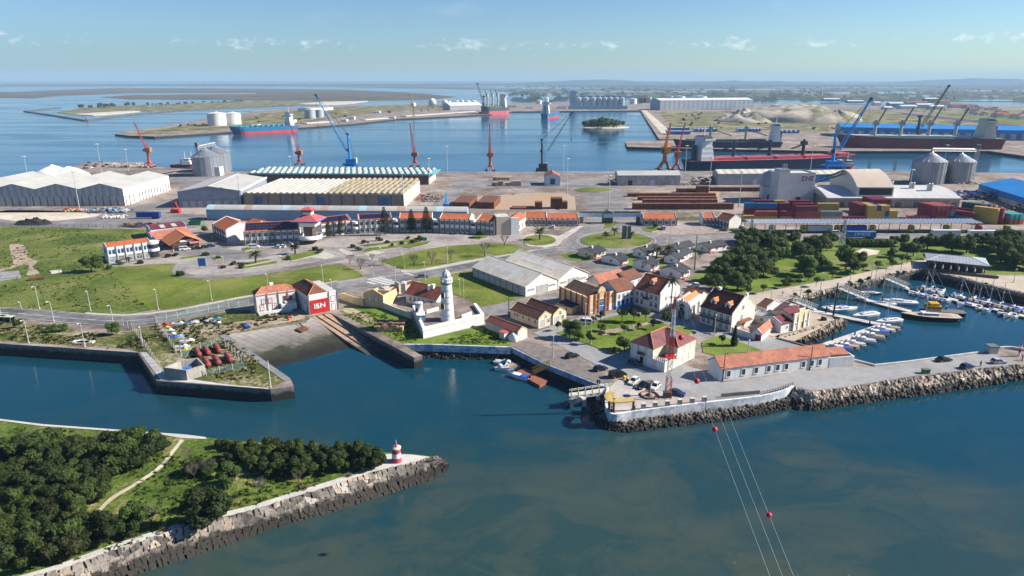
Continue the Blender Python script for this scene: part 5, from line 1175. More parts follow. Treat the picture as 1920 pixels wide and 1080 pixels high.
b.wmb.b2(-.1,b.w+.1,-.12,0,b.h*.55,b.h,MATS['slate_blue_panel']);b.done_wall();b.win('f',[b.w*.52],b.h*.72,4,1.6,DKMET,GLASS,0);b.win('f',[b.w*t_ for t_ in(.1,.22,.34,.48,.62,.76,.9)],.1,b.w*.085,b.h*.42,DKGREY,M('roller_door',(.34,.36,.38),.1,.3,.6),0,name='door')
mb=MB();mb.b2(b.w-.5,b.w+.5,0,b.d,b.h-.3,b.h+.6,WHITE);b.part('gutter',mb)
b=Bld('ribbed_warehouse','long beige warehouse with barrel ribbed roof, pale on the left and brown on the right',(459,388.5),(757,390.5),(785,361.5),eave=362.5);b.wall(M('warm_grey_wall',(.30,.245,.18),.12,.2,.85));b.wmb.b2(b.w,b.w+.1,0,b.d,.02,b.h,M('pale_wall',(.62,.57,.50),.1,.2,.85));b.done_wall()
mb=MB();n=27;e=b.w/n;FB=M('moss_fibre',(.30,.25,.165),.2,.25,.9)
for i in range(n):
 if i<14:barrel(mb,e*i,e*(i+1),-.6,b.d+.4,b.h,b.h+.3,.9,MATS['pale_roof_sheet']if i%4==2 else FIBRE)
 else:
  for j in range(4):y0=b.d*j/4;barrel(mb,e*i+.1,e*(i+1)-.1,y0-.4,y0+b.d/4-.6,b.h+.1,b.h+1.1,.9,FB)
mb.b2(0,b.w,0,b.d,b.h-.2,b.h+.03,FB);mb.b2(-.1,b.w+.2,-.8,-.6,b.h-.3,b.h+.3,FIBRE);b.part('roof',mb)
b.win('f',[b.w*t_ for t_ in(.09,.485,.88)],.1,b.w*.055,b.h*.74,BLUEP,M('faded_blue_door',(.08,.17,.30),.15,.3,.7),1,name='door')
mb=MB()
for i in range(14):x=b.w*i/13;mb=MB();mb.b2(x-.3,x+.3,-.3,0,0,b.h,DKGREY);b.part('buttress',mb)
for j in range(9):y=b.d*(j+.5)/9;mb=MB();mb.b2(b.w+.11,b.w+.4,y-.25,y+.25,0,b.h,LCONC);b.part('buttress',mb)
PTQ=M('pale_turquoise',(.27,.40,.41),.12,.2,.7);TURQ=M('turquoise_sheet',(.16,.42,.46),.1,.2,.6)
b=Bld('turquoise_warehouse','long brick warehouse with turquoise edged roof of staggered barrel lights',(468,344),(804,346.5),(822,335.5),eave=325.5);b.wall(M('old_brick',(.13,.085,.06),.2,.2,.9));b.wmb.b2(b.w,b.w+.15,0,b.d,.02,b.h,WALLC);b.done_wall()
mb=MB();n=30;e=b.w/n
for i in range(n):
 for j in range(4):y0=b.d*j/4;barrel(mb,e*i+(e*.5 if j%2 else 0),e*(i+.62)+(e*.5 if j%2 else 0),y0,y0+b.d/4-.3,b.h+.3,b.h+.9,.9,(FIBRE,PTQ,FIBRE)[(i*2+j)%3])
mb.b2(0,b.w+e,0,b.d,b.h-.1,b.h+.25,TURQ);mb.b2(-.5,b.w+.6,-.9,-.01,b.h-.4,b.h+.6,TURQ);mb.b2(-.5,b.w+.6,b.d,b.d+.8,b.h,b.h+1,TURQ);b.part('roof',mb)
b.win('f',[b.w*t_ for t_ in(.05,.22,.55,.78)],.1,b.w*.05,b.h*.6,DKMET,M('navy_door',(.03,.05,.10),.2,.3,.7),0,name='door')
b=Bld('long_blue_shed','very long blue walled shed with pale striped barrel roof behind the office row',(388.5,412.5),(876,417),8,eave=392.5);b.wall(BSHEET);b.done_wall();mb=MB()
for i in range(34):
 x0,x1=b.w*i/34,b.w*(i+1)/34;A_=[];B_=[]
 for j in range(8):t_=j/7;y=-.3+(b.d+.6)*t_;z=b.h+2.0*math.sin(PI*t_)**.8;A_.append((x0,y,z));B_.append((x1-.02,y,z))
 mb.add(A_+B_,[(j,8+j,9+j,j+1)for j in range(7)],[MATS['pale_roof_sheet'],M('aqua_roof_sheet',(.38,.50,.52),.1,.1,.7),M('rusty_roof_strip',(.40,.28,.19),.2,.3,.8)][0 if i%5 else(2 if i%2 else 1)],True)
 if i in(0,33):mb.face(A_ if i==0 else B_[::-1],BSHEET)
b.part('roof',mb)
def shed(lab,A,B_,D,ev,ris,wall,roof,name='port_shed',ax='x',doors=(),z=GZ,group='port sheds',h=None):
 b=Bld(name,lab,A,B_,D,eave=ev,h=h,z=z,group=group);b.wall(wall);b.gable(roof,ris,ax,.3);b.done_wall()
 for t_ in doors:b.door('f',b.w*t_,3.5,min(4,b.h*.7),LCONC,DKMET if t_<.5 else LBLUE)
 return b
STAINW=M('stained_wall',(.42,.41,.39),.18,.2,.9,col2=(.30,.29,.27))
shed('pale shed with stained wall and white roof near the orange cranes',(1158,348),(1274.5,347.5),13,329,2.6,STAINW,MATS['pale_roof_sheet'],doors=(.2,.55))
shed('shed with yellow striped white roof left of the lettered grain building',(1345,347),(1462,346),13,326,2.4,STEELG,M('yellow_striped_roof',(.58,.55,.45),.08,.1,.8,stripes=('X',6.0,.3)),doors=(.6,))
shed('low blue fronted shed with wavy white roof behind the grain complex',(1520,342),(1655,339),13,327,2.2,BLUE,M('yellow_striped_roof',(.5,)*3))
b=shed('small pale blue house with steep orange roof on the quay yard',(1022,348),(1050,348),16,331,2.8,LBLUE,TILEO,'quay_house','y');b.win('f',[b.w*.5],b.h*.15,b.w*.3,b.h*.6,DKMET,GLASS,2)
CW=M('silo_concrete',(.56,.545,.515),.07,.12,.85,streak=.25)
b=Bld('grain_building','tall windowless concrete grain building lettered CNE',(1456,380.5),(1523.5,379.5),16,eave=327);b.wall(CW);b.flat(LCONC,.8,CW);b.done_wall();b.win('f',[b.w*.58],.3,3.2,3.6,LCONC,DKMET,0,name='door')
o=b.put(letters('CNE',3.0,M('faded_red_lettering',(.20,.05,.06),.1,.5)).mesh('lettering'),'lettering','f',b.w*.79,b.h*.77);o.location.y-=.01
mb=MB();mb.b2(b.w*.02,b.w*.3,1,9,b.h+.1,b.h+3,GREYM);mb.lattice((b.w*.2,4,b.h),(b.w*.2,4,b.h+6),2,2,4,.15,GREYM);b.part('roof_plant',mb)
b=Bld('silo_tower','pale concrete tower carrying a grey steel hopper left of the lettered grain building',(1429,374.5),(1454,375),10,eave=351);b.wall(CW);b.flat(LCONC,.2);b.done_wall();b.win('f',[b.w*.55],.2,3.4,3.4,LCONC,DKMET,0,name='door');mb=MB();hz=ZT(b.o,326)-GZ;mb.lathe([(4.6,b.h+.3),(4.6,hz),(1.0,hz+1.8)],24,STEELG,(b.w*.55,5));mb.lattice((b.w*.55-5.6,2,b.h),(b.w*.55-5.6,2,hz),1.5,1.5,6,.12,GREYM);b.part('hopper',mb)
b=Bld('grain_store','long beige grain store with low white vaulted roof and loading bays',(1551,388.5),(1796,389.5),46,eave=371);b.wall(M('beige_bay_wall',(.47,.37,.26),.1,.2,.9));b.done_wall();mb=MB();A_=[];B_=[];n=14
for i in range(n+1):t_=i/n;y=-1+(b.d+2)*t_;z=b.h+4.2*math.sin(PI*t_);A_.append((-1,y,z));B_.append((b.w+1,y,z))
mb.add(A_+B_,[(i,n+1+i,n+2+i,i+1)for i in range(n)],M('white_vault',(.48,.475,.455),.06,.1,.7,stripes=('X',5,.06)),True);mb.face(A_,CW);mb.face(B_[::-1],CW);mb.b2(-1.2,b.w+1.2,-1.6,-1,b.h-.8,b.h+.3,LCONC);b.part('roof',mb)
mb=MB()
for i in range(15):x=b.w*i/14;mb=MB();mb.b2(x-.25,x+.25,-.6,0,0,b.h-.8,CW);b.part('buttress',mb)
b.win('f',[b.w*(i+.5)/14 for i in range(14)if i not in(3,8)],.2,3.6,3.2,LBLUE,M('dark_bay_door',(.16,.15,.14),.2,.3),0,name='door')  # loading bay doors with dark grey panels
v0,v1,yv=b.w*.22,b.w*.50,b.d*.62;zv=ZT(b.W(v0,b.d*.3),322)-GZ;mb=MB();A_=[];B_=[]
for i in range(n+1):t_=i/n;y=2+(b.d-6)*t_;z=b.h+2.5+(zv-b.h-2.5)*math.sin(PI*(.08+.84*t_))**.8;A_.append((v0,y,z));B_.append((v1,y,z))
mb.add(A_+B_,[(i,n+1+i,n+2+i,i+1)for i in range(n)],M('tan_vault',(.50,.41,.325),.06,.1,.85),True)
for L_ in(A_,B_):q=[(p[0],p[1],b.h)for p in(L_[-1],L_[0])];mb.face((L_+q)[::-1]if L_ is B_ else L_+q,M('ivory_wall',(.62,.56,.47),.07,.2,.85))
mb.b2(v0,v1,1.7,2.1,b.h-.2,A_[0][2]+.1,MATS['ivory_wall']);mb.b2(v0+1.5,v1-1,1.6,1.69,b.h+1.6,A_[0][2]-.6,GLASS);b.part('main_vault',mb)
mb=MB()
for i,x in enumerate((b.w*.58,b.w*.72,b.w*.83)):
 for dx in(0,1.8):mb.lathe([(.9,b.h+2),(.9,b.h+7),(1.1,b.h+7.3),(.2,b.h+7.8)],10,GREYM,(x+dx,b.d*(.45-.1*i)))
b.part('roof_vents',mb)
mb=MB();a_=b.w*.0;mb.lattice((-4,b.d*.5,b.h+6),(v0,b.d*.45,zv-1),2.2,2.2,10,.18,DKMET);b.part('conveyor',mb)
b=Bld('blue_warehouse','big bright blue warehouse with grey wall base at the right edge of the container yard',(1833,362),(1990,415),40,eave=345);b.wall(WALLG);b.wmb.b2(-.1,b.w,-.12,0,b.h*.42,b.h,BLUE);b.wmb.b2(-.12,0,0,b.d,b.h*.42,b.h,BLUE);b.gable(BLUE,4.5,'x',.4,coping=BLUEP);b.done_wall()
CORR=M('corrugated_silo',(.27,.29,.31),.10,.2,.45,.5)
def silo(px,py,rpx,top,apex,lab,z=GZ,name='grain_silo',group='grain silos',mat=None,n=40,ribs=True,cat='silo'):
 p=P(px,py,z);k=MPP(p);r=rpx*k;h=ZT(p,top)-z;ha=ZT(p,apex)-z;s=thing(name,lab,cat,p,0,group);m_=mat or CORR
 mb=MB();vs=[]
 for zz in(0,h):
  for i in range(n*2):a=PI*i/n;q=r*(1.012 if i%2 and ribs else 1);vs.append((q*math.cos(a),q*math.sin(a),zz))
 mb.add(vs,[(i,(i+1)%(2*n),2*n+(i+1)%(2*n),2*n+i)for i in range(2*n)],m_)
 if ribs:
  for i in range(0,n,2):a=2*PI*i/n;mb.tube((r*1.01*math.cos(a),r*1.01*math.sin(a),0),(r*1.01*math.cos(a),r*1.01*math.sin(a),h),.14,.14,4,GREYM)
 obj('wall',mb,None,s);mb=MB();mb.lathe([(r*1.03,h-.1),(r*.5,h+(ha-h)*.62),(r*.1,ha),(r*.1,ha+.8),(.02,ha+.9)],n,m_)
 if ribs:
  for i in range(0,n,2):a=2*PI*i/n;mb.tube((r*1.03*math.cos(a),r*1.03*math.sin(a),h),(r*.12*math.cos(a),r*.12*math.sin(a),ha),.1,.1,4,GREYM)
 obj('roof',mb,None,s);return s,p,r,h,ha
s1=silo(390,328,24.7,293,278.5,'corrugated silo nearer the quay warehouses, left of the harbour silo pair',group='left silo pair');s2=silo(409,320.5,24,286,274,'corrugated silo at the back of the left harbour silo pair',group='left silo pair')
s3=silo(1737,342,28.3,301.5,286,'ribbed steel silo on the left of the pair by the right basin',group='right silo pair');s4=silo(1793,341,25.6,301.5,288,'ribbed steel silo on the right of the pair by the right basin',group='right silo pair')
def conveyor(lab,A,B_,zA,zB,leg=None):
 c=thing('silo_conveyor',lab,'conveyor',A);mb=MB();a_,b_=Vector((0,0,zA-A.z)),Vector((B_.x-A.x,B_.y-A.y,zB-A.z));mb.lattice(a_,b_,1.6,1.6,14,.22,GREYM);mb.tube(a_+Vector((0,0,.9)),b_+Vector((0,0,.9)),.8,.8,6,STEELG);obj('gantry',mb,None,c)
 mb=MB();q=leg or A;o_=Vector((q.x-A.x,q.y-A.y,0));mb.lattice(o_,o_+Vector((0,0,max(zA,zB)-A.z+3)),2.2,2.2,16,.22,GREYM);mb.b2(o_.x-1.2,o_.x+1.2,o_.y-1.2,o_.y+1.2,max(zA,zB)-A.z,max(zA,zB)-A.z+3,RUSTM);obj('elevator_leg',mb,None,c)
pl=P(376,327);conveyor('elevator leg and sloping gantry over the left silo pair',pl,s2[1],ZT(pl,277),s2[4]+GZ+2)
pr=P(1822,338);conveyor('elevator leg and gantry over the right silo pair',pr,s3[1],ZT(pr,282),s3[4]+GZ+2)
b=Bld('silo_house','white windowless house in front of the left silo pair',(379,330),(413,330),8,eave=314);b.wall(WALLW);b.flat(LCONC,.3);b.done_wall();b.win('f',[b.w*.45],b.h*.6,5,1.4,DKMET,GLASS,0)
TANKW=M('tank_white',(.62,.62,.60),.05,.1,.6)
for px,py,r,top,ap,lab,mt in[(408,235,16.5,212,210,'broad pale tank at the left of the spit',TANKW),(438,233,14,212,210,'broad pale tank right of the biggest tank on the spit',TANKW),(582,222,10,206,205,'grey tank behind the berthed tanker, left of two',STEELG),(599,220,8.5,206,205,'grey tank behind the berthed tanker, right of two',STEELG),(775,199,5,193,192,'small white tank left of the gas spheres',TANKW),(858,200,6,190,188,'white tank left of the row by the loading shed',TANKW),(866,200,4,188,187,'slim white tank beside the loading shed',TANKW),(877,199,5,189,188,'cream tank right of the slim white tank',TANKW),(889,199,4.5,189,188,'cream tank at the right of the loading shed row',TANKW),(1011,195,5,188,187,'white tank left of the grain terminal',TANKW),(1025,194,4,183,182,'tall white tank left of the grain terminal',TANKW),(1187,195,6.5,185,184,'white tank right of the grain terminal',TANKW),(1202,193,4,183,182.5,'reddish tank left of the slim white tank',BRICK),(1210,193,4,183,182.5,'reddish tank beside the slim white tank',BRICK),(1218,193,3,182.5,182,'slim white tank beside two reddish tanks',TANKW),(1256,188,6.5,180,179.5,'white tank above the roof of the long pale warehouse, left of three',TANKW),(1273,188,11,180,179.5,'white tank above the roof of the long pale warehouse, middle of three',TANKW),(1310,188,14.5,180,179.5,'widest white tank above the roof of the long pale warehouse',TANKW)]:
 silo(px,py,r,top,ap,lab,2.5,'storage_tank','storage tanks',mt,24,False,'tank')
for px,py,r,lab in[(811,201,7.2,'largest white gas sphere on the far jetty'),(834.5,200,5.6,'white gas sphere in the middle of three'),(842.5,199.5,4.4,'smallest white gas sphere right of the others')]:
 p=P(px,py,2.5);R_=r*MPP(p);s=thing('gas_sphere',lab,'tank',p,0,'gas spheres');mb=MB();zc=R_*1.25
 mb.lathe([(max(.01,R_*math.sin(PI*i/14)),zc-R_*math.cos(PI*i/14))for i in range(15)],24,TANKW);obj('sphere',mb,None,s);mb=MB()
 for i in range(8):a=PI*i/4;mb.tube((R_*.95*math.cos(a),R_*.95*math.sin(a),0),(R_*.95*math.cos(a),R_*.95*math.sin(a),zc),.5,.5,5,GREYM)
 obj('legs',mb,None,s)
for i,x in enumerate((1084,1098,1111.5,1123.5,1133.5,1144,1155,1165.5)):
 silo(x,200,6.2 if i<3 else 5.2,184,181,f'blue grey grain bin, number {["one", "two", "three", "four", "five", "six", "seven", "eight"][i]} from the grain terminal tower',2.5,'grain_bin','far grain bins',M('bluish_bin',(.34,.42,.48),.08,.1,.5,.3),20,True)
b=Bld('grain_tower','tall blue grain terminal tower at the left of the far grain bins',(1069,203),(1079,203),14,eave=171.5,z=2.5);b.wall(M('pale_blue_panel',(.24,.38,.50),.08,.1,.7));b.flat(LCONC,.5);b.done_wall();b.win('f',[b.w*.5],b.h*.3,b.w*.5,b.h*.5,LBLUE,BSHEET,2)
b=Bld('terminal_base','low blue loading building along the foot of the far grain bins',(1066,205),(1176,205),8,h=9,z=2.5);b.wall(MATS['pale_blue_panel']);b.flat(LCONC,.3);b.done_wall();mb=MB();mb.lattice((4,6,ZT(P(1079,202,2.5),180)),(b.w-8,6,ZT(P(1079,202,2.5),180.5)),3,3,20,.5,GREYM);b.part('gantry',mb)
shed('long pale warehouse with row of dark ribs far across the basin',(1237,206.5),(1411,204.5),60,188.5,5,M('ribbed_pale_wall',(.45,.47,.50),.08,.05,.7,stripes=('X',14,.25)),M('far_pale_roof',(.55,.56,.55),.05,.05),z=3,group='far warehouses',name='far_warehouse')
shed('pale loading shed with white roof on the far jetty',(844,207),(904,205.5),45,198.5,8,STEELG,M('far_pale_roof',(.5,)*3),z=2.5,group='far warehouses',name='far_warehouse')
shed('flat white shed behind the two grey tanks',(583,209),(625,206),40,204,2,WALLW,ROOFW,z=2.5,group='far warehouses',name='far_warehouse')
b=shed('long bright blue warehouse behind the dark red ship, its doors numbered',(1575,256),(2030,266),60,238.5,4,WALLG,BLUE,z=3,group='far warehouses',name='blue_port_warehouse')
b.wmb=MB();mb=MB();mb.b2(-.2,b.w,-.3,-.01,b.h*.62,b.h,BLUE)
for i in range(22):x=b.w*(i+.3)/22;mb.b2(x,x+b.w/22*.5,-.25,-.01,1,b.h*.62,BLUEP)
b.part('cladding',mb);o=b.put(letters('4',5,WHITE).mesh('lettering'),'lettering','f',b.w*.085,b.h*.25);o.location.y-=.3;o=b.put(letters('3',5,WHITE).mesh('lettering'),'lettering','f',b.w*.3,b.h*.25);o.location.y-=.3
kk=MPP(P(1490,226,3))
heap('sand_dune','','',1490,226,122*kk,80,195,M('dune_sand',(.42,.36,.28),.16,.012,.95,col2=(.17,.165,.10)),3,3,40,'structure',.3,2.4)
heap('sand_dune','','',1400,227,60*kk,60,206,MATS['dune_sand'],8,3,30,'structure',.5,1.35)
heap('sand_dune','','',1570,228,42*kk,40,206,MATS['dune_sand'],11,3,20,'structure',.4,1.3)
k_=MPP(P(1132,240,0))
heap('islet','','',1136,238.5,46*k_,34,236.8,SAND,1,0,16,'structure',.1,3);heap('islet','','',1130,237.5,38*k_,26,224,HEATH,1,.5,16,'structure',.1,2)
r3=random.Random(21);RT=M('far_red_roof',(.30,.10,.07),.2,.05)
for i in range(40):
 px=r3.uniform(1805,1935);py=206+(px-1805)*.13+r3.uniform(-8,7)
 a=P(px,py,3);b=Bld('village_house','white house with red roof in the village beyond the blue warehouse',0,0,r3.uniform(9,12),h=5.5,at=(a,a+Vector((r3.uniform(9,14),r3.uniform(-3,3),0))),group='village houses',cat='house');b.wall(WALLW);b.gable(RT,2.6,r3.choice('xy'),.5);b.done_wall()
for i,(px,py,w_,h_,mt)in enumerate([(1668,202,26,12,'b'),(1690,204,30,7,'w'),(1720,203,30,10,'g'),(1745,205,26,8,'w'),(1760,198,20,14,'r'),(1785,203,30,10,'r'),(1700,196,40,7,'r'),(1735,193,24,14,'y'),(1640,198,12,9,'w'),(1660,206,14,6,'w'),(1590,193,30,6,'g'),(1545,190,30,8,'g')]):
 a=P(px,py,3);q=MPP(a)*w_;b=Bld('factory_hall','factory hall in the cluster between the dune and the village',0,0,24,h=h_,at=(a,a+Vector((q,0,0))),group='factory halls',cat='building');b.wall({'b':BSHEET,'w':WALLW,'g':STEELG,'r':WALLC,'y':WALLY}[mt]);b.gable({'r':RT}.get(mt,MATS['far_pale_roof']),3,'x',.5);b.done_wall()
post_thing('factory_chimney','lone grey chimney on the plain beyond the dune','chimney',1540,183,170,4,LCONC,3)
for px,py,w_,h_ in[(650,224,14,5),(720,222,20,3),(910,203,10,6),(930,203,14,6),(950,202,18,7),(985,204,14,6),(1045,204,16,7),(640,228,10,4),(470,238,14,4),(540,230,12,5),(700,212,12,4)]:
 a=P(px,py,2.5);q=MPP(a)*w_;b=Bld('jetty_building','low pale service building on the far jetty',0,0,14,h=h_,at=(a,a+Vector((q,0,0))),group='jetty buildings',cat='building');b.wall(WALLW);b.flat(LCONC,.2);b.done_wall()
for(x0,y0,x1,y1,lab)in[(576,235,625,231.5,'dark piled tanker jetty left of the quay'),(686,228,729,224.5,'short dark piled jetty in the middle of the spit'),(762,221,892,211.5,'long piled jetty below the gas spheres')]:
 a,c=P(x0,y0,0),P(x1,y1,0);J=thing('piled_jetty',lab,'jetty',a,math.atan2(c.y-a.y,c.x-a.x));L_=(c-a).length;mb=MB();mb.b2(0,L_,0,16,2.6,4.2,LCONC);obj('deck',mb,None,J);mb=MB()
 for i in range(int(L_/9)):mb.tube((i*9+2,.6,-2),(i*9+2,.6,2.6),1.2,1.2,6,DKGREY)
 obj('piles',mb,None,J)
DYKE=M('dyke_rock',(.10,.09,.075),.3,.1,.95)
for pts,lab in[([(47,209.5),(75,206),(112,202.5)],'short arm of the stone dyke at the far left'),([(47,209.5),(105,218),(162,227)],'left side of the angled stone dyke'),([(162,227),(215,219.5),(270,213),(370,206),(480,200.5),(600,196.5)],'right side of the angled stone dyke')]:
 mb=MB();polyline_wall(mb,[P(*q,0)for q in pts],2.6,7,DYKE,-.5);tag(obj('stone_dyke',mb),lab,'dyke')
mb=MB();p=P(162,227,0);mb.lathe([(1.2,0),(.9,6),(1.2,6.2),(1.2,7)],10,BRICK);tag(obj('channel_beacon',mb,None,None,p),'small dark beacon on the corner of the stone dyke','beacon')
def luff(px,py,cab,tx,ty,lab,mat,big=1.0,lean=0):
 """quay crane: portal, column, machinery house, lattice jib to the tip pixel"""
 p=P(px,py);c=thing('quay_crane',lab,'crane',p,0,'luffing quay cranes');k=MPP(p);zc=ZT(p,cab)-GZ;zt=ZT(p,ty)-GZ;xt=(tx-px)*k;w=1.85*big
 mb=MB()
 for sx in(-1,1):
  for sy in(-1,1):mb.tube((sx*w*1.7,sy*w*1.7,0),(sx*w*.6,sy*w*.6,w*2.2),w*.3,w*.25,6,mat);mb.box((sx*w*1.7,sy*w*1.7,.5),(w*1.3,w*.6,1.0),DKMET)
 mb.b2(-w*.9,w*.9,-w*.9,w*.9,w*1.9,w*2.5,mat);obj('portal',mb,None,c)
 mb=MB();mb.lathe([(w*.75,w*2.4),(w*.55,zc-w*.6),(w*1.0,zc-w*.5),(w*1.0,zc)],14,mat);obj('column',mb,None,c)
 mb=MB();mb.box((w*.3,.6,zc+w*.9),(w*2.6,w*2.4,w*1.8),ORANGE if mat is not ORANGE else M('crane_orange_house',(.60,.26,.03),.12,.5,.6));mb.box((-w*1.0,-w*1.0,zc+w*.7),(w*.9,w*.9,w*1.2),GLASS);obj('machinery_house',mb,None,c)
 mb=MB();mb.lattice((0,0,zc+w),(w*.4,.4,zc+w*4.6),w*.9,w*.3,5,w*.09,mat);obj('mast',mb,None,c)
 mb=MB();mb.lattice((-w*.2,-w*.5,zc+w*1.2),(xt,-3,zt),w*.9,w*.25,16,w*.075,M('jib_red',(.36,.06,.07),.12,.5)if mat is ORRED else mat);obj('jib',mb,None,c)
 mb=MB();mb.tube((w*.4,.4,zc+w*4.6),(xt,-3,zt),.10,.10,4,DKMET);mb.tube((xt,-3,zt),(xt,-3,zt-w*3),.10,.10,4,DKMET);obj('cables',mb,None,c)
luff(281,313.5,284,267.5,227,'red luffing crane left of the harbour silos',ORRED,1);luff(562,309,289,551,224,'red luffing crane left of the tall blue crane',ORRED,1)
luff(778,312,292,773,231,'red luffing crane behind the turquoise roofed warehouse',ORRED,1);luff(919,320,293,919,231,'red luffing crane alone on the open quay',ORRED,1)
luff(1245,318,286,1251,230,'larger and thicker of the two orange cranes by the dark ship',ORANGE,1.55);luff(1268,318.5,292,1277,229,'slimmer orange red crane by the stern of the dark ship',ORRED,1.1)
def mobile(px,py,top,bx,by,tx,ty,lab,mat,w=2.4,z=GZ,boom=None):
 p=P(px,py,z);c=thing('mobile_harbour_crane',lab,'crane',p,0,'mobile harbour cranes');k=MPP(p);zt=ZT(p,top)-z;zb=ZT(p,by)-z;ztip=ZT(p,ty)-z
 mb=MB();mb.b2(-w*2.6,w*2.6,-w*1.6,w*1.6,.6,2.6,mat)
 for i in range(6):mb.tube((-w*2.4+i*w*.96,-w*1.7,.8),(-w*2.4+i*w*.96,w*1.7,.8),.8,.8,8,BLACK)
 for sx in(-1,1):mb.b2(sx*w*2.2-.5,sx*w*2.2+.5,-w*3,w*3,.3,1.0,mat)
 obj('chassis',mb,None,c);mb=MB();mb.b2(-w*1.5,w*2.2,-w*1.1,w*1.1,2.7,6.5,mat);mb.b2(w*1.5,w*2.6,-w,w,3,7.4,LCONC);obj('machinery_house',mb,None,c)
 mb=MB();mb.tube((0,0,6),(-w*.25,0,zt),w*.5,w*.36,8,mat);mb.box((-w*.25,0,zt),(w*1.4,w*.7,w*.6),mat);mb.box((-w*.6,-w*.5,zb),(w*.8,w*.7,w),GLASS);obj('tower',mb,None,c)
 bm=boom or mat;mb=MB();a_=Vector(((bx-px)*k,-w*.4,zb));t_=Vector(((tx-px)*k,-4,ztip));mb.lattice(a_,t_,w*.8,w*.3,18,w*(.075 if bm is CRBLUE else.055),bm);mb.box(t_,(w*.7,w*.4,w*.7),DKMET);obj('boom',mb,None,c)
 mb=MB()
 for dy in(-.5,.5):mb.tube((-w*.25,dy,zt),t_+Vector((0,dy,.6)),.1,.1,4,DKMET);mb.tube((w*1.8,dy,7),(-w*.25,dy,zt),.1,.1,4,DKMET)
 mb.tube(t_,(t_.x,t_.y,t_.z*.55),.1,.1,4,DKMET);mb.box((t_.x,t_.y,t_.z*.55),(.8,.6,1.6),DKMET);obj('cables',mb,None,c)
mobile(657,311,251,652,281,605,178,'tall sky blue mobile crane behind the turquoise roofed warehouse',CRBLUE);mobile(1560,315,252,1566,283,1610,185,'bright blue mobile crane at the bow of the dark ship',CRBLUE,3.3)
mobile(1016,321,262,1026,283,1069,211,'dark mobile crane with long cables beside the little orange roofed quay house',DKMET,1.9);mobile(1719,262,218,1722,238,1758,161,'dark tall crane behind the dark red ship',DKMET,4,3);mobile(908,212,181,907,195,896,157,'far grey blue crane beside the red bottomed cargo ship',M('grey_blue_paint',(.14,.22,.28),.1,.5),5,2.5)
p=P(776,219,2.5);YDK=M('dull_yellow',(.40,.30,.10),.1,.5);c=thing('jetty_crane','thin yellow crane standing on the piled jetty','crane',p);k=MPP(p);mb=MB();mb.lattice((0,0,0),(0,0,ZT(p,200)),4,2.5,8,.3,YDK);obj('tower',mb,None,c);mb=MB();mb.lattice((0,0,ZT(p,202)),((770.5-776)*k,0,ZT(p,176)),2.2,1,8,.3,YDK);obj('jib',mb,None,c)
p=P(839,392);c=thing('loader_crane','small blue loading crane with raised arm behind the office row','crane',P(836,391));mb=MB();mb.b2(-1.6,1.6,-2,2,.5,3.2,CRBLUE);mb.tube((-1.3,-1.6,.6),(1.3,-1.6,.6),.6,.6,8,BLACK);obj('cab',mb,None,c);mb=MB();mb.tube((.2,0,3),(.6,0,10),.55,.35,6,CRBLUE);obj('arm',mb,None,c)
NAVY=M('navy_hull',(.018,.022,.055),.15,.05,.5);BOOT=M('boot_red',(.42,.055,.045),.12,.05,.6);DRED=M('dark_red_hull',(.16,.022,.028),.15,.05,.5);TEAL=M('teal_deck',(.06,.30,.34),.12,.2,.6);SBLUE=M('ship_blue',(.03,.13,.27),.1,.05,.5);DECKG=M('deck_green',(.09,.15,.12),.15,.1,.7);DECKR=M('deck_red',(.40,.09,.10),.15,.1,.7)
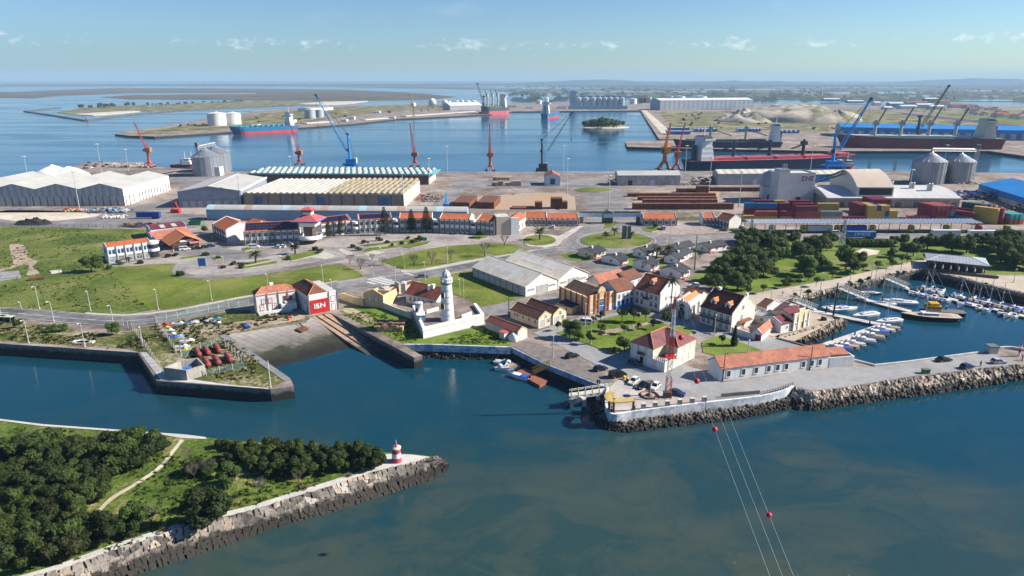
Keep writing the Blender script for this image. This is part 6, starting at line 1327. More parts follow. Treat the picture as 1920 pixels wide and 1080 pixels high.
def ship(lab,S,B_,beam,H_,side,deck,boot,bz,sup,supx,suph,cranes=(),hatch=None,cm=None,jib=(0,1)):
 """S: stern waterline pixel, B_: bow pixel"""
 a,b_=P(*S,0),P(*B_,0);d=b_-a;L=d.length;s=thing('cargo_ship',lab,'ship',(a+b_)/2,math.atan2(d.y,d.x),'cargo ships')
 mb=MB();hull(mb,L,beam,H_,side,deck,1,boot,bz,22,.18,.85,.25,.95,.3);obj('hull',mb,None,s)
 if hatch:
  n=hatch[0];mb=MB()
  for i in range(n):x0=L*(-.5+hatch[1]+(hatch[2]-hatch[1])*i/n);x1=L*(-.5+hatch[1]+(hatch[2]-hatch[1])*(i+.9)/n);mb.b2(x0,x1,-beam*.34,beam*.34,H_,H_+2.4,hatch[3])
  obj('hatch_covers',mb,None,s)
 x=L*(-.5+supx);mb=MB();w_=L*.036;lv=5
 for i in range(lv):q=1-.08*i;mb.b2(x-w_*q,x+w_*q,-beam*.44*q,beam*.44*q,H_+suph*i/lv,H_+suph*(i+.86)/lv,sup);mb.b2(x-w_*q*.97,x+w_*q*.97,-beam*.43*q,beam*.43*q,H_+suph*(i+.86)/lv,H_+suph*(i+1)/lv,sup if i<4 else DKMET)
 mb.b2(x-w_*.7,x+w_*.9,-beam*.5,beam*.5,H_+suph*.82,H_+suph*.9,sup);obj('superstructure',mb,None,s)
 mb=MB();mb.b2(x-w_*.6,x+w_*.62,-beam*.42,beam*.42,H_+suph*.90,H_+suph*.96,GLASS);obj('bridge_windows',mb,None,s)
 mb=MB();mb.b2(x-w_*1.65,x-w_*1.2,-beam*.1,beam*.1,H_,H_+suph*.62,side if side is not BOOT else sup);obj('funnel',mb,None,s);mb=MB();mb.tube((x,0,H_+suph),(x,0,H_+suph*1.4),.5,.3,5,sup);obj('mast',mb,None,s)
 for cx,hc in cranes:
  mb=MB();X=L*(-.5+cx);mb.tube((X,0,H_),(X,0,H_+hc),beam*.08,beam*.055,8,cm);mb.box((X,0,H_+hc*.8),(beam*.2,beam*.2,hc*.2),cm);mb.lattice((X+jib[0]*2,0,H_+hc*.7),(X+jib[0]*hc*1.0,0,H_+hc*(.7+jib[1])),1.4,.7,8,.2,DKMET);obj('deck_crane',mb,None,s)
 return s,L
SHW=M('ship_white',(.68,.67,.64),.06,.2,.6);GRC=M('ship_crane_grey',(.36,.36,.34),.1,.3)
s,L=ship('dark blue tanker with red waterline, teal deck pipes and white bridge',(556,246),(432,252.5),20,10,SBLUE,TEAL,BOOT,3.5,SHW,.1,20)
mb=MB()
for y in(-5,-2,1,4):mb.tube((-L*.3,y,11.5),(L*.42,y,11.5),.7,.7,6,TEAL)
for i in range(9):mb.b2(-L*.28+i*L*.08,-L*.28+i*L*.08+2,-8,8,10,12.5,TEAL)
obj('deck_pipes',mb,None,s)
ship('cargo ship with pinkish red bottom and dark upper hull at the far jetty',(950,214),(902,216),26,17,M('dark_grey_green',(.06,.09,.10),.1,.05),DECKG,M('pink_boot',(.50,.11,.12),.1,.05),9,SHW,.14,30,((.35,34),(.55,34),(.75,34)),(4,.25,.9,DECKG),GRC,(.25,.5))
ship('small blue coaster with white stern bridge sailing on the basin',(1020,223),(1046,218),18,11,SBLUE,DECKG,BOOT,3.5,SHW,.12,24,(),(3,.25,.85,DKGREY))
s,L=ship('long dark navy ship with red deck lying along the near quay',(1284,318.5),(1600,310.5),24,9,NAVY,DECKR,None,None,SHW,.095,22,((.27,17),(.48,17),(.68,17)),(4,.16,.84,DECKR),NAVY,(-.75,-.2))
mb=MB();mb.b2(L*.36,L*.44,-9,9,9,13,DECKR);obj('forecastle',mb,None,s)
ship('long dark red cargo ship with four grey deck cranes before the blue warehouse',(1872,283.5),(1566,280),28,15,DRED,DECKG,None,None,M('ship_cream',(.60,.55,.44),.06,.2),.1,22,((.28,20),(.44,20),(.61,20),(.77,20)),(5,.2,.93,M('pale_hatch',(.42,.47,.44),.1,.2)),GRC,(-.5,1.0))
ship('dark blue ship with pale green crane posts behind the north pier',(1462,281),(1262,280),20,10,NAVY,DECKG,None,None,SHW,.06,20,((.33,19),(.66,19)),(3,.15,.9,DKGREY),M('pale_green_post',(.40,.42,.28),.1,.3),(-1.3,-.35))
def tug(px,py,az,lab,hm,L=26):
 s=thing('tug_boat',lab,'boat',P(px,py,0),az,'tug boats');mb=MB();hull(mb,L,8,2.6,hm,DKGREY,.6);obj('hull',mb,None,s);mb=MB();mb.b2(-2,6,-2.6,2.6,2.6,5.5,SHW);mb.b2(0,5,-2,2,5.5,8,SHW);mb.b2(-.1,5.1,-2.05,2.05,6.4,7.3,GLASS);obj('wheelhouse',mb,None,s);mb=MB();mb.tube((1,0,8),(1,0,15),.25,.15,5,SHW);mb.tube((-3,0,3),(-3,0,8),.7,.6,8,hm);obj('mast',mb,None,s)
tug(347,313,.1,'red hulled tug moored left of the harbour silos',REDP);tug(359,312,.3,'second red tug almost hidden by the harbour silos',REDP,20);tug(1585,316.5,0,'orange red workboat at the bow of the dark ship',M('workboat_orange',(.55,.15,.08),.1,.5),18)
CM={k:M('container_'+n,c,.12,.25,.6)for k,n,c in(('Y','yellow',(.50,.33,.07)),('R','brick_red',(.33,.08,.06)),('M','maroon',(.21,.03,.045)),('B','blue',(.02,.16,.33)),('G','grey',(.20,.22,.26)),('P','pink_red',(.42,.10,.11)),('T','teal',(.05,.33,.29)),('N','navy',(.03,.06,.20)),('D','dark_green',(.03,.10,.09)),('O','rust',(.30,.12,.06)))}
CN=dict(Y='yellow',R='brick red',M='maroon',B='blue',G='grey',P='pinkish red',T='teal',N='navy',D='dark green',O='rust coloured')
_cm={}
def cont_mesh(L):
 if L not in _cm:
  mb=MB();n=int(L/.55);W_,H_=2.5,2.85
  mb.b2(0,L,0,W_,0,H_)
  for i in range(n):x=.25+(L-.5)*i/n;mb.b2(x,x+.26,-.05,0,.15,H_-.15);mb.b2(x,x+.26,W_,W_+.05,.15,H_-.15);mb.b2(x,x+.26,.1,W_-.1,H_,H_+.03)
  dm=MB();dm.b2(L,L+.06,.08,1.2,.12,H_-.1);dm.b2(L,L+.06,1.3,W_-.08,.12,H_-.1)
  for y in(.4,.9,1.6,2.1):dm.tube((L+.1,y,.2),(L+.1,y,H_-.2),.04,.04,4)
  _cm[L]=(mb.mesh('body'),dm.mesh('doors'))
  for q in _cm[L]:q.materials.append(CM['Y'])
 return _cm[L]
NC=[0]
def stack(px,py,L,cols,az=0,where='',dx=0,dy=0):
 p=P(px,py);q=Matrix.Rotation(R(az),4,'Z')@Vector((dx,dy,0));p=p+q;n=len(cols)
 for i,ch in enumerate(cols):
  lev='alone' if n==1 else('lowest' if i==0 else('topmost' if i==n-1 else 'midway'))
  r=thing('shipping_container',f'{CN[ch]} {"short " if L < 8 else ""}container {lev} in {where}','container',p+Vector((0,0,.05+i*2.9)),R(az),f'{CN[ch]} {L} m containers {lev} in {where}')
  for nm,me in zip(('body','doors'),_cm.get(L)or cont_mesh(L)):
   o=obj(nm,me,None,r);o.material_slots[0].link='OBJECT';o.material_slots[0].material=CM[ch]
  NC[0]+=1
W1,W2,W3,W4,W5='the front row behind the truck canopy','the rows before the lettered grain building','the block of yellow container ends','the red block by the grain store','the angled stacks by the blue warehouse'
for x,L,c_ in((1416,12.2,'YR'),(1464,6.1,'YM'),(1490,12.2,'PRM'),(1537.5,12.2,'YG'),(1581,12.2,'M')):stack(x,415.5,L,c_,0,W1)
for x,y,L,c_ in((1395,409,6.1,'RMB'),(1416,409.5,12.2,'RMB'),(1458,409.5,6.1,'MMM'),(1486,409.5,12.2,'MMM'),(1531,409.5,12.2,'RYY'),(1409,403,12.2,'MRM'),(1450,403.5,6.1,'RYY'),(1478,403.5,12.2,'RMM'),(1596,407,6.1,'YY'),(1394,414,6.1,'Y')):stack(x,y,L,c_,0,W2)
for i,c_ in enumerate(('MMM','MMM','YYY','YYY','YYN','YYY','TNY','YY','YY')):stack(1617+i*8.0,414.5-(0 if i>1 else 2),6.1 if i>4 else 12.2,c_,90,W3)
for i,c_ in enumerate(('MR','RY','YR','RY')):stack(1640+i*9,401,12.2,c_+'M',90,W3)
stack(1702,414,12.2,'P',0,W4);stack(1735,405,6.1,'MM',0,W4)
for i,c_ in enumerate(('MMM','RMR','RMR','RRR','NBM')):stack(1753+i*8.6,414.5,12.2,c_,97,W4)
for i,(x,y,c_)in enumerate(((1826,417,'TM'),(1836,412,'MM'),(1846,411,'MDD'),(1856,411,'MRD'),(1870,420,'YYY'),(1880,420,'MMM'),(1888,414,'OM'))):stack(x,y,12.2,c_,128,W5)
for i in range(3):stack(1900+i*9,421,12.2,('OT','OT','RT')[i],100,W5)
def pile(lab,px,py,L,W_,H_,mat=RUSTM,az=0,name='steel_pile',n=0,z=GZ):
 p=P(px,py,z);o=thing(name,lab,'steel stack',p,R(az));mb=MB();r4=random.Random(int(px))
 rows=max(2,int(H_/.5));m_=max(2,int(L/(n or 6)))
 for i in range(m_):
  for j in range(rows):e=r4.uniform(-.12,.12);mb.b2(L*i/m_+.05,L*(i+1)/m_-.05,e,W_+e,H_*j/rows+.03,H_*(j+1)/rows,mat)
 obj('bars',mb,None,o);mb=MB()
 for i in range(m_):mb.b2(L*(i+.5)/m_-.15,L*(i+.5)/m_+.15,-.15,W_+.15,0,.1,WOOD)
 obj('timbers',mb,None,o)
for x,y,L,h_,lab in((1187,393,62,3.6,'nearest and tallest rusty steel stack left of the container yard'),(1206,382,48,2.6,'second rusty steel stack, shorter, behind the tallest'),(1197,376,52,2.4,'third rusty steel stack from the front'),(1178,369,60,2.2,'farthest long rusty steel stack'),(1270,361,14,2.6,'small rusty steel bundle right of the grass oval'),(1307,363,8,5,'short tall rusty bundle at the right end of the steel yard'),(1322,359,52,2.8,'dark long steel row beyond the yard fence')):pile(lab,x,y,L,4.5,h_)
for x,y,L,w_,h_,lab in((960,393,14,8,1,'low rusty plate bundle on the orange stained ground'),(1003,393,4.5,6,4.4,'left cube of rusty coils on the orange stained ground'),(1033,392,7,7,6.6,'tall middle cube of rusty coils on the orange stained ground'),(1049,392,5,6,4.4,'right cube of rusty coils on the orange stained ground')):pile(lab,x,y,L,w_,h_)
for x,lab in((848,'left sloping stack of rusty sheet piles behind the office row'),(894,'right sloping stack of rusty sheet piles behind the office row')):pile(lab,x,391,11,26,4,RUSTM,-8)
for i,(x,y,n_)in enumerate(((924,338,1),(932,338.5,1),(940,338.5,1),(948,338.5,1),(922,348,1),(930,349,1),(936,349,2),(946,349,1),(953,349,1),(961,349,2),(969,349,2))):
 p=P(x,y);o=thing('timber_pack','pale stacked timber pack on the open quay','timber pack',p,0,'timber packs on the open quay');mb=MB()
 for j in range(n_+1):mb.b2(0,3.2,0,3,j*1.3+.1,j*1.3+1.25,WOODP)
 obj('boards',mb,None,o)
for x0,x1,y,n_ in((1255,1292,252,9),(1257,1290,245,8),(1306,1342,247,6),(1388,1424,247,7),(1454,1496,250,6)):
 for i in range(n_):
  p=P(x0+(x1-x0)*i/max(1,n_-1),y,3.2);o=thing('tower_section','white and blue steel tube section lying on the north quay','steel tube',p,0,'steel tube sections on the north quay');mb=MB();mb.tube((0,0,2.4),(0,16,2.4),2.3,2.3,14,M('tube_white',(.60,.64,.68),.06,.2));obj('tube',mb,None,o);mb=MB();mb.tube((0,-.1,2.4),(0,1.0,2.4),2.36,2.36,14,BLUEP);obj('end_ring',mb,None,o)
TW=M('truck_white',(.62,.63,.64),.05,.3,.4);TY=M('truck_yellow',(.42,.36,.03),.08,.3,.4)
def truck(px,py,az,cabm,tr,lab,TL=13,cab=True,h_=2.8,txt=None):
 p=P(px,py);o=thing('articulated_truck' if cab else 'truck_trailer',lab,'truck' if cab else 'trailer',p,R(az),'parked trucks');mb=MB()
 if cab:
  mb.b2(-2.3,0,-1.25,1.25,.7,3.6,cabm);mb.add([(-2.3,-1.2,1.6),(-2.3,1.2,1.6),(-1.9,1.2,3.9),(-1.9,-1.2,3.9),(0,1.2,3.9),(0,-1.2,3.9)],[(0,3,2,1),(3,5,4,2)],cabm);obj('cab',mb,None,o)
  mb=MB();mb.b2(-2.36,-2.3,-1.1,1.1,2.0,3.1,CGLASS);mb.b2(-2.0,-1.0,-1.3,-1.26,2.0,3.0,CGLASS);obj('windscreen',mb,None,o)
 mb=MB()
 if tr:mb.b2(.7,.7+TL,-1.3,1.3,1.1,1.1+h_,tr)
 mb.b2(.2,.7+TL,-1.2,1.2,.85,1.1,DKMET);obj('trailer',mb,None,o)
 if txt:obj('lettering',letters(txt,1.5,WHITE,.03),None,o,(.7+TL/2,-1.31,1.9))
 wm=_win.get('tw')
 if not wm:q=MB();q.tube((0,-1.25,0),(0,1.25,0),.5,.5,10,BLACK);wm=_win['tw']=q.mesh('wheels')
 for x in((-1.4,1.6)if cab else())+(TL-3.2,TL-1.9,TL-.6):obj('wheel_pair',wm,None,o,(x,0,.5))
TBL=M('tarp_blue',(.02,.05,.26),.1,.3,.6);TSI=M('tarp_silver',(.42,.45,.48),.1,.3,.5)
for x,cm_,tr,lab in((1394,TW,None,'white cab flatbed truck at the left end of the canopy'),(1450,TW,None,'white cab truck with empty trailer under the canopy'),(1509,TY,TSI,'yellow cab truck with silver curtain trailer'),(1573,TY,TBL,'yellow cab truck with dark blue curtain trailer'),(1639,TY,None,'yellow cab flatbed truck right of the dark blue trailer'),(1711,TY,None,'yellow cab flatbed truck in the middle of the right half of the canopy'),(1777,TY,None,'yellow cab flatbed truck left of the red cab truck'),(1837,REDP,None,'red cab truck at the right end of the canopy'),(1890,TY,None,'yellow cab truck beyond the right end of the canopy')):truck(x,436,0,cm_,tr,lab)
truck(1584,447,-3,TW,BLUEP,'blue lettered trailer parked behind the park hedge',14,False,2.6,'CANEDO');truck(1743,445,0,TW,TW,'white trailer parked behind the park trees',14,False);truck(1812,446,0,TW,TW,'white trailer farther right behind the park trees',14,False);truck(256,410,1,TBL,TBL,'dark blue trailer on the bare ground near the left warehouses',13,False)
TSI2=M('canopy_sheet',(.58,.60,.62),.08,.2,.5);a,c_=P(1411,441),P(1852,440);L_=(c_-a).length;cz=ZT(a,423)-GZ;o=thing('truck_canopy','long corrugated canopy roof over the row of parked trucks','canopy',a,math.atan2(c_.y-a.y,c_.x-a.x));mb=MB();n=60
for i in range(n):x0,x1=L_*i/n,L_*(i+1)/n;xm=(x0+x1)/2;mb.add([(x0,4,cz),(x1,4,cz),(xm,4,cz+.5),(x0,14,cz+.4),(x1,14,cz+.4),(xm,14,cz+.9)],[(0,2,5,3),(2,1,4,5),(0,1,2)],GREYM if False else TSI2)
obj('roof',mb,None,o);mb=MB()
for i in range(23):x=L_*i/22;mb.tube((x,13,0),(x,13,cz+.4),.2,.2,6,GREYM)
obj('posts',mb,None,o)
o=thing('clamshell_grab','red clamshell grab standing on the quay road','grab',P(330,399));o.scale=(.75,)*3;mb=MB();mb.add([(-4,-2,0),(4,-2,0),(3,-2,3),(-3,-2,3),(-4,2,0),(4,2,0),(3,2,3),(-3,2,3)],[(0,1,2,3),(5,4,7,6),(1,5,6,2),(4,0,3,7),(3,2,6,7)],REDP);obj('jaws',mb,None,o);mb=MB()
for sx in(-1,1):mb.tube((sx*2.8,0,3),(sx*.6,0,8),.4,.3,6,REDP)
mb.box((0,0,8),(2.4,1.6,1.4),REDP);obj('arms',mb,None,o)
o=thing('waste_skip','green waste skip at the end of the long blue shed','skip',P(367,421.5));mb=MB();mb.add([(-3,-1.2,0),(3,-1.2,0),(3.6,-1.3,2.2),(-3.6,-1.3,2.2),(-3,1.2,0),(3,1.2,0),(3.6,1.3,2.2),(-3.6,1.3,2.2)],[(0,1,2,3),(5,4,7,6),(1,5,6,2),(4,0,3,7)],M('skip_green',(.05,.24,.06),.1,.5));mb.b2(-3.2,3.2,-1.2,1.2,1.4,1.6,DKGREY);obj('body',mb,None,o)
heap('tyre_heap','black heap of old tyres on the bare ground by the field','heap',63,420,10,4.5,410,BLACK,4,noise_k=.7,sharp=2)
def scrap(lab,px,py,w_,d_,n,mats,seed,hh=1.2,name='scrap_heap',sz=(1,3)):
 o=thing(name,lab,'heap',P(px,py));r5=random.Random(seed);mb=MB()
 for i in range(n):mb.box((r5.uniform(-w_,w_)/2,r5.uniform(-d_,d_)/2,r5.uniform(.1,hh)),(r5.uniform(*sz),r5.uniform(.4,1.2),r5.uniform(.2,.9)),r5.choice(mats),r5.uniform(0,3))
 obj('pieces',mb,None,o)
scrap('heap of pale timber and orange scrap at the foot of the left light mast',137,396,16,6,40,(WOODP,ORANGE,LCONC,RUSTM),1);scrap('row of grey machine parts along the bare ground',205,398,26,6,60,(GREYM,DKMET,BSHEET,LCONC),2,2.5);scrap('scattered white stones on the bare ground',212,407,14,8,40,(WALLW,LCONC),3,.8);scrap('dark scrap along the fence by the maroon shed',265,424,20,6,60,(RUSTM,DKMET,WOOD),4,1.6)
scrap('black scrap heap beside the pale stained shed',1326,344,24,10,90,(DKMET,BLACK,RUSTM),5,5);scrap('broken concrete rubble between the two port sheds',1295,346,24,8,70,(LCONC,DKGREY,RUSTM),6,2);scrap('brown scrap against the left end of the pale stained shed',1148,346,8,6,30,(RUSTM,),7,4);scrap('dark blue pile of pipes beside the blue warehouse',1838,372,46,12,120,(NAVY,TBL,DKMET,BLUEP),8,5,sz=(3,8));scrap('brown machinery pile behind the angled container stacks',1880,392,24,8,60,(RUSTM,WOOD,DKMET),9,4)
scrap('rank of parked red and green yard machines beside the brown ribbed warehouse',808,374,18,22,60,(REDP,TEAL,DKMET,DKGREY),10,2.4,'yard_machines');scrap('pale pipes stacked by the ridge of the right silos',1812,344,20,6,20,(WALLC,),11,2.5,'pipe_stack',(5,12));scrap('grey rubble bank at the left quay corner',246,313,40,12,120,(LCONC,WALLG,BEIGEC),12,3)
p=P(744,865.5,3.2);k=MPP(p);c=thing('red_white_beacon','short red and white striped beacon on the island point','beacon',p);h=ZT(p,841)-3.2;r0,r1=9.3*k,7.6*k
for i,m_ in enumerate((REDB:=M('beacon_red',(.45,.05,.075),.1,.5,.6),WHITE,REDB)):
 mb=MB();z0,z1=h*(0,.38,.70)[i],h*(.38,.70,1)[i];mb.lathe([(r0+(r1-r0)*z0/h,z0),(r0+(r1-r0)*z1/h,z1)],24,m_,cap=False);obj('band',mb,None,c)
mb=MB();mb.lathe([(r1*1.15,h),(r1*1.2,h+.15),(r1*1.2,h+.35),(.1,h+.4)],24,BEIGEC);obj('roof',mb,None,c);mb=MB();mb.lathe([(r1*.28,h+.4),(r1*.26,h+1.3),(.1,h+1.35)],12,REDB);mb.lathe([(r1*.2,h+1.36),(r1*.2,h+1.8),(.02,h+2.1)],10,PGLASS);obj('lantern',mb,None,c)
p=P(1252,747);k=MPP(p);c=thing('radio_mast','tall red and white lattice mast on the terrace','mast',p);seg=[(748,16),(707,13.2),(670,11),(632,9),(580,6),(557,4.5)]
HM=[ZT(p,y)-GZ for y,_ in seg];lean=12*k*0
for i in range(5):
 mb=MB();m_=REDP if i%2==0 else WHITE;mb.lattice((0,0,max(0,HM[i])),(0,0,HM[i+1]),seg[i][1]*k*.66,seg[i+1][1]*k*.66,(5,5,6,9,4)[i],.085,m_,.04);obj('lattice_section',mb,None,c)
mb=MB();mb.b2(-1.2,1.2,-1.2,1.2,HM[2]+.1,HM[2]+.25,REDP);obj('platform',mb,None,c);mb=MB();mb.tube((-2.2,0,HM[5]),(2.2,0,HM[5]),.08,.08,5,REDP);mb.tube((0,0,HM[5]),(0,0,HM[5]+1.5),.08,.05,5,REDP);obj('cross_arm',mb,None,c)
mb=MB();mb.b2(-1,1,-.7,.7,0,1.6,M('cabinet_green',(.06,.13,.09),.1,.5));tag(obj('mast_cabinet',mb,None,None,p+Vector((0,.6,.03))),'small green cabinet under the lattice mast','cabinet')
top=p+Vector((0,0,HM[5]))
WIRE=M('steel_wire',(.55,.57,.58),.03,.2,.4,.4);ends=[(1449,1095),(1473,1095),(1494,1095)];offs=(-2,0,2)
def wire(i,t_):E=P(ends[i][0],ends[i][1],54);S=top+Vector((offs[i],0,0));q=S.lerp(E,t_);q.z-=4*t_*(1-t_)*.3;return q
for i in range(3):mb=MB();mb.path([wire(i,j/30)for j in range(42)],.010,4,WIRE);tag(obj('power_line',mb),('left','middle','right')[i]+' of the three wires running from the lattice mast over the water','wire')
def near_wire(i,y):return wire(i,min(range(1,400),key=lambda j:abs(proj(wire(i,j/400))[1]-y))/400)
BALL=M('marker_red',(.62,.015,.03),.05,.5,.35)
for i,y,lab in((0,633,'red marker ball in front of the yellow villa roof'),(0,714.5,'red marker ball in the shade left of the long white building'),(0,805,'red marker ball over the water beside the rocks'),(2,964,'red marker ball nearest the camera, low over the water')):
 mb=MB();q=near_wire(i,y);rb_=5.3*MPP(q);mb.lathe([(max(.005,rb_*math.sin(PI*j/10)),-rb_*math.cos(PI*j/10))for j in range(11)],16,BALL);tag(obj('marker_ball',mb,None,None,q),lab,'marker ball')
def wallthing(name,lab,pts,z0,z1,th,mat,cat='wall',zpt=GZ):mb=MB();polyline_wall(mb,[P(*q,zpt)for q in pts],z1-z0,th,mat,z0);return tag(obj(name,mb),lab,cat)
SEAW=M('patchy_white_blue',(.62,.63,.63),.12,.2,.9,col2=(.20,.32,.46),streak=.2)
wallthing('low_seawall','low pale seawall with faded blue paint below the bastion lawn',[(757,647.3),(810,647.4),(950,652.4),(958,652.3)],1.6,GZ+.35,.5,SEAW)
wallthing('quay_facing','faded blue and white quay facing behind the brown pontoon',[(961,652.5),(1022,682.5),(1120,720.6),(1139,727)],2.0,GZ+.12,.4,M('patchy_blue',(.36,.41,.46),.18,.3,.9,col2=(.15,.24,.36),streak=.4))
wallthing('terrace_seawall','curved white seawall around the terrace point',smooth_pts([(1140,728),(1136.5,748),(1138.5,766),(1150,778.3),(1184,773.5),(1250,765),(1322,756.4)],4,False),1.2,GZ+.4,.6,M('white_sea_paint',(.68,.68,.66),.1,.3,.9,col2=(.42,.47,.52),streak=.25))
wallthing('road_seawall','white seawall below the railing on the mole',smooth_pts([(1323,756.4),(1425,744.4),(1470,733.5),(1486,725.6)],3,False),1.2,GZ+.4,.6,MATS['white_sea_paint'])
wallthing('mole_parapet','low concrete parapet along the marina side of the mole',[(1601,676),(1640,686.3),(1700,680),(1855,659.5)],GZ,GZ+.5,.5,LCONC);wallthing('round_parapet','curved parapet around the mole end',smooth_pts([(1862,656),(1893,654),(1925,658),(1990,658.5),(2030,667),(1995,673)],3,False),GZ,GZ+.8,.6,LCONC);wallthing('marina_kerb','dark low quay kerb behind the long white building',[(1457,635),(1507,648.6),(1588,667)],GZ,GZ+.4,.7,DKGREY)
wallthing('roadside_wall','low dark wall along the roadside left of the railing',[(1352,745),(1424,738.5)],GZ,GZ+1.0,.3,DKGREY)  # low roadside wall in dark grey concrete
PIER=M('pier_stone',(.42,.39,.36),.15,.3,.9)
for i,x in enumerate((1206,1228,1251,1274,1297,1320)):p=P(x,768-i*2.6);mb=MB();mb.b2(-.5,.5,-.45,.45,0,1.5,PIER);mb.b2(-.55,.55,-.5,.5,1.5,1.7,BEIGEC);tag(obj('parapet_pier',mb,None,None,p),'stone parapet pier on the terrace seawall','pier','stone piers on the terrace seawall')
F=thing('mole_railing','dark curved railing on the white seawall of the mole','railing');pts=[P(*q)for q in smooth_pts([(1426,743),(1455,736),(1486,724.5)],4,False)];mb=MB()
for z in(.75,1.2):mb.path([q+Vector((0,0,z))for q in pts],.07,4,DKMET)
for q in resample(pts,12):mb.tube(q,q+Vector((0,0,1.25)),.08,.08,4,DKMET)
obj('rails',mb,None,F)
PG=thing('pergola','curved yellow slatted pergola with brick posts on the terrace point','pergola');pts=[P(*q)for q in smooth_pts([(1148,757),(1141,763),(1142,769),(1150,773.5),(1168,772.5),(1187,770.5)],4,False)];mb=MB();hh=3.0
for q in(pts[0],pts[8],pts[12],pts[-1]):mb.tube(q,q+Vector((0,0,hh)),.3,.3,8,BRICK)
obj('posts',mb,None,PG);mb=MB();rs=resample(pts,44)
for a,b_ in zip(rs[:-1],rs[1:]):d=(b_-a).normalized();nn=Vector((-d.y,d.x,0));q=a+Vector((0,0,hh+.15));mb.box(q,(.2,2.2,.16),M('pergola_slat',(.50,.36,.12),.12,.6),math.atan2(d.y,d.x))
for s_ in(-.9,.9):mb.path([a+Vector((0,s_,hh))for a in pts],.1,4,MATS['pergola_slat'])
obj('slats',mb,None,PG)
p=P(1217.5,742);k=MPP(p);c=thing('funnel_fountain','old brown funnel shaped column in a broken ring on the terrace','column',p);h=ZT(p,716)-GZ;mb=MB();mb.lathe([(.9,0),(.8,.4),(.26,.6),(.24,h-.6),(.4,h-.35),(1.0,h),(.96,h+.1),(.7,h),(.1,h-.1)],18,M('old_bronze',(.12,.085,.075),.2,.5,.7));obj('funnel',mb,None,c);mb=MB();mb.lathe([(2.5,0),(2.4,.4),(2.0,.45),(1.9,.1)],20,M('old_brick2',(.22,.10,.07),.3,.6),cap=False);obj('basin_ring',mb,None,c)
J=thing('landing_jetty','concrete landing jetty with steps and yellow posts beside the terrace','jetty');a,b_,c_,d_=P(1139,727,3.2),P(1141,736,3.2),P(1067,745,3.2),P(1067,738,3.2);mb=MB();mb.prism([q[:2]for q in(a,b_,c_,d_)],2.6,3.3,LCONC)
for t_ in(.3,.65,.97):q,r_=b_.lerp(c_,t_),a.lerp(d_,t_);mb.prism([q[:2],(q.x+.9,q.y),(r_.x+.9,r_.y),r_[:2]],-1,2.59,WALLG)
obj('deck',mb,None,J);mb=MB();s0,s1=P(1090,744,3),P(1060,757,.2);e=Vector((1.2,2.4,0))
for i in range(9):q=s0.lerp(s1,i/8);mb.box((q.x,q.y,q.z-.1),(1.0,2.6,.35),LCONC if i<6 else DKGREY,.5)
obj('steps',mb,None,J);mb=MB()
for u,v in((a,d_),(b_,c_)):
 for i in range(6):q=u.lerp(v,.06+.88*i/5);mb.tube((q.x,q.y,3.3),(q.x,q.y,4.5),.14,.14,5,M('post_yellow',(.52,.42,.18),.1,.5))
 for z in(4.0,4.35):mb.tube((u.x,u.y,z),(v.x,v.y,z),.06,.06,4,WHITE)
obj('railing',mb,None,J)
Bp=thing('brown_pontoon','rusty brown pontoon moored below the quay','pontoon',P(996,708,0));q0=P(996,708,0);mb=MB();mb.prism([(P(x,y,.8)-q0)[:2]for x,y in((966,697),(984,689.5),(1028,713),(1012,722.5))],-.4,.8,M('rust_pontoon',(.25,.085,.05),.15,.4,.9));obj('float',mb,None,Bp);mb=MB();mb.tube((5,3,.9),(13,7,1.6),.15,.15,5,PINKR);mb.tube((-6,6,.9),(3,11,1.6),.15,.15,5,PINKR);obj('booms',mb,None,Bp)
def gangway(lab,A,B_,za,zb,w_,mat,floor,h_=1.1,n=10):
 a,b_=P(*A,za),P(*B_,zb);d=b_-a;L_=d.length;G=thing('gangway',lab,'gangway',a);q=d.to_track_quat('X','Z');mb=MB();mb.b2(0,L_,-w_/2,w_/2,-.1,.05,floor);o=obj('walkway',mb,None,G);o.rotation_mode='QUATERNION';o.rotation_quaternion=q;mb=MB()
 for s_ in(-1,1):
  y=s_*w_/2
  for z in(.05,h_):mb.tube((0,y,z),(L_,y,z),.09,.09,4,mat)
  for i in range(n):x0,x1=L_*i/n,L_*(i+1)/n;mb.tube((x0,y,.05),(x0,y,h_),.06,.06,4,mat);mb.tube((x0,y,.05 if i%2 else h_),(x1,y,h_ if i%2 else.05),.05,.05,4,mat)
 o=obj('railing',mb,None,G);o.rotation_mode='QUATERNION';o.rotation_quaternion=q
gangway('yellow gangway from the quay down to the brown pontoon',(1034,684),(1000,699),GZ,1.0,2.0,YELLOW,MATS['pale_timber'])
for A,B_,lab in(((1467,556),(1530,581),'white truss gangway nearest the houses'),((1567,538),(1627,562),'white truss gangway in the middle of the marina'),((1648,517),(1702,540),'white truss gangway farthest from the houses')):gangway(lab,A,B_,GZ,.8,2,WHITE,LCONC,1.6,12)
def pontoon(lab,A,B_,w_,mat=None):
 a,b_=P(*A,.6),P(*B_,.6);d=b_-a;L_=d.length;o=thing('pontoon',lab,'pontoon',(a.x,a.y,0),math.atan2(d.y,d.x));mb=MB();mb.b2(0,L_,-w_/2,w_/2,.35,.75,mat or LCONC);obj('deck',mb,None,o);mb=MB()
 for i in range(int(L_/6)+1):mb.b2(i*6,i*6+3.5,-w_/2+.1,w_/2-.1,-.4,.34,DKGREY)
 obj('floats',mb,None,o)
for A,B_,w_,lab in(((1520,582),(1653,609),2.8,'pontoon in front of the first white gangway'),((1651,611),(1547,647),2.4,'pontoon turning back towards the long white building'),((1606,558),(1714,586),2.8,'pontoon carrying the yellow cabined boat'),((1698,541),(1925,594),2.4,'longest pontoon lined with motor boats')):pontoon(lab,A,B_,w_)
